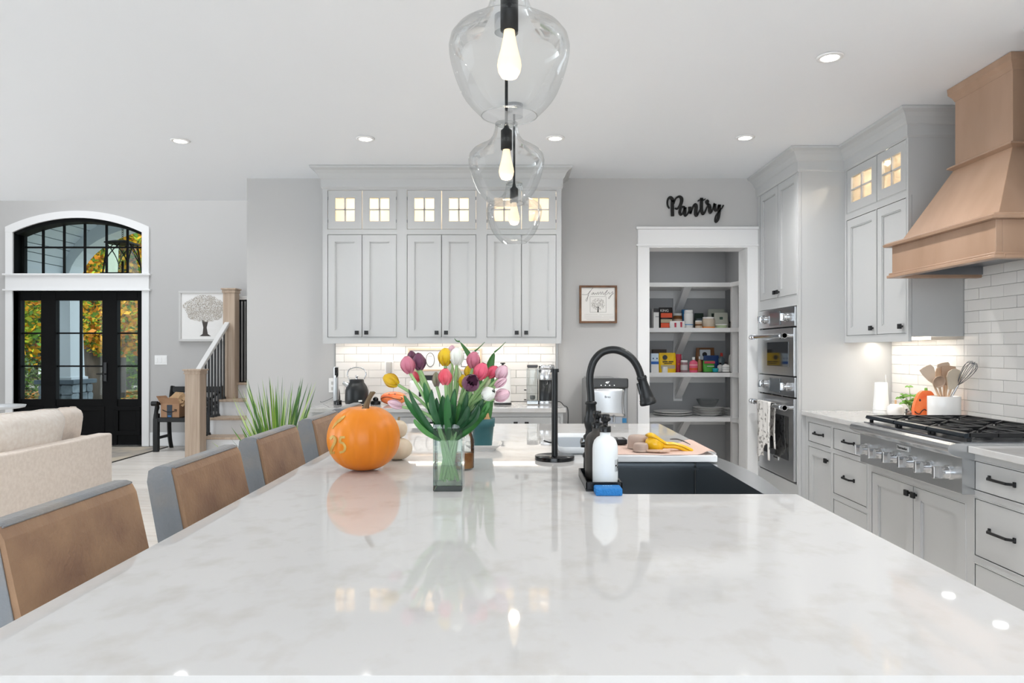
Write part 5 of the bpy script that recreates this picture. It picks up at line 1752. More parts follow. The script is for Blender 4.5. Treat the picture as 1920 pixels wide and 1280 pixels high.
# wooden scraper, dark case, slim dark knife
m = MB().prism([(PX(1212, 2.665), 2.66), (PX(1236, 2.665), 2.645), (PX(1256, 2.665), 2.655), (PX(1252, 2.68), 2.675), (PX(1225, 2.68), 2.685), (PX(1212, 2.68), 2.675)], 'z', ZB + 0.0075, ZB + 0.0125)
m.build('wooden_scraper', mat('scraper_beige', '#cdb19d', 0.6), bev=0.002, label='flat beige scraper lying in front of the yellow squeezer', cat='scraper')
m = MB().tube(spline([P(1256, 823, 2.86), P(1270, 823, 2.86), P(1282, 827, 2.84), P(1294, 833, 2.82)], 4), [0.003, 0.005, 0.006, 0.006, 0.006, 0.006, 0.006, 0.006, 0.005, 0.004, 0.004, 0.003, 0.003], 8, flat=0.5)
m.build('paring_knife', mat('knife_grey', '#4a4643', 0.4), label='slim dark handled knife behind the yellow squeezer', cat='knife')
pb = thing('dark_case', 'flat black case with silver bars behind the taupe cups', 'case', (0.44, 2.9, ZB))
MB().box(0.375, 0.455, 2.87, 2.955, ZB + 0.006, ZB + 0.026).build('shell', M_BLACK, pb, bev=0.003)
for k in range(2):
    MB().box(0.39 + 0.03 * k, 0.41 + 0.03 * k, 2.88, 2.945, ZB + 0.026, ZB + 0.0275).build('bar', M_STEEL, pb)

# ================================================================ pendants and ceiling lights
M_BULBG = glass('bulb_glass', '#ffdcae', 0.8)
M_FIL = mat('filament', '#fff0d0', 0.5, emit=('#ffd9a4', 28))
M_BULB = mat('bulb_glow', '#ffe6c4', 0.3, emit=('#ffdcae', 0.8))
def pendant(px, d, lab):
    x = PX(px, d)
    zb = 1.95
    t_ = thing('pendant_lamp', lab, 'lamp', (x, d, zb), 'clear glass pendants over the island')
    c = Vector((x, d, zb))
    prof = [(0.073, 0), (0.083, 0.009), (0.101, 0.027), (0.116, 0.045), (0.127, 0.063), (0.140, 0.094), (0.147, 0.115), (0.153, 0.137), (0.158, 0.163), (0.159, 0.18), (0.154, 0.203), (0.139, 0.222), (0.115, 0.237), (0.088, 0.25), (0.07, 0.264), (0.057, 0.283), (0.05, 0.305), (0.046, 0.335)]
    m = MB().lathe(c, prof, 48, cap0=False, cap1=False)
    m.tube([c + Vector((0.073 * math.cos(a), 0.073 * math.sin(a), 0)) for a in [2 * PI * k / 48 for k in range(49)]], 0.0016, 6, caps=False)
    m.build('glass_shade', M_GLASSP, t_)
    top = zb + 0.33
    MB().lathe((x, d, zb), [(0.0, 0.33), (0.047, 0.33), (0.047, 0.336), (0.012, 0.344), (0.0, 0.346)], 28).build('shade_cap', glass('cap_glass', '#f2f4f4', 0.6), t_)
    MB().cyl((x, d, top), (x, d, ZC - 0.02), 0.0065, n=12).build('rod', M_BLACK, t_)
    MB().lathe((x, d, ZC - 0.025), [(0.05, -0.045), (0.05, 0.025), (0, 0.025)], 28).build('canopy', M_CHROME, t_)
    MB().lathe((x, d, zb), [(0.0, 0.34), (0.008, 0.335), (0.012, 0.315), (0.0235, 0.305), (0.0235, 0.225), (0, 0.225)], 24).build('socket', M_BLACK, t_)
    bz = zb + 0.228
    b = MB().lathe((x, d, bz), [(0.014, 0.0), (0.016, -0.02), (0.022, -0.05), (0.030, -0.08), (0.032, -0.095), (0.029, -0.112), (0.02, -0.126), (0.0, -0.132)], 24, cap0=False).build('bulb', M_BULB, t_)
    m = MB()
    for k in range(4):
        a = k * PI / 2
        m.cyl((x + 0.006 * math.cos(a), d + 0.006 * math.sin(a), bz - 0.02), (x + 0.011 * math.cos(a), d + 0.011 * math.sin(a), bz - 0.095), 0.0032, n=6)
    m.build('filament', M_FIL, b)
    l = lamp('pendant_glow', 'POINT', (x, d, bz - 0.16), 2.2, (1.0, 0.86, 0.66), size=0.03)
pendant(955, 1.844, 'clear glass pendant lamp hanging closest to the camera')
pendant(949.5, 2.94, 'clear glass pendant lamp in the middle of the row')
pendant(964, 4.0, 'clear glass pendant lamp at the far end of the island')

M_CAN = mat('can_lens', '#ffffff', 0.4, emit=('#fff6ea', 22))
for px, py, lab in ((338, 263, 'recessed ceiling light over the living room'), (685, 259, 'recessed ceiling light in front of the wall cabinets, stairs end'), (1041, 258, 'recessed ceiling light in front of the wall cabinets, pantry end'), (1397, 257, 'recessed ceiling light before the oven cabinet'), (1556, 106, 'recessed ceiling light beside the range hood')):
    d = (ZC - CAM_H) * FPX / (VPY - py)
    x = PX(px, d)
    t_ = thing('recessed_light', lab, 'light', (x, d, ZC - 0.012), 'recessed ceiling lights')
    MB().lathe((x, d, ZC), [(0.062, -0.002), (0.06, -0.007), (0.042, -0.009), (0.042, 0.0)], 32, cap0=False, cap1=False).build('trim_ring', M_TRIM, t_)
    MB().lathe((x, d, ZC - 0.006), [(0.041, 0), (0.041, 0.005), (0, 0.005)], 28).build('lens', M_CAN, t_)
    lamp('can_light', 'SPOT', (x, d, ZC - 0.03), (50 if x > 1.4 else 55 if x < -4 else 30), (1.0, 0.99, 0.975), size=0.05, spread=math.radians(150))
# further cans over the parts of the room behind the camera
for x, d in ((1.5, 2.08), (1.5, 0.82), (-2.2, 2.0), (-2.2, -0.4), (0.2, -1.2), (1.5, -0.6), (-4.4, 1.5), (-4.4, 4.4)):
    t_ = thing('recessed_light', 'recessed ceiling light out of view', 'light', (x, d, ZC - 0.012), 'recessed ceiling lights')
    t_['label'] = 'recessed ceiling light %s' % {(1.5, 2.08): 'over the near drawers', (1.5, 0.82): 'beside the camera on the range side', (-2.2, 2.0): 'behind the stools', (-2.2, -0.4): 'behind and beside the camera', (0.2, -1.2): 'straight behind the camera', (1.5, -0.6): 'behind the camera near the range wall', (-4.4, 1.5): 'over the sofa side of the living room', (-4.4, 4.4): 'over the sofa corner'}[(x, d)]
    MB().lathe((x, d, ZC), [(0.062, -0.002), (0.06, -0.007), (0.042, -0.009), (0.042, 0.0)], 32, cap0=False, cap1=False).build('trim_ring', M_TRIM, t_)
    MB().lathe((x, d, ZC - 0.006), [(0.041, 0), (0.041, 0.005), (0, 0.005)], 28).build('lens', M_CAN, t_)
    lamp('can_light', 'SPOT', (x, d, ZC - 0.03), (50 if x > 1.4 else 55 if x < -4 else 30), (1.0, 0.99, 0.975), size=0.05, spread=math.radians(150))

# ================================================================ things on the back counter
CY_ = 5.35
def onb(px, d):
    return Vector((PX(px, d), d, ZT))
# hand blender in its stand
c = onb(632, 5.42)
hb = thing('hand_blender', 'silver and black hand blender standing in a black dock', 'blender', c)
MB().lathe(c, [(0.04, 0), (0.04, 0.03), (0.038, 0.06), (0.03, 0.105), (0.018, 0.13), (0, 0.132)], 24, sx=0.62).build('dock', M_BLACK, hb)
MB().lathe(c + Vector((0.02, -0.03, 0)), [(0.024, 0), (0.024, 0.03), (0.02, 0.035), (0, 0.035)], 20).build('dock_foot', M_BLACKG, hb)
MB().lathe(c + Vector((-0.003, -0.02, 0)), [(0.02, 0.03), (0.0225, 0.04), (0.021, 0.12), (0.02, 0.2), (0.0215, 0.28), (0.0215, 0.29), (0, 0.288)], 20).build('handle', mat('blender_silver', '#c3c6c9', 0.35, 0.7), hb)
m = MB().lathe(c + Vector((-0.001, -0.024, 0)), [(0.0, 0.172), (0.009, 0.178), (0.015, 0.2), (0.0175, 0.23), (0.0185, 0.286), (0, 0.288)], 18)
m.build('grip', M_BLACKG, hb)
MB().ball(c + Vector((-0.001, -0.043, 0.215)), 0.005, 0.003, 0.012, 12, 8).build('button', M_WHITE, hb)
m = MB().tube(spline([c + Vector((-0.03, 0.05, 0.06)), c + Vector((-0.09, 0.1, 0.03)), c + Vector((-0.16, 0.16, 0.005)), c + Vector((-0.2, 0.25, 0.004))], 5), 0.0022, 6)
m.build('cord', mat('cord_grey', '#6b6c6e', 0.6), hb)
# outlet behind it
for px, d, z0, z1, lab in ((625, YW - 0.014, PZ(735, YW), PZ(705, YW), 'white outlet plate on the tiles behind the hand blender'),):
    x = PX(px, d)
    e = thing('outlet', lab, 'outlet', (x, d, z0))
    MB().box(x - 0.036, x + 0.036, d - 0.005, d + 0.002, z0, z0 + 0.115).build('plate', M_WHITE, e, bev=0.002)
    for k in (0.03, 0.075):
        MB().box(x - 0.016, x + 0.016, d - 0.007, d - 0.005, z0 + k - 0.013, z0 + k + 0.013).build('socket', mat('socket_grey', '#bdbdbb', 0.5), e)
x, d, z0 = PX(730, YW - 0.014), YW - 0.014, PZ(699, YW)
e = thing('outlet', 'white plug in lamp on the tiles above the orange pumpkin dish', 'outlet', (x, d, z0))
MB().box(x - 0.036, x + 0.036, d - 0.005, d + 0.002, z0 - 0.01, z0 + 0.105).build('plate', M_WHITE, e, bev=0.002)
MB().box(x - 0.021, x + 0.021, d - 0.035, d - 0.005, z0, z0 + 0.09).build('night_light', mat('grey_plastic', '#b6b5b3', 0.5), e, bev=0.004)
# kettle
c = onb(669, 5.30)
kt = thing('electric_kettle', 'matte black kettle with a looped steel handle and steel spout', 'kettle', c)
MB().lathe(c, [(0.07, 0), (0.072, 0.006), (0.068, 0.014), (0, 0.014)], 32).build('power_base', M_BLACK, kt)
MB().lathe(c, [(0.083, 0.016), (0.087, 0.02), (0.088, 0.05), (0.086, 0.115), (0.078, 0.14), (0.064, 0.163), (0.055, 0.175), (0.053, 0.195), (0.048, 0.2), (0, 0.202)], 40).build('body', M_MATTE, kt)
MB().lathe(c, [(0.0835, 0.013), (0.0835, 0.017), (0.08, 0.018)], 32, cap0=False, cap1=False).build('trim_ring', M_CHROME, kt)
MB().tube(spline([c + Vector((-0.052, 0, 0.175)), c + Vector((-0.062, 0, 0.21)), c + Vector((-0.072, 0, 0.235)), c + Vector((-0.06, 0, 0.27)), c + Vector((-0.03, 0, 0.285)), c + Vector((0, 0, 0.289)), c + Vector((0.03, 0, 0.285)), c + Vector((0.06, 0, 0.268)), c + Vector((0.07, 0, 0.235)), c + Vector((0.056, 0, 0.2))], 4), 0.007, 10, flat=0.7).build('handle', M_STEEL, kt)
MB().tube([c + Vector((-0.055, -0.01, 0.145)), c + Vector((-0.08, -0.014, 0.165)), c + Vector((-0.1, -0.018, 0.176))], [0.026, 0.017, 0.014], 14).build('spout', M_STEEL, kt)
MB().lathe(c + Vector((0, 0, 0.2)), [(0.01, 0), (0.008, 0.012), (0.013, 0.02), (0.012, 0.027), (0, 0.029)], 16).build('lid_knob', M_CHROME, kt)
MB().box(c.x + 0.032, c.x + 0.056, c.y - 0.0885, c.y - 0.07, 0.915 + 0.036, 0.915 + 0.046).build('name_plate', M_WHITE, kt)
# small black gadget beside the kettle
c = onb(704, 5.40)
g_ = thing('phone_charger', 'small rounded black charger between the kettle and the orange dish', 'charger', c)
MB().lathe(c, [(0.038, 0), (0.04, 0.006), (0.038, 0.022), (0.028, 0.03), (0, 0.031)], 24, sy=0.7).build('base', M_BLACK, g_)
MB().ball(c + Vector((0.002, -0.004, 0.04)), 0.022, 0.016, 0.02, 16, 10).build('head', M_BLACKG, g_)
# orange pumpkin dish with a curly mouth
c = onb(738, 5.40)
od = thing('pumpkin_dish', 'shiny orange ceramic dish shaped like a squat pumpkin with a black squiggle', 'dish', c)
M_ORC = mat('orange_ceramic', '#ee6a32', 0.2, noise=(10, '#f59050'), coat=0.4)
rings = []
for k in range(15):
    a = -PI / 2 + PI * k / 14
    rings.append([c + Vector((0.102 * max(0.03, math.cos(a)) ** 0.8 * (1 - 0.05 * (1 - abs(math.sin(4 * u)))) * math.cos(u), 0.075 * max(0.03, math.cos(a)) ** 0.8 * math.sin(u), 0.05 + 0.05 * math.sin(a))) for u in [2 * PI * i / 48 for i in range(48)]])
MB().rings(rings).build('body', M_ORC, od)
def front_pt(u, w):
    zz = (w - 0.05) / 0.05
    rr = max(0.05, 1 - zz * zz) ** 0.4
    q = max(0.0, 1 - (u / (0.102 * rr)) ** 2)
    return c + Vector((u, -0.075 * rr * math.sqrt(q) - 0.001, w))
m = MB().tube([front_pt(u, w) for u, w in [(p.x, p.y) for p in spline([(-0.092, 0.045, 0), (-0.07, 0.058, 0), (-0.035, 0.063, 0), (0.0, 0.056, 0), (0.035, 0.046, 0), (0.06, 0.04, 0), (0.075, 0.05, 0), (0.066, 0.06, 0)], 4)]], 0.0024, 6)
m.build('squiggle', M_INK, od)
m = MB()
for u in (-0.025, 0.02):
    m.ball(front_pt(u, 0.085), 0.007, 0.003, 0.004, 10, 6)
m.build('eye_mark', M_INK, od)
# white appliance under the framed sign
x0, x1 = PX(766, 5.42), PX(852, 5.42)
wa = thing('white_toaster', 'white rounded toaster with dark top slot behind the tulips', 'toaster', ((x0 + x1) / 2, 5.5, ZT))
MB().box(x0, x1, 5.42, 5.60, ZT, PZ(713, 5.42)).build('shell', M_CERAM, wa, bev=0.022, seg=4)
MB().box(x0 + 0.02, x1 - 0.02, 5.45, 5.57, PZ(713, 5.42) - 0.001, PZ(704, 5.42)).build('top_band', M_BLACK, wa, bev=0.006)
MB().box(x0 + 0.08, x0 + 0.1, 5.412, 5.42, ZT + 0.06, ZT + 0.1).build('lever', M_BLACK, wa, bev=0.002)
# framed COFFEE sign
sd_ = YW - 0.03
x0, x1, z0, z1 = PX(765, sd_), PX(903, sd_), PZ(695.5, sd_), PZ(653, sd_)
sg = thing('framed_sign', 'white sign with thin round letters in a pale wood frame on the tiles', 'sign', ((x0 + x1) / 2, sd_, z0))
w_ = 0.014
MB().box(x0, x1, sd_ - 0.008, sd_ + 0.018, z0, z0 + w_).box(x0, x1, sd_ - 0.008, sd_ + 0.018, z1 - w_, z1).box(x0, x0 + w_, sd_ - 0.008, sd_ + 0.018, z0 + w_, z1 - w_).box(x1 - w_, x1, sd_ - 0.008, sd_ + 0.018, z0 + w_, z1 - w_).build('frame', mat('pale_wood', '#d8c0a8', 0.6), sg, bev=0.001)
MB().box(x0 + w_, x1 - w_, sd_ + 0.008, sd_ + 0.014, z0 + w_, z1 - w_).build('board', M_WHITE, sg)
zc = (z0 + z1) / 2
def ring_letter(cx, a0, a1):
    return [(cx + 0.034 * math.cos(lerp(a0, a1, k / 24)), sd_ + 0.006, zc + 0.056 * math.sin(lerp(a0, a1, k / 24))) for k in range(25)]
xc = [PX(p, sd_) for p in (784, 806.5)]
MB().tube(ring_letter(xc[0], 0.7, 2 * PI - 0.7), 0.002, 6).build('letter', M_INK, sg)
MB().tube(ring_letter(xc[1], 0, 2 * PI), 0.002, 6).build('letter', M_INK, sg)
for k, ch in enumerate('FFEE'):
    cx = PX(829 + 22.5 * k - (4 if k else 0), sd_)
    m = MB().cyl((cx - 0.022, sd_ + 0.006, zc - 0.056), (cx - 0.022, sd_ + 0.006, zc + 0.056), 0.002, n=6)
    for zz in ([0.055, 0.004] if ch == 'F' else [0.055, 0.004, -0.055]):
        m.cyl((cx - 0.022, sd_ + 0.006, zc + zz), (cx + 0.022, sd_ + 0.006, zc + zz), 0.002, n=6)
    m.build('letter', M_INK, sg)
MB().box(xc[1] - 0.016, xc[1] + 0.016, sd_ + 0.0065, sd_ + 0.008, zc + 0.026, zc + 0.029).build('small_print', M_INKG, sg)
# paper towel roll on a stand
c = onb(942.5, 5.42)
pr_ = thing('paper_towel_roll', 'full white paper towel roll on a black stand beside the coffee maker', 'paper towel', c)
MB().lathe(c, [(0.068, 0), (0.068, 0.012), (0, 0.012)], 32).build('base', M_BLACK, pr_)
MB().lathe(c, [(0.062, 0.016), (0.062, 0.275), (0.02, 0.276), (0.02, 0.27), (0, 0.27)], 36).build('roll', mat('paper_white', '#f4f2f0', 0.9, bump=(60, 0.15)), pr_)
MB().cyl(c + Vector((0, 0, 0.27)), c + Vector((0, 0, 0.318)), 0.009, n=12).cyl(c + Vector((0, 0, 0.313)), c + Vector((0, 0, 0.322)), 0.019, n=16).build('rod', M_BLACK, pr_)
# coffee maker
c = onb(1025, 5.38)
cm = thing('coffee_maker', 'steel and black pod coffee maker with a clear water tank', 'coffee maker', c)
MB().lathe(c, [(0.062, 0), (0.064, 0.004), (0.064, 0.03), (0.062, 0.034), (0, 0.034)], 32).build('base', M_STEEL, cm)
MB().lathe(c, [(0.06, 0.034), (0.06, 0.195), (0, 0.195)], 32).build('column', M_MATTE, cm)
MB().lathe(c, [(0.062, 0.192), (0.063, 0.2), (0.063, 0.265), (0.058, 0.268), (0.058, 0.272), (0.063, 0.275), (0.06, 0.302), (0.052, 0.308), (0, 0.309)], 36).build('brew_head', M_STEEL, cm)
MB().box(c.x - 0.025, c.x + 0.02, c.y - 0.064, c.y - 0.05, ZT + 0.285, ZT + 0.296).build('logo_plate', M_CHROME, cm, bev=0.003)
tc_ = c + Vector((-0.108, 0.02, 0))
MB().box(tc_.x - 0.045, tc_.x + 0.043, tc_.y - 0.05, tc_.y + 0.05, ZT + 0.02, ZT + 0.285).build('water_tank', glass('tank_glass', '#eef1f1', 1.0), cm, bev=0.012)
MB().box(tc_.x - 0.042, tc_.x + 0.04, tc_.y - 0.05, tc_.y + 0.05, ZT + 0.286, ZT + 0.306).build('tank_lid', mat('lid_grey', '#4a4a4b', 0.4), cm, bev=0.004)
MB().box(tc_.x - 0.045, tc_.x + 0.043, tc_.y - 0.045, tc_.y + 0.045, ZT + 0.006, ZT + 0.034).build('tank_foot', M_STEEL, cm, bev=0.003)
MB().lathe(tc_ + Vector((0, -0.01, 0.04)), [(0.012, 0), (0.02, 0.006), (0.02, 0.03), (0, 0.032)], 16).build('filter', mat('filter_grey', '#8c8d8c', 0.6), cm)
m = MB()
for z in (0.035, 0.11):
    m.box(tc_.x - 0.066, tc_.x - 0.048, tc_.y - 0.03, tc_.y - 0.02, ZT + z, ZT + z + 0.008)
m.build('clip', M_BLACK, cm)
m = MB().tube(spline([c + Vector((0.058, 0.02, 0.02)), c + Vector((0.1, -0.02, 0.024)), c + Vector((0.125, -0.1, 0.003)), c + Vector((0.138, -0.22, 0.0025)), c + Vector((0.142, -0.3, -0.02)), c + Vector((0.142, -0.31, -0.08)), c + Vector((0.138, -0.3, -0.16))], 5), 0.0035, 7)
m.build('cord', M_BLACK, cm)

# ================================================================ things by the cooktop
def onr(px, py):
    d = (CAM_H - ZT) * FPX / (py - VPY)
    return Vector((PX(px, d), d, ZT))
c = Vector((2.47, 4.62, ZT))
c = Vector((PX(1652, 4.62), 4.62, ZT))
ws = thing('white_speaker', 'white tapered speaker in the corner of the counter', 'speaker', c)
MB().lathe(c, [(0.046, 0), (0.05, 0.004), (0.05, 0.022), (0.047, 0.06), (0.042, 0.13), (0.039, 0.2), (0.0375, 0.207), (0, 0.208)], 32).build('body', M_WHITE, ws)
MB().lathe(c, [(0.0502, 0.024), (0.0502, 0.0265), (0.049, 0.027)], 32, cap0=False, cap1=False).build('seam', mat('seam_grey', '#b7b5b2', 0.6), ws)
MB().tube(spline([c + Vector((0.05, 0.06, 0.01)), c + Vector((0.1, 0.1, 0.05)), c + Vector((0.125, 0.16, 0.11)), c + Vector((0.135, 0.2, 0.25))], 5), 0.002, 6).build('cord', M_WHITE, ws)
c = Vector((PX(1679, 4.48), 4.48, ZT))
sc2 = thing('salt_cellar', 'small round white ceramic cellar beside the speaker', 'cellar', c)
MB().lathe(c, [(0.03, 0), (0.045, 0.006), (0.05, 0.025), (0.05, 0.045), (0.045, 0.06), (0.04, 0.064), (0, 0.064)], 32).build('body', M_CERAM, sc2)
MB().lathe(c + Vector((0, 0, 0.064)), [(0.038, 0), (0.03, 0.01), (0, 0.012)], 28).build('lid', M_CERAM, sc2)
MB().box(c.x - 0.004, c.x + 0.006, c.y - 0.004, c.y + 0.004, ZT + 0.074, ZT + 0.1).build('spoon_handle', mat('beech', '#d9b48c', 0.6), sc2)
# small plant in pebble jar
c = Vector((PX(1708, 4.36), 4.36, ZT))
hp = thing('herb_plant', 'small bushy green herb in a glass jar of pebbles beside the crock', 'potted plant', c)
MB().lathe(c, [(0.026, 0), (0.03, 0.004), (0.03, 0.05), (0.028, 0.052)], 24, cap1=False).build('jar', M_GLASS, hp)
m = MB()
for k in range(40):
    a, r_ = RND.uniform(0, 2 * PI), 0.026 * math.sqrt(RND.random())
    m.ball(c + Vector((r_ * math.cos(a), r_ * math.sin(a), RND.uniform(0.006, 0.042))), 0.007, 0.007, 0.005, 6, 4, k % 3)
o = m.build('pebbles', [mat('pebble_tan', '#b89a84', 0.7), mat('pebble_grey', '#8d8b88', 0.7), mat('pebble_pink', '#d3aa9c', 0.7)], hp)
o['kind'] = 'stuff'
M_HERB = mat('herb_leaf', '#5a8f2f', 0.5, noise=(20, '#7fb044'))
for k in range(16):
    a = k * 2.4
    tip = c + Vector((RND.uniform(0.03, 0.065) * math.cos(a), RND.uniform(0.02, 0.05) * math.sin(a), RND.uniform(0.075, 0.17)))
    if k == 0:
        tip = c + Vector((-0.01, 0, 0.19))
    m = MB().tube([c + Vector((0, 0, 0.04)), lerp(c + Vector((0, 0, 0.04)), tip, 0.6) + Vector((0, 0, 0.012)), tip], 0.0014, 5)
    for q in range(5):
        b = q * 1.257 + k
        e_ = tip + Vector((0.025 * math.cos(b), 0.025 * math.sin(b), RND.uniform(-0.008, 0.008)))
        leaf_blade(m, [tip, lerp(tip, e_, 0.5) + Vector((0, 0, 0.003)), e_], 0.011, (0, -0.6, 1), 0.2)
    m.build('sprig', M_HERB, hp)
# orange pumpkin face
c = Vector((PX(1733, 4.24), 4.24, ZT))
of = thing('orange_pumpkin_plaque', 'flat shiny orange ceramic pumpkin with a black squiggle against the crock', 'ornament', c)
outl = [(-0.052, 0.0), (0.045, 0.0), (0.062, 0.03), (0.066, 0.09), (0.056, 0.14), (0.036, 0.17), (0.006, 0.176), (-0.018, 0.172), (-0.04, 0.15), (-0.06, 0.105), (-0.07, 0.06), (-0.064, 0.025)]
pl = [(p.x, p.y) for p in spline([(a, b, 0) for a, b in outl] + [(outl[0][0], outl[0][1], 0)], 3)[:-1]]
m = MB().prism([(c.x + a, c.z + b) for a, b in pl], 'y', c.y - 0.014, c.y + 0.014)
m.build('body', M_ORC, of, bev=0.008, seg=3)
MB().tube([(p.x + c.x, c.y - 0.0155, c.z + p.y) for p in spline([(-0.066, 0.05, 0), (-0.052, 0.038, 0), (-0.036, 0.036, 0), (-0.024, 0.052, 0), (-0.008, 0.062, 0), (0.004, 0.055, 0)], 5)], 0.003, 6).build('squiggle', M_INK, of)
MB().ball((c.x - 0.034, c.y - 0.0145, c.z + 0.118), 0.006, 0.002, 0.008, 10, 6).build('eye_mark', M_INK, of)
MB().lathe(c + Vector((0.01, 0, 0.172)), [(0.01, 0), (0.008, 0.018), (0.0, 0.02)], 10).build('stem', M_HERB, of)
# oval utensil crock
c = Vector((PX(1770, 4.08), 4.08, ZT))
cr = thing('utensil_crock', 'oval white crock holding wooden and silicone utensils', 'crock', c)
MB().lathe(c, [(0.088, 0), (0.092, 0.004), (0.092, 0.148), (0.09, 0.152), (0.082, 0.152), (0.082, 0.02), (0, 0.02)], 40, sy=0.72).build('body', M_CERAM, cr)
for z in (0.018, 0.026):
    MB().lathe(c, [(0.0923, z), (0.0938, z + 0.002), (0.0923, z + 0.004)], 40, sy=0.72, cap0=False, cap1=False).build('groove_ring', M_CERAM, cr)
M_BEIGE = mat('beige_silicone', '#d3bfab', 0.6)
M_BEIGED = mat('tan_silicone', '#c4a993', 0.6)
M_BEECH = mat('beech_wood', '#d6b698', 0.55)
ud = c.y
def handle(m, top, rr=0.006):
    foot = Vector((c.x + (c.x - top.x) * 0.3, c.y + (c.y - top.y) * 0.3, ZT + 0.03))
    m.tube([foot, lerp(foot, top, 0.6), top], rr, 8)
    return (top - foot).normalized()
def blade(name, lab, pxs, d, mt, thick=0.008, hp_=None):
    """flat utensil head from its outline in the photo's pixels at distance d"""
    t_ = thing(name, lab, 'utensil', c + Vector((0, d - ud, 0.03)), 'utensils in the white crock')
    pts = [P(a, b, d) for a, b in pxs]
    m = MB().prism([(p.x, p.z) for p in pts], 'y', d - thick / 2, d + thick / 2)
    m.build('head', mt, t_, bev=0.003)
    m = MB()
    handle(m, P(hp_[0], hp_[1], d))
    m.build('handle', M_BEECH, t_)
blade('spatula', 'wide beige spatula leaning to the corner side of the crock', [(1724, 694), (1732, 688), (1744, 683), (1750, 688), (1753, 698), (1752, 712), (1747, 718), (1740, 713), (1731, 704)], ud - 0.02, M_BEIGE, hp_=(1749, 716))
blade('spatula', 'beige spatula standing tallest at the back of the crock', [(1757, 687), (1758, 683), (1766, 680), (1777, 678.5), (1780, 682), (1780, 692), (1776, 706), (1762, 706)], ud + 0.03, M_BEIGE, hp_=(1770, 706))
blade('spatula', 'square tan turner in the centre of the crock', [(1765, 688), (1767, 686), (1778, 685), (1791, 687), (1792, 690), (1786, 704), (1779, 722), (1770, 722), (1767, 706)], ud + 0.005, M_BEIGED, hp_=(1775, 722))
blade('spoon', 'round pale spoon at the front of the crock', [(1776, 716), (1775, 706), (1778, 697), (1785, 692), (1792, 691), (1799, 694), (1802, 702), (1800, 712), (1794, 722), (1788, 729), (1778, 730)], ud - 0.045, mat('pale_silicone', '#dccdb8', 0.6), 0.01, hp_=(1783, 729))
blade('spoon', 'slim wooden spoon between the spatulas', [(1754, 698), (1756, 690), (1761, 689), (1764, 694), (1765, 706), (1762, 716), (1757, 716), (1754, 708)], ud + 0.018, M_BEECH, hp_=(1760, 716))
# ladle
lp = P(1760, 715, ud - 0.05)
ld = thing('ladle', 'round taupe ladle facing the camera over the crock rim', 'utensil', c + Vector((0, -0.05, 0.03)), 'utensils in the white crock')
Ml = Matrix.Rotation(PI / 2 - 0.25, 3, 'X')
m = MB()
m.lathe(lp, [(0.0, 0.02), (0.016, 0.018), (0.028, 0.01), (0.034, 0.0), (0.036, -0.008), (0.033, -0.008), (0.03, 0.0), (0.024, 0.008), (0.014, 0.014), (0, 0.016)], 28, M=Matrix.Rotation(-PI / 2 + 0.3, 3, 'X'))
m.build('bowl', M_BEIGED, ld)
m = MB()
handle(m, lp + Vector((0.012, 0.02, -0.02)))
m.build('handle', M_BEECH, ld)
# whisk
wk = thing('whisk', 'steel balloon whisk leaning out of the crock over the cooktop', 'utensil', c + Vector((0.03, 0, 0.03)), 'utensils in the white crock')
w0, w1 = P(1796, 722, ud - 0.03), P(1825, 681, 3.9)
ax = (w1 - w0).normalized()
L_ = (w1 - w0).length
sd0 = ax.cross(Vector((0, 1, 0))).normalized()
for k in range(5):
    sdv = Matrix.Rotation(k * PI / 5, 3, ax) @ sd0
    pts = []
    for q in range(21):
        u = q / 20 * 2 - 1
        rad = 0.034 * math.sin(PI * (1 - abs(u)) ** 0.75 * 0.62) if abs(u) < 1 else 0.003
        h_ = L_ * (1 - abs(u) ** 2.2)
        rad = 0.036 * (math.sin(PI * abs(u)) ** 0.7 * 0.9) * (1 if u > 0 else -1) if abs(u) > 0.02 else 0
        pts.append(w0 + ax * h_ + sdv * (rad))
    MB().tube(pts, 0.0017, 5).build('wire', mat('whisk_wire', '#85878a', 0.35, 0.5), wk)
m = MB()
handle(m, w0, 0.007)
m.build('handle', M_STEEL, wk)

# ================================================================ on the back wall: Pantry sign, family picture, water dispenser
M_SIGN = mat('sign_black', '#171614', 0.7)
sy = YW - 0.012
def strokes(lst, par, name, mt, x0, y0, k, d, dep):
    for pts, rr in lst:
        p3 = [P(x0 + a * k, y0 + b * k, d) for a, b in pts]
        sp_ = spline(p3, 5)
        n_ = len(sp_)
        if isinstance(rr, (tuple, list)):
            rad = [lerp(rr[min(len(rr) - 1, int(i / (n_ - 1) * (len(rr) - 1)))], rr[min(len(rr) - 1, int(i / (n_ - 1) * (len(rr) - 1)) + 1)], (i / (n_ - 1) * (len(rr) - 1)) % 1) for i in range(n_)]
        else:
            rad = [rr] * n_
        m = MB()
        q = k * d / FPX
        m.tube(sp_, [v * q for v in rad], 10, up=(0, 1, 0))
        for v in m.v:                      # flatten to a cut-out board
            v.y = d + (dep if v.y > d else -dep) * (1 if abs(v.y - d) > 1e-5 else 0)
        m.build(name, mt, par)
sg = thing('pantry_sign', 'black cut out script sign reading Pantry above the pantry doorway', 'sign', P(1303, 417, sy))
K = 130.0 / 1920
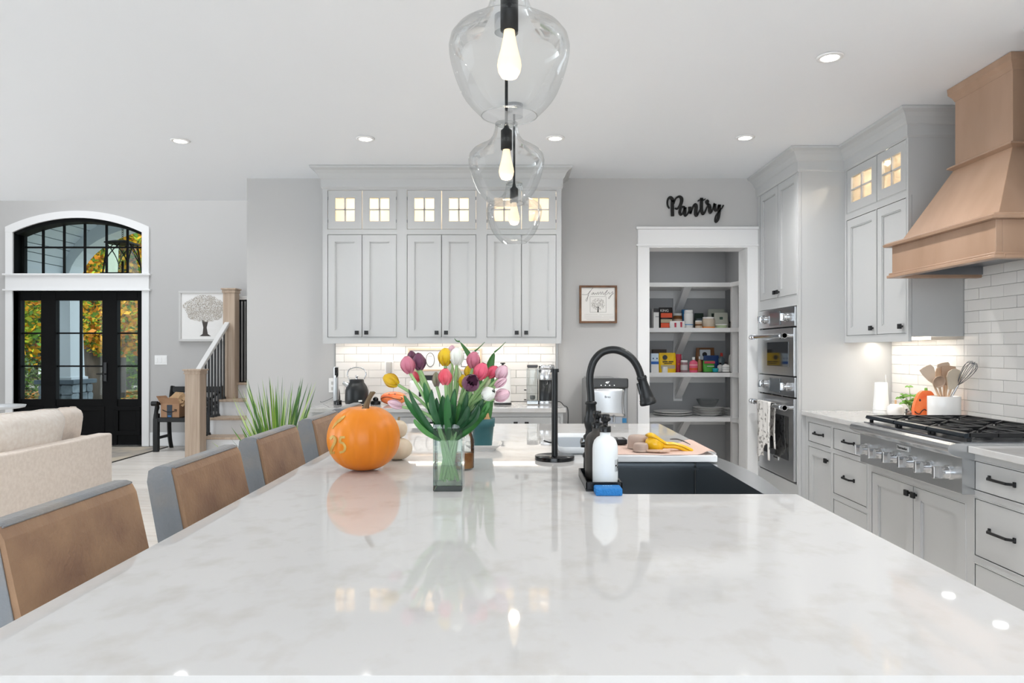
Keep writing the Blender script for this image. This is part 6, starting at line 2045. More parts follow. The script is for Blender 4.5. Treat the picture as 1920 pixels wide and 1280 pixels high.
strokes([
 ([(225, 600), (175, 520), (170, 400), (205, 315), (255, 300), (300, 345), (312, 420)], (17, 20, 22, 30, 40, 45, 45)),
 ([(308, 380), (306, 500), (306, 650), (310, 815)], 44),
 ([(345, 480), (385, 350), (450, 285), (510, 275), (555, 320), (560, 400), (530, 500), (480, 570), (430, 612), (380, 590)], (16, 22, 26, 30, 44, 46, 42, 32, 24, 18)),
 ([(650, 565), (560, 560), (520, 640), (510, 720), (540, 775), (590, 730), (630, 640), (660, 570)], (26, 26, 36, 36, 30, 22, 20, 30)),
 ([(655, 570), (650, 680), (650, 760), (672, 800), (720, 760), (770, 660)], (42, 44, 40, 30, 20, 18)),
 ([(790, 555), (795, 650), (795, 740)], 44),
 ([(795, 740), (850, 640), (890, 530), (935, 490), (962, 540), (955, 660), (950, 760), (975, 800), (1020, 740), (1090, 600)], (34, 20, 24, 36, 44, 46, 44, 34, 20, 18)),
 ([(1115, 310), (1110, 450), (1110, 600), (1125, 700), (1155, 755), (1195, 720), (1250, 600), (1290, 500), (1260, 470), (1232, 410), (1270, 378), (1300, 410), (1285, 470), (1330, 520), (1345, 600)], (44, 44, 44, 40, 32, 22, 18, 18, 18, 18, 22, 20, 24, 40, 44)),
 ([(1012, 398), (1060, 362), (1130, 372), (1185, 362), (1215, 335)], (17, 15, 15, 15, 14)),
 ([(1340, 580), (1338, 660), (1350, 720), (1385, 700), (1430, 600), (1465, 500), (1480, 470)], (44, 42, 32, 22, 18, 22, 40)),
 ([(1480, 475), (1475, 570), (1490, 640), (1520, 665), (1560, 610), (1600, 510)], (42, 42, 34, 28, 22, 34)),
 ([(1608, 495), (1600, 620), (1595, 760), (1570, 890), (1520, 975), (1490, 920), (1515, 800), (1590, 690), (1670, 600), (1720, 510)], (42, 44, 40, 36, 28, 20, 18, 18, 18, 18)),
], sg, 'letter_stroke', M_SIGN, 1240, 350, K, sy, 0.009)

fy = YW - 0.028
x0, x1, z0, z1 = PX(1086.5, fy), PX(1157, fy), PZ(605.5, fy), PZ(535, fy)
fp = thing('family_picture', 'square family print with a small tree in a brown wooden frame', 'picture', ((x0 + x1) / 2, fy, z0))
M_FRW = mat('walnut_frame', '#8a6244', 0.6, noise=(25, '#5d4230'), stretch=(0.3, 1, 0.3))
w_ = 0.016
for (a, b, e_, f_) in ((x0, x1, z0, z0 + w_), (x0, x1, z1 - w_, z1), (x0, x0 + w_, z0 + w_, z1 - w_), (x1 - w_, x1, z0 + w_, z1 - w_)):
    MB().box(a, b, fy - 0.004, fy + 0.027, e_, f_).build('frame_rail', M_FRW, fp, bev=0.0015)
MB().box(x0 + w_, x1 - w_, fy + 0.012, fy + 0.02, z0 + w_, z1 - w_).build('print', mat('print_paper', '#eceae6', 0.7), fp)
kk = 90.0 / 1152
py_ = fy + 0.0108
def thin(name, lst, rr, mt=M_INKG, d=py_):
    for pts in lst:
        MB().tube(spline([P(1080 + a * kk, 520 + b * kk, d) for a, b in pts], 4), rr, 5).build(name, mt, fp)
thin('script_line', [[(140, 405), (260, 410), (330, 340), (405, 255), (390, 270), (300, 400), (270, 540), (250, 570), (235, 540), (280, 470), (300, 410)],
                     [(370, 410), (400, 370), (430, 370), (390, 415), (430, 380), (440, 415), (480, 370), (490, 410), (530, 350), (535, 410), (590, 345), (600, 410), (640, 340), (650, 410), (690, 380)],
                     [(670, 400), (760, 300), (690, 420), (730, 410), (790, 350), (800, 400), (885, 340), (860, 400), (800, 505), (780, 490), (850, 420), (910, 380)]], 0.0011, M_INK)
thin('box_line', [[(340, 458), (722, 458)], [(722, 458), (722, 835)], [(722, 835), (340, 835)], [(340, 835), (340, 458)]], 0.0009)
thin('text_line', [[(200, 885), (520, 888)], [(560, 890), (890, 885)], [(200, 930), (620, 932)], [(660, 930), (910, 932)], [(200, 970), (900, 968)], [(250, 1005), (800, 1005)]], 0.0008, mat('faint_ink', '#b9b4ad', 0.8))
MB().prism([((P(1080 + a * kk, 520 + b * kk, py_)).x, (P(1080 + a * kk, 520 + b * kk, py_)).z) for a, b in ((510, 835), (545, 835), (540, 760), (545, 700), (520, 700), (520, 760))], 'y', py_ - 0.001, py_ + 0.001).build('tree_trunk', M_INK, fp)
m = MB()
rp = random.Random(3)
for _ in range(420):
    a, r_ = rp.uniform(0, 2 * PI), math.sqrt(rp.random())
    px_, py2 = 530 + 165 * r_ * math.cos(a), 640 + 140 * r_ * math.sin(a)
    p = P(1080 + px_ * kk, 520 + py2 * kk, py_ - 0.0002 - 0.0003 * rp.random())
    s_ = rp.uniform(0.0012, 0.003)
    t_ = rp.uniform(0, PI)
    u, v = Vector((math.cos(t_), 0, math.sin(t_))) * s_, Vector((-math.sin(t_), 0, math.cos(t_))) * s_
    m.add([p + u, p + v, p - u, p - v], [(0, 1, 2, 3)], rp.randrange(3))
m.build('tree_crown', [mat('crown_a', '#a8a49e', 0.8), mat('crown_b', '#87837d', 0.8), mat('crown_c', '#c4c0ba', 0.8)], fp)['kind'] = 'stuff'

wy = 5.30
x0, x1 = PX(1100, wy), PX(1178, wy)
zt = PZ(709, wy)
wd_ = thing('water_dispenser', 'tall silver and black bottleless water dispenser beside the pantry door', 'dispenser', ((x0 + x1) / 2, 5.5, 0))
MB().box(x0, x1, wy + 0.012, 5.69, 0.0, zt - 0.01).build('cabinet', mat('dispenser_grey', '#8f9193', 0.4, 0.4), wd_, bev=0.012)
MB().box(x0 - 0.002, x1 + 0.002, wy - 0.005, wy + 0.03, PZ(728, wy), zt).build('control_head', mat('head_grey', '#3c3d3e', 0.35), wd_, bev=0.012, seg=3)
MB().box(x0 + 0.01, x1 - 0.1, wy + 0.06, 5.6, zt - 0.012, zt + 0.004).build('top_cover', mat('dispenser_grey', '#8f9193'), wd_, bev=0.004)
zc = PZ(717, wy)
text_mb('40°', 0.022, 0.001, face_M((PX(1139, wy), wy - 0.0065, zc), 'y')).build('digit_display', mat('display_glow', '#ffffff', 0.5, emit=('#ffffff', 1.2)), wd_)
for q in (1127, 1135, 1143, 1151.5):
    MB().cyl((PX(q, wy), wy - 0.0045, PZ(722, wy)), (PX(q, wy), wy - 0.007, PZ(722, wy)), 0.0035, n=10).build('indicator', mat('display_glow', '#ffffff'), wd_)
g = []
za, zb = PZ(779, wy), PZ(728, wy)
for i in range(9):
    row = []
    for j in range(13):
        u, v = j / 12, i / 8
        bow = 0.012 * math.sin(PI * v)
        row.append((lerp(x0 + 0.012 + bow * (1), x1 - 0.02 - bow, u), wy - 0.004 + 0.02 * (2 * u - 1) ** 2 * 0.5, lerp(za + 0.02 * (0.5 - u) * (1 - v), zb, v)))
    g.append(row)
MB().sheet(g, thick=0.004, nrm=(0, 1, 0)).build('front_panel', M_STEEL, wd_)
text_mb('Brio', 0.026, 0.0012, face_M((PX(1139, wy), wy - 0.006, PZ(744, wy)), 'y')).build('logo', M_INK, wd_)
MB().box(x0 + 0.03, x1 - 0.045, wy + 0.004, wy + 0.012, za - 0.09, za - 0.01).build('tap_recess', M_STEELD, wd_)
for q in (-0.03, 0.01, 0.05):
    MB().cyl(((x0 + x1) / 2 + q, wy - 0.002, za - 0.005), ((x0 + x1) / 2 + q, wy - 0.002, za - 0.05), 0.01, n=12).build('tap', M_CHROME, wd_)
MB().box(x1 - 0.062, x1 - 0.012, wy + 0.008, wy + 0.0125, za - 0.055, za - 0.02).box(x1 - 0.062, x1 - 0.012, wy + 0.007, wy + 0.0125, za - 0.055, za - 0.042).build('sticker', mat('sticker_blue', '#2d77a8', 0.5), wd_)
MB().box(x0 + 0.02, x1 - 0.02, wy + 0.006, wy + 0.013, 0.1, 0.62).build('lower_panel', M_STEEL, wd_, bev=0.004)

pl_ = thing('recessed_light', 'unseen ceiling light added inside the pantry', 'light', (1.45, 6.3, ZC - 0.012), 'recessed ceiling lights')
MB().lathe((1.45, 6.3, ZC), [(0.062, -0.002), (0.06, -0.007), (0.042, -0.009), (0.042, 0.0)], 32, cap0=False, cap1=False).build('trim_ring', M_TRIM, pl_)
MB().lathe((1.45, 6.3, ZC - 0.006), [(0.041, 0), (0.041, 0.005), (0, 0.005)], 28).build('lens', M_CAN, pl_)
lamp('can_light', 'SPOT', (1.45, 6.3, ZC - 0.03), 13, (1.0, 0.99, 0.975), size=0.05, spread=math.radians(150))  # added out of view to lift the dim pantry walls
# ================================================================ pantry shelves and food
PY, PB = 6.62, 7.1
ZS = [PZ(q, PY) for q in (529.5, 614.5, 698.5, 782.5)]
SX0_, SX1_ = 0.83, 2.11
for k, z in enumerate(ZS):
    nm = ('top', 'second', 'third', 'lowest')[k]
    t_ = thing('pantry_shelf', {'top': 'bare white pantry shelf at the top, above the food', 'second': 'white pantry shelf carrying bags and canned food', 'third': 'white pantry shelf carrying sauces and snack bags', 'lowest': 'white pantry shelf carrying the plates'}[nm], 'shelf', (1.47, PY, z), 'pantry shelves')
    m = MB().prism([(SX0_, PB), (SX0_, YW + 0.25), (1.0, YW + 0.25), (1.0, 6.5), (1.12, PY), (2.02, PY), (2.05, 6.5), (2.05, YW + 0.3), (SX1_, YW + 0.3), (SX1_, PB)], 'z', z - 0.04, z)
    m.build('board', M_TRIM, t_, bev=0.002)
    MB().box(SX0_, SX1_, PB - 0.02, PB - 0.001, z - 0.115, z - 0.04).build('cleat', M_TRIM, t_)
    xa = PX(1281, 6.85)
    MB().prism([(PY + 0.04, z - 0.04), (PY + 0.11, z - 0.04), (PB - 0.02, z - 0.2), (PB - 0.02, z - 0.28)], 'x', xa - 0.034, xa + 0.034).build('brace', M_TRIM, t_)
    MB().box(xa - 0.045, xa + 0.045, PB - 0.022, PB - 0.001, z - 0.3, z - 0.04).build('wall_plate', M_TRIM, t_)
MB().box(2.035, 2.09, 6.6, 6.66, 0, ZS[0] - 0.04).build('shelf_post', M_TRIM, label='white upright post carrying the pantry shelves', cat='post')

def goods(name, lab, cat_, px0, px1, py0, py1, d, shape, mats_, dep=0.06, extra=None, group='food on the pantry shelves'):
    """one pantry item between two pixel columns, standing at py1, tall up to py0"""
    x0, x1 = PX(px0, d), PX(px1, d)
    k = min(range(4), key=lambda i: abs(PZ(py1, d) - ZS[i]))
    zb = ZS[k]
    h = (py1 - py0) * d / FPX
    xc, w_ = (x0 + x1) / 2, (x1 - x0)
    t_ = thing(name, lab, cat_, (xc, d + dep / 2, zb), group)
    y0, y1 = d, d + dep
    if shape == 'box':
        MB().box(x0, x1, y0, y1, zb, zb + h).build('carton', mats_[0], t_, bev=0.002)
    elif shape == 'bag':
        m = MB()
        rings = []
        for i in range(9):
            t2 = i / 8
            th_ = dep / 2 * (1.0 - t2 ** 2.2 * 0.93)
            ww = w_ / 2 * (0.9 + 0.1 * math.sin(t2 * 2.2 + 0.6))
            rings.append([Vector((xc + ww * math.copysign(abs(math.cos(a)) ** 0.5, math.cos(a)), (y0 + y1) / 2 + th_ * math.copysign(abs(math.sin(a)) ** 0.8, math.sin(a)), zb + h * t2)) for a in [2 * PI * j / 24 for j in range(24)]])
        m.rings(rings)
        m.build('pouch', mats_[0], t_)
    elif shape == 'jar':
        r_ = w_ / 2
        c_ = Vector((xc, d + r_, zb))
        MB().lathe(c_, [(r_ * 0.94, 0), (r_, 0.004), (r_, h * 0.78), (r_ * 0.9, h * 0.84), (0, h * 0.84)], 24).build('body', mats_[0], t_)
        MB().lathe(c_ + Vector((0, 0, h * 0.84)), [(r_ * 0.93, 0), (r_ * 0.93, h * 0.15), (r_ * 0.88, h * 0.16), (0, h * 0.16)], 24).build('lid', mats_[1], t_)
    elif shape == 'bottle':
        r_ = w_ / 2
        c_ = Vector((xc, d + r_ * 0.6, zb))
        MB().lathe(c_, [(r_ * 0.86, 0), (r_ * 0.97, 0.004), (r_, h * 0.25), (r_ * 0.97, h * 0.62), (r_ * 0.8, h * 0.72), (r_ * 0.35, h * 0.78), (r_ * 0.3, h * 0.84)], 24, sy=0.6).build('body', mats_[0], t_)
        MB().lathe(c_ + Vector((0, 0, h * 0.82)), [(r_ * 0.34, 0), (r_ * 0.34, h * 0.17), (0, h * 0.18)], 16).build('cap', mats_[1], t_)
    elif shape == 'tub':
        r_ = w_ / 2
        c_ = Vector((xc, d + r_, zb))
        MB().lathe(c_, [(r_ * 0.8, 0), (r_ * 0.95, h * 0.75), (r_ * 0.95, h * 0.78), (0, h * 0.78)], 24).build('body', mats_[0], t_)
        MB().lathe(c_ + Vector((0, 0, h * 0.76)), [(r_, 0), (r_, h * 0.18), (r_ * 0.9, h * 0.24), (0, h * 0.24)], 24).build('lid', mats_[1], t_)
    for e_ in (extra or []):
        kind, a, b, u0, u1, v0, v1, mt = (list(e_) + [None] * 8)[:8]
        if kind == 'band':       # flat printed panel standing just proud of the front
            yy = y0 - 0.0012 if shape != 'bag' else y0 - 0.0015
            if shape in ('jar', 'tub'):
                r_ = w_ / 2 * 1.012
                c_ = Vector((xc, d + w_ / 2, zb))
                MB().lathe(c_, [(r_, h * v0), (r_, h * v1)], 24, cap0=False, cap1=False).build(a, b if b else mt, t_)
            elif shape == 'bottle':
                r_ = w_ / 2 * 1.015
                c_ = Vector((xc, d + w_ / 2 * 0.6, zb))
                MB().lathe(c_, [(r_, h * v0), (r_, h * v1)], 24, sy=0.6, cap0=False, cap1=False).build(a, b if b else mt, t_)
            else:
                yo = 0.0
                MB().box(lerp(x0, x1, u0), lerp(x0, x1, u1), yy - 0.001, yy + 0.004 + (dep * 0.4 * max(0, v1 - 0.2) if shape == 'bag' else 0), zb + h * v0, zb + h * v1).build(a, b, t_)
        elif kind == 'text':
            text_mb(a, h * v1, 0.0008, face_M((lerp(x0, x1, u0), y0 - 0.0035, zb + h * v0), 'y')).build('lettering', b, t_)
        elif kind == 'disc':
            MB().cyl((lerp(x0, x1, u0), y0 - 0.0035, zb + h * v0), (lerp(x0, x1, u0), y0 + 0.003, zb + h * v0), h * v1, n=20).build(a, b, t_)
    return t_
def fm(n, c, r_=0.5): return mat('pack_' + n, c, r_)
W, K_ = fm('white', '#e8e8e6'), fm('black', '#1d1b1c', 0.35)
OR, RED, BLU, SKY = fm('orange', '#d9532c'), fm('red', '#b8324a'), fm('blue', '#1f63b8'), fm('sky', '#cfe2f2')
YE, TAN, GRN, DGR = fm('yellow', '#efc213'), fm('tan', '#b0a58a'), fm('green', '#4fa63c'), fm('dark_green', '#26392f')
PNK, BRN, TEA, CRM = fm('pink', '#e2607f'), fm('brown', '#7d5432'), fm('teal', '#1fa3b0'), fm('cream', '#dfe0d2')
GRY, NAVY, CORK = fm('grey', '#a6a8aa'), fm('navy', '#1b3f78'), fm('cork', '#b98a5a')
CLR = glass('pack_clear', '#e6e4df', 1.3)
d1, d2 = 6.66, 6.82
y2 = 614
goods('snack_box', 'slim white snack box with a dark top at the doorway end of the shelf', 'box', 1225.5, 1235.5, 577, y2, d1, 'box', [W], 0.09, [('band', 'dark_top', K_, 0.0, 1.0, 0.8, 1.0), ('band', 'grey_swirl', GRY, 0.35, 1.0, 0.55, 0.6)])
goods('snack_bag', 'black and orange snack bag with KING lettering', 'bag', 1236, 1263, 575, y2, d1, 'bag', [K_], 0.08, [('band', 'orange_panel', OR, 0.12, 0.9, 0.5, 0.72), ('band', 'nut_panel', TAN, 0.12, 0.9, 0.26, 0.42), ('band', 'red_panel', OR, 0.12, 0.88, 0.02, 0.24), ('text', 'KING', W, 0.36, 0, 0.83, 0.17)])
goods('spread_jar', 'amber spread jar with white lid behind the candy bags', 'jar', 1264, 1281, 585, y2, d2, 'jar', [fm('amber', '#8e5a2c', 0.3), W], extra=[('band', 'label', fm('label_peach', '#e5c9b2'), 0, 1, 0.3, 0.62)])
goods('candy_bag', 'crumpled white and red candy bags lying in front of the jar', 'bag', 1256, 1285, 601, y2, 6.63, 'bag', [W], 0.03, [('band', 'red_stripe', RED, 0.3, 0.42, 0.1, 0.75), ('band', 'red_stripe', RED, 0.68, 0.8, 0.1, 0.85)])
goods('blue_carton', 'narrow bright blue carton behind the white canister', 'box', 1280, 1290, 578, y2, 6.9, 'box', [fm('azure', '#2f87c7')], 0.05)
goods('white_canister', 'tall white canister with a small brown emblem', 'canister', 1284.5, 1301.5, 580, y2, d1, 'jar', [W, W], extra=[('band', 'blue_label', fm('azure', '#2f87c7'), 0, 1, 0.17, 0.21)])
goods('tea_pouch', 'dark green pouch behind a small jar', 'bag', 1303, 1321, 585, y2, d2, 'bag', [DGR], 0.06, [('band', 'window', fm('smoke', '#5f6f76', 0.3), 0.2, 0.8, 0.35, 0.65)])
goods('spice_jar', 'small beige jar in front of the dark green pouch', 'jar', 1305, 1318, 600, y2, 6.64, 'jar', [fm('beige', '#cdbba6'), W], extra=[('band', 'label', BRN, 0, 1, 0.3, 0.55)])
goods('cookie_jar', 'wide clear jar with white lid and orange bottom', 'jar', 1320, 1343, 593, y2, d1, 'jar', [fm('cookie', '#c9bba9', 0.25), fm('lid_pearl', '#e0dcda', 0.3)], extra=[('band', 'orange_ring', fm('orange_bright', '#ef8d2c'), 0, 1, 0.0, 0.12)])
goods('chip_bag', 'pale sage snack bag at the back with a dark green badge', 'bag', 1328, 1361, 577, y2, 6.92, 'bag', [fm('sage', '#b8bdb0')], 0.06, [('band', 'badge', DGR, 0.2, 0.42, 0.6, 0.78)])
goods('chip_bag', 'cream snack bag in front with a small square green badge', 'bag', 1340, 1367, 584, y2, 6.8, 'bag', [CRM], 0.06, [('band', 'badge', fm('moss', '#4d6a5a'), 0.36, 0.56, 0.56, 0.72), ('band', 'purple_mark', fm('plum', '#4b2f3c'), 0.25, 0.4, 0.1, 0.18), ('band', 'purple_mark', fm('plum', '#4b2f3c'), 0.55, 0.75, 0.1, 0.18)])
goods('dip_tub', 'low pale green dip tub before the cream bag', 'tub', 1345, 1367, 607, y2, 6.63, 'tub', [fm('pale_green', '#b9cba6'), W])
goods('drinking_glass', 'clear straight glass at the post end of the shelf', 'glass', 1369, 1384, 602, y2, 6.63, 'jar', [CLR, CLR])
y3 = 698
goods('milk_carton', 'white and pale blue carton with a deep blue band', 'carton', 1221, 1235, 662, y3, d1, 'box', [SKY], 0.07, [('band', 'blue_band', BLU, 0, 1, 0.44, 0.58), ('band', 'white_base', W, 0, 1, 0.0, 0.42), ('band', 'emblem', NAVY, 0.2, 0.35, 0.7, 0.77), ('band', 'emblem', NAVY, 0.7, 0.85, 0.7, 0.77)])
goods('dark_tray', 'low dark box behind the carton and the yellow bag', 'box', 1225, 1250, 656, y3, 6.92, 'box', [fm('umber', '#4a3a30')], 0.08)
goods('yellow_bag', 'large yellow pouch with a black round emblem', 'bag', 1236, 1269, 661, y3, d1, 'bag', [YE], 0.07, [('disc', 'emblem', K_, 0.33, 0, 0.77, 0.12), ('band', 'window', TAN, 0.1, 0.9, 0.2, 0.38), ('band', 'print_line', K_, 0.2, 0.48, 0.53, 0.58), ('band', 'print_line', K_, 0.54, 0.8, 0.53, 0.58), ('band', 'print_line', K_, 0.3, 0.72, 0.45, 0.48)])
goods('pill_jar', 'tiny white jar in front of the yellow pouch', 'jar', 1242, 1253, 688, y3 + 1, 6.63, 'jar', [W, W])
goods('magenta_bag', 'magenta pouch half behind the yellow one', 'bag', 1268, 1279, 664, y3, 6.75, 'bag', [RED], 0.05, [('band', 'orange_mark', OR, 0.3, 0.9, 0.4, 0.5)])
goods('sprinkle_jar', 'small jar of sprinkles with a white lid', 'jar', 1277.5, 1291, 675, y3, d1, 'jar', [fm('sprinkle', '#9b7a80'), W], extra=[('band', 'label', fm('label_grey', '#cfcacb'), 0, 1, 0.2, 0.62)])
goods('pink_bottle', 'bright pink squeeze bottle with a white cap', 'bottle', 1293.5, 1309.5, 669, y3, d1, 'bottle', [PNK, W], extra=[('band', 'label', fm('label_rose', '#f0a9ae'), 0, 1, 0.45, 0.53), ('band', 'fruit_mark', OR, 0, 1, 0.15, 0.3)])
goods('syrup_bottle', 'slim amber bottle beside the pink one', 'bottle', 1308, 1316, 668, y3, 6.75, 'bottle', [CORK, W])
goods('coffee_bag', 'big brown coffee bag with a pale label leaning at the back', 'bag', 1306, 1342, 653, y3, 6.93, 'bag', [BRN], 0.08, [('band', 'label', fm('label_ice', '#c9d2d8'), 0.18, 0.72, 0.5, 0.92), ('disc', 'dark_emblem', K_, 0.42, 0, 0.72, 0.1)])
goods('navy_bag', 'crumpled navy blue bag in the middle of the sauces', 'bag', 1320, 1350, 667, y3, 6.84, 'bag', [NAVY], 0.06)
goods('green_bag', 'lime green and red snack bag at the front', 'bag', 1319, 1341, 676, y3, 6.7, 'bag', [GRN], 0.05, [('band', 'red_top', fm('rose', '#c84a5c'), 0.1, 0.98, 0.76, 0.96), ('band', 'white_mark', W, 0.3, 0.9, 0.5, 0.56)])
goods('teal_tub', 'tiny teal tub before the green bag', 'tub', 1337, 1349, 690, y3, 6.63, 'tub', [TEA, TEA])
goods('red_top_bottle', 'clear bottle with a red top', 'bottle', 1347, 1361, 662, y3, 6.84, 'bottle', [fm('smoke', '#5f6f76'), fm('cap_red', '#c0392f')])
goods('white_dispenser', 'small white round shouldered bottle with printed label', 'bottle', 1355, 1369, 676, y3 - 2, 6.63, 'bottle', [W, K_], extra=[('band', 'print', GRY, 0, 1, 0.3, 0.34), ('band', 'print', GRY, 0, 1, 0.48, 0.53)])
goods('white_dispenser', 'white bottle partly hidden behind the printed one', 'bottle', 1346, 1357, 678, y3 - 2, 6.74, 'bottle', [W, K_])
goods('clear_jar', 'pale square bottle with a black neck beside the post', 'bottle', 1367, 1378, 655, y3, 6.8, 'bottle', [fm('bone', '#d8d6cf'), K_])
MB().box(PX(1318, 6.62), PX(1376, 6.62), 6.625, 7.0, ZS[2], ZS[2] + 0.006).build('shelf_mat', K_, label='thin dark mat under the sauces', cat='mat')
# plates
M_PLATE = mat('plate_white', '#f2f1ef', 0.2)
M_RIM = mat('plate_rim', '#3d3b3a', 0.4)
zp = ZS[3]
def plate(cx, cy, z, r_, lab, grp, rim=False):
    t_ = thing('plate', lab, 'plate', (cx, cy, z), grp)
    MB().lathe((cx, cy, z), [(r_ * 0.55, 0), (r_ * 0.62, 0.004), (r_ * 0.9, 0.016), (r_, 0.022), (r_, 0.0245), (r_ * 0.9, 0.02), (r_ * 0.6, 0.009), (0, 0.008)], 40).build('dish', M_PLATE, t_)
    if rim:
        MB().lathe((cx, cy, z), [(r_ * 0.985, 0.0185), (r_ * 0.999, 0.0195), (r_ * 0.995, 0.0212)], 40, cap0=False, cap1=False).build('rim_line', M_RIM, t_)
pxc = PX(1261.5, 6.85)
r_ = 36 * 6.85 / FPX
plate(pxc, 6.85, zp, r_, 'lower of the two large white plates', 'large plates')
plate(pxc, 6.85, zp + 0.02, r_ * 0.99, 'upper of the two large white plates', 'large plates')
pxc2 = PX(1327, 6.83)
r2 = 28 * 6.83 / FPX
for k in range(5):
    plate(pxc2 + 0.003 * (k % 2), 6.83, zp + 0.015 * k, r2, ('bottom', 'second', 'third', 'fourth', 'top')[k] + ' dark rimmed plate of the stack under the glass bowl', 'rimmed plates under the bowl', True)
pxc3 = PX(1374, 6.85)
for k in range(4):
    plate(pxc3 + 0.01, 6.87, zp + 0.015 * k, r2 * 0.7, ('bottom', 'second', 'third', 'top')[k] + ' dark rimmed plate of the small stack by the post', 'rimmed plates by the post', True)
MB().lathe((pxc2, 6.83, zp + 0.015 * 4 + 0.0255), [(0.06, 0), (0.075, 0.004), (0.11, 0.07), (0.112, 0.074), (0.104, 0.07), (0.07, 0.008), (0, 0.006)], 32).build('glass_bowl', glass('bowl_glass', '#f4f6f7', 0.6), label='clear glass bowl resting on the stack of rimmed plates', cat='bowl')

# ================================================================ foyer and living room
# ---- tree picture
ty = YF - 0.03
x0, x1, z0, z1 = PX(335, ty), PX(433, ty), PZ(640, ty), PZ(545, ty)
tpn = thing('tree_picture', 'white framed picture of a grey tree on the foyer wall', 'picture', ((x0 + x1) / 2, ty, z0))
M_FRM = mat('frame_silver', '#c9c8c6', 0.4)
w_ = 0.035
for (a, b, e_, f_) in ((x0, x1, z0, z0 + w_), (x0, x1, z1 - w_, z1), (x0, x0 + w_, z0 + w_, z1 - w_), (x1 - w_, x1, z0 + w_, z1 - w_)):
    MB().box(a, b, ty - 0.01, ty + 0.03, e_, f_).build('frame_rail', M_FRM, tpn, bev=0.004)
MB().box(x0 + w_, x1 - w_, ty + 0.004, ty + 0.02, z0 + w_, z1 - w_).build('canvas', mat('canvas_white', '#eeedeb', 0.8), tpn)
cx = PX(384, ty)
cz0 = PZ(630, ty)
yy = ty + 0.003
m = MB().prism([(cx - 0.075, cz0), (cx + 0.085, cz0), (cx + 0.04, cz0 + 0.03), (cx + 0.024, cz0 + 0.12), (cx + 0.05, cz0 + 0.23), (cx + 0.01, cz0 + 0.2), (cx - 0.045, cz0 + 0.23), (cx - 0.022, cz0 + 0.12), (cx - 0.032, cz0 + 0.03)], 'y', yy - 0.001, yy + 0.001)
m.build('tree_trunk', mat('trunk_paint', '#4c4744', 0.8), tpn)
m = MB()
rp = random.Random(9)
for _ in range(2400):
    a, r_ = rp.uniform(0, 2 * PI), math.sqrt(rp.random())
    p = Vector((cx + 0.29 * r_ * math.cos(a) * (1 + 0.1 * math.sin(5 * a)), yy - 0.0012 - 0.0004 * rp.random(), cz0 + 0.37 + (0.2 if math.sin(a) > 0 else 0.17) * r_ * math.sin(a)))
    s_ = rp.uniform(0.005, 0.011)
    t_ = rp.uniform(0, PI)
    u, v = Vector((math.cos(t_), 0, math.sin(t_))) * s_, Vector((-math.sin(t_), 0, math.cos(t_))) * s_ * 0.5
    if abs(p.x - cx) < 0.31:
        m.add([p + u, p + v, p - u, p - v], [(0, 1, 2, 3)], rp.randrange(4))
m.build('tree_crown', [mat('paint_a', '#bdb6ac', 0.8), mat('paint_b', '#b0a89e', 0.8), mat('paint_c', '#d8d3cb', 0.8), mat('paint_d', '#a8a097', 0.8)], tpn)['kind'] = 'stuff'

# ---- light switch
sy_ = YF - 0.004
x0, x1, z0, z1 = PX(290, sy_), PX(313.5, sy_), PZ(683.5, sy_), PZ(666, sy_)
e = thing('light_switch', 'white three gang light switch beside the front door', 'switch', ((x0 + x1) / 2, sy_, z0))
MB().box(x0, x1, sy_ - 0.003, sy_ + 0.004, z0, z1).build('plate', M_WHITE, e, bev=0.002)
for k in range(3):
    xc_ = lerp(x0, x1, (k + 0.5) / 3)
    MB().box(xc_ - 0.016, xc_ + 0.016, sy_ - 0.007, sy_ - 0.003, z0 + 0.03, z1 - 0.03).build('rocker', M_WHITE, e, bev=0.002)

# ---- bench
BXA, BXB, BYF, BYB = -4.755, -4.0, 9.17, 9.62
M_BEN = mat('bench_black', '#141516', 0.5)
be = thing('entry_bench', 'black wooden bench with curved arms against the foyer wall', 'bench', ((BXA + BXB) / 2, 9.4, 0))
MB().box(BXA + 0.03, BXB - 0.03, BYF + 0.01, BYB - 0.03, 0.39, 0.447).build('seat', M_BEN, be, bev=0.005)
for x in (BXA, BXB - 0.065):
    MB().prism([(BYF, 0), (BYF + 0.05, 0), (BYF + 0.06, 0.04), (BYF + 0.065, 0.5), (BYF + 0.02, 0.5), (BYF, 0.42), (BYF - 0.004, 0.2)], 'x', x, x + 0.06).build('leg', M_BEN, be, bev=0.006)
    pts = spline([(0, 9.60, 0.0), (0, 9.555, 0.15), (0, 9.54, 0.35), (0, 9.55, 0.5), (0, 9.585, 0.66), (0, 9.635, 0.84)], 4)
    xq = x + (0.012 if x > -4.3 else 0.01)
    MB().tube([Vector((x + 0.03, p.y, p.z)) for p in pts], 0.03, 4, smooth=False).build('leg', M_BEN, be)
    pts = spline([(x + 0.03, BYF + 0.035, 0.44), (x + 0.03, BYF + 0.025, 0.52), (x + 0.03, BYF + 0.05, 0.58), (x + 0.03, BYF + 0.035, 0.635)], 4)
    MB().tube(pts, [0.04, 0.038, 0.034, 0.03, 0.028, 0.028, 0.03, 0.032, 0.032, 0.03, 0.028, 0.027, 0.026], 6).build('arm_post', M_BEN, be)
    MB().box(x + 0.0, x + 0.06, BYF - 0.02, 9.57, 0.61, 0.645).cyl((x - 0.008, BYF - 0.01, 0.635), (x + 0.068, BYF - 0.01, 0.635), 0.032, n=16).build('arm', M_BEN, be, bev=0.004)
    MB().box(x + 0.018, x + 0.042, BYF + 0.04, 9.56, 0.16, 0.195).build('stretcher', M_BEN, be, bev=0.003)
MB().box(BXA + 0.04, BXB - 0.04, 9.6, 9.645, 0.755, 0.835).build('top_rail', M_BEN, be, bev=0.008)
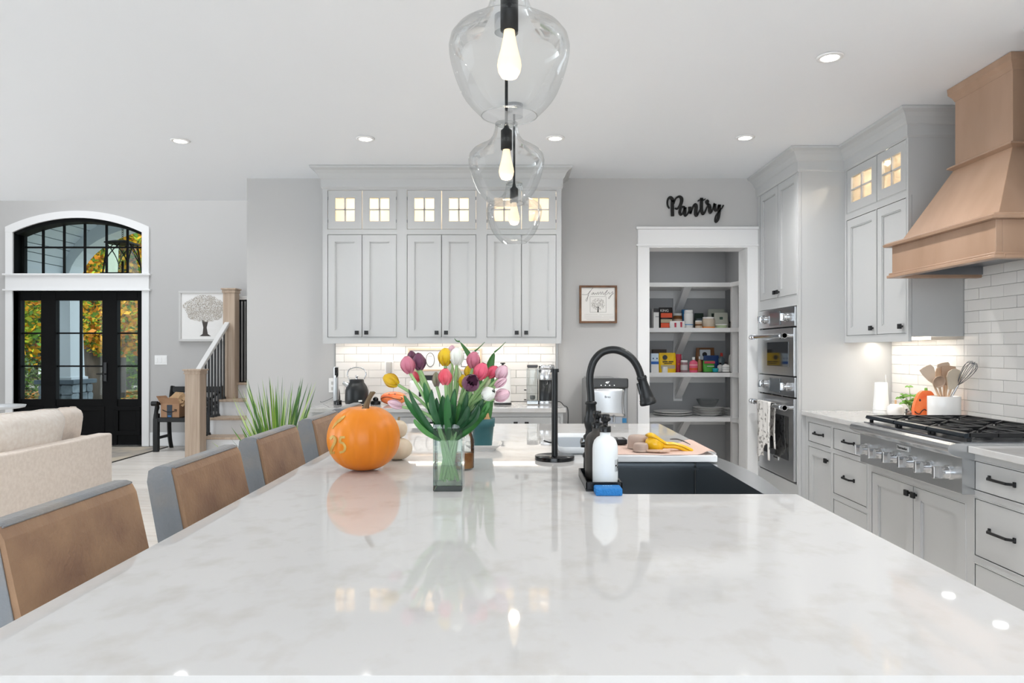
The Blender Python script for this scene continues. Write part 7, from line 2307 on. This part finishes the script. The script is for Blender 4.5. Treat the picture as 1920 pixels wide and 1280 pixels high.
MB().box(BXA + 0.04, BXB - 0.04, 9.555, 9.59, 0.5, 0.55).build('lower_rail', M_BEN, be, bev=0.005)
for s_ in (-1, 1):
    xm = (BXA + BXB) / 2 + s_ * 0.17
    for a in (-1, 1):
        MB().tube([(xm - a * 0.15, 9.575, 0.54), (xm, 9.59, 0.65), (xm + a * 0.15, 9.61, 0.77)], 0.018, 4, smooth=False).build('cross_slat', M_BEN, be)
# box on the bench with an open flap, tape and paper
M_CARD = mat('cardboard', '#b68f70', 0.8, noise=(6, '#a67f60'))
fx0, fx1 = PX(301.5, 9.2), PX(336, 9.2)
z0, z1 = 0.4475, 0.63
bb = thing('cardboard_box', 'open cardboard parcel with a curved arrow print on the bench', 'box', ((fx0 + fx1) / 2, 9.33, z0))
m = MB()
t = 0.004
m.box(fx0, fx1, 9.2, 9.2 + t, z0, z1).box(fx0, fx1, 9.5, 9.5 + t, z0, z1).box(fx0, fx0 + t, 9.2 + t, 9.5, z0, z1).box(fx1 - t, fx1, 9.2 + t, 9.5, z0, z1).box(fx0, fx1, 9.2, 9.5, z0, z0 + t)
m.build('carton', M_CARD, bb)
MB().add([(fx0, 9.2, z1), (fx1, 9.2, z1), (fx1 + 0.0, 9.17, z1 + 0.075), (fx0 - 0.03, 9.16, z1 + 0.085), (fx0, 9.203, z1), (fx1, 9.203, z1), (fx1, 9.173, z1 + 0.075), (fx0 - 0.03, 9.163, z1 + 0.085)], [(0, 1, 2, 3), (7, 6, 5, 4), (0, 4, 5, 1), (1, 5, 6, 2), (2, 6, 7, 3), (3, 7, 4, 0)]).build('front_flap', M_CARD, bb)
MB().add([(fx0, 9.2, z1), (fx0, 9.5, z1), (fx0 - 0.07, 9.48, z1 + 0.09), (fx0 - 0.065, 9.21, z1 + 0.1), (fx0 - 0.003, 9.2, z1), (fx0 - 0.003, 9.5, z1), (fx0 - 0.073, 9.48, z1 + 0.09), (fx0 - 0.068, 9.21, z1 + 0.1)], [(0, 1, 2, 3), (7, 6, 5, 4), (0, 4, 5, 1), (1, 5, 6, 2), (2, 6, 7, 3), (3, 7, 4, 0)]).build('side_flap', M_CARD, bb)
tx = PX(318, 9.2)
MB().box(tx - 0.034, tx + 0.034, 9.197, 9.2, z0, z1 - 0.015).build('tape', mat('tape_dark', '#1d2a3a', 0.4), bb)
MB().box(tx - 0.02, tx + 0.02, 9.1955, 9.197, z0 + 0.01, z0 + 0.03).build('tape_print', mat('tape_blue', '#2f6ea8', 0.4), bb)
m = MB().tube(spline([(tx - 0.095, 9.196, z0 + 0.105), (tx - 0.05, 9.196, z0 + 0.082), (tx + 0.0, 9.196, z0 + 0.074), (tx + 0.05, 9.196, z0 + 0.082), (tx + 0.085, 9.196, z0 + 0.1)], 4), [0.002] + [0.0055] * 14 + [0.003, 0.002], 6)
m.tube([(tx + 0.06, 9.196, z0 + 0.108), (tx + 0.092, 9.196, z0 + 0.106), (tx + 0.084, 9.196, z0 + 0.075)], 0.004, 6)
m.build('arrow_print', M_INK, bb)
m = MB()
rp = random.Random(2)
for k in range(3):
    g = []
    for i in range(7):
        row = []
        for j in range(7):
            u, v = i / 6, j / 6
            row.append((lerp(fx0 + 0.03, fx1 + 0.02, u) + 0.01 * rp.uniform(-1, 1), 9.24 + 0.2 * v + 0.03 * k, z1 - 0.03 + 0.03 * k + 0.11 * math.sin(PI * (u * 0.8 + 0.1)) * math.sin(PI * v) + rp.uniform(-0.02, 0.02)))
        g.append(row)
    m.sheet(g, 0, False)
m.build('packing_paper', mat('kraft_paper', '#b99873', 0.85), label='crumpled brown packing paper spilling from the parcel', cat='paper')

# ---- rug in front of the door
rg = thing('entry_rug', 'grey beige entry rug with a dark border before the front door', 'rug', (-6.0, 8.8, 0))
MB().box(-7.2, -4.8, 7.95, 9.63, 0.0005, 0.008).build('pile', mat('rug_grey', '#a39c95', 0.95, noise=(2.5, '#c7bba8', 0.4, 0.6), bump=(120, 0.4), detail=8), rg)
m = MB().box(-4.8, -4.785, 7.95, 9.63, 0.0005, 0.009).box(-7.215, -7.2, 7.95, 9.63, 0.0005, 0.009).box(-7.215, -4.785, 7.935, 7.95, 0.0005, 0.009).box(-7.215, -4.785, 9.63, 9.645, 0.0005, 0.009)
m.build('border', mat('rug_black', '#262423', 0.9), rg)

# ---- sofa seen from behind, with loose cushions
M_LIN = mat('linen', '#ece0d5', 0.9, noise=(40, '#e2d5c9'), bump=(160, 0.12), sheen=0.2)
M_LIN2 = mat('linen_pale', '#efe8e0', 0.9, noise=(30, '#e6dcd2'), bump=(140, 0.12), sheen=0.2)
SXR, SYF = -3.49, 6.06
so = thing('sofa', 'cream linen sofa with its back to the kitchen', 'sofa', (-4.0, 5.0, 0))
MB().box(SXR - 0.13, SXR, 3.9, SYF, 0.08, 0.62).build('back', M_LIN, so, bev=0.018, seg=3)
MB().box(SXR - 0.95, SXR - 0.13, 3.9, SYF - 0.2, 0.08, 0.4).build('seat', M_LIN, so, bev=0.03, seg=3)
MB().box(SXR - 0.95, SXR - 0.13, SYF - 0.2, SYF, 0.08, 0.6).build('arm', M_LIN, so, bev=0.02, seg=3)
for x in (SXR - 0.06, SXR - 0.9):
    for y in (3.95, SYF - 0.08):
        MB().box(x - 0.03, x + 0.03, y - 0.03, y + 0.03, 0, 0.08).build('leg', M_LEGW, so)
def cushion(name, lab, c, size, rot, mt, puff=0.5, wr=0.012):
    """soft pillow: thickness along local x, piped edge"""
    sx, sy, sz = size
    M = Matrix.Translation(c) @ Euler(rot).to_matrix().to_4x4()
    t_ = thing(name, lab, 'cushion', c, 'cushions on the sofa')
    rp = random.Random(len(lab))
    n = 16
    f, b = [], []
    for i in range(n + 1):
        rf, rb_ = [], []
        for j in range(n + 1):
            u, v = 2 * i / n - 1, 2 * j / n - 1
            h = (max(0, 1 - u ** 4) * max(0, 1 - v ** 4)) ** puff
            pin = 1 - 0.06 * (u * u * (1 - abs(v)) + v * v * (1 - abs(u))) + 0.02 * math.sin(5 * u + 3 * v)
            pin *= 1 - 0.14 * u * u * v * v
            rip = wr * math.sin(9 * v + 3 * u) * (1 - abs(u)) * 0.4 + wr * math.sin(13 * u + v * 4) * max(0, v) * 0.5
            rf.append(M @ Vector((sx / 2 * h + rip, sy / 2 * u * pin, sz / 2 * v * pin)))
            rb_.append(M @ Vector((-sx / 2 * h + rip, sy / 2 * u * pin, sz / 2 * v * pin)))
        f.append(rf); b.append(rb_)
    m = MB().sheet(f).sheet([r_[::-1] for r_ in b])
    m.build('pillow', mt, t_, weld=True)
    edge = [f[0][j] for j in range(n + 1)] + [f[i][n] for i in range(1, n + 1)] + [f[n][j] for j in range(n - 1, -1, -1)] + [f[i][0] for i in range(n - 1, -1, -1)]
    MB().tube(edge, 0.005, 6).build('piping', mt, t_)
cushion('back_cushion', 'large cream back cushion with piping, nearest the stools', (-3.76, 5.22, 0.64), (0.3, 1.06, 0.5), (0.0, 0.2, 0.0), M_LIN2)
cushion('back_cushion', 'cream throw pillow at the arm end of the sofa', (-3.80, 5.84, 0.66), (0.22, 0.44, 0.42), (0.0, 0.2, 0.12), M_LIN)
cushion('back_cushion', 'pale pillow across the sofa, cut off by the picture edge', (-4.45, 5.45, 0.66), (0.2, 0.5, 0.46), (0, 0.25, 0.6), M_LIN2)
# ---- round side table beyond the sofa
st_c = Vector((-5.02, 6.75, 0))
sdt = thing('side_table', 'round white side table behind the sofa, cut off by the picture edge', 'table', st_c)
zt = PZ(760, 6.75)
MB().lathe(st_c + Vector((0, 0, zt - 0.03)), [(0.2, 0), (0.24, 0.008), (0.25, 0.03), (0, 0.03)], 40).build('top', mat('table_white', '#dfe3e6', 0.3), sdt)
MB().lathe(st_c, [(0.16, 0), (0.16, 0.015), (0.03, 0.03), (0.025, zt - 0.03)], 28).build('pedestal', mat('table_white', '#dfe3e6'), sdt)

# ---- tall grass plant in a basket by the end of the back counter
gc = Vector((PX(522, 4.5), 4.5, 0))
gp = thing('grass_plant', 'tall leafy green grass plant beside the back counter', 'potted plant', gc)
MB().lathe(gc, [(0.11, 0), (0.14, 0.02), (0.15, 0.3), (0.155, 0.36), (0.145, 0.36), (0.135, 0.3), (0, 0.3)], 32).build('pot', mat('pot_grey', '#8d8a86', 0.7), gp)
GM = [mat('grass_a', '#8fb24a', 0.5), mat('grass_b', '#5f8f38', 0.5), mat('grass_c', '#b9cf86', 0.5), mat('grass_d', '#4a7040', 0.5)]
rp = random.Random(21)
for k in range(250):
    a = rp.uniform(0, 2 * PI)
    r0 = rp.uniform(0, 0.09)
    out = rp.uniform(0.03, 0.24) if k % 6 else rp.uniform(0.2, 0.36)
    hgt = rp.uniform(0.4, 0.87) if k % 6 else rp.uniform(0.3, 0.5)
    b0 = gc + Vector((r0 * math.cos(a), r0 * math.sin(a), 0.3))
    tip = b0 + Vector((out * math.cos(a), out * math.sin(a), hgt))
    m = MB()
    leaf_blade(m, [b0, b0 + Vector((out * 0.25 * math.cos(a), out * 0.25 * math.sin(a), hgt * 0.5)), tip], rp.uniform(0.004, 0.0085), (math.sin(a * 3), -1, 0.1), 0.3)
    m.build('blade', GM[k % 4], gp)
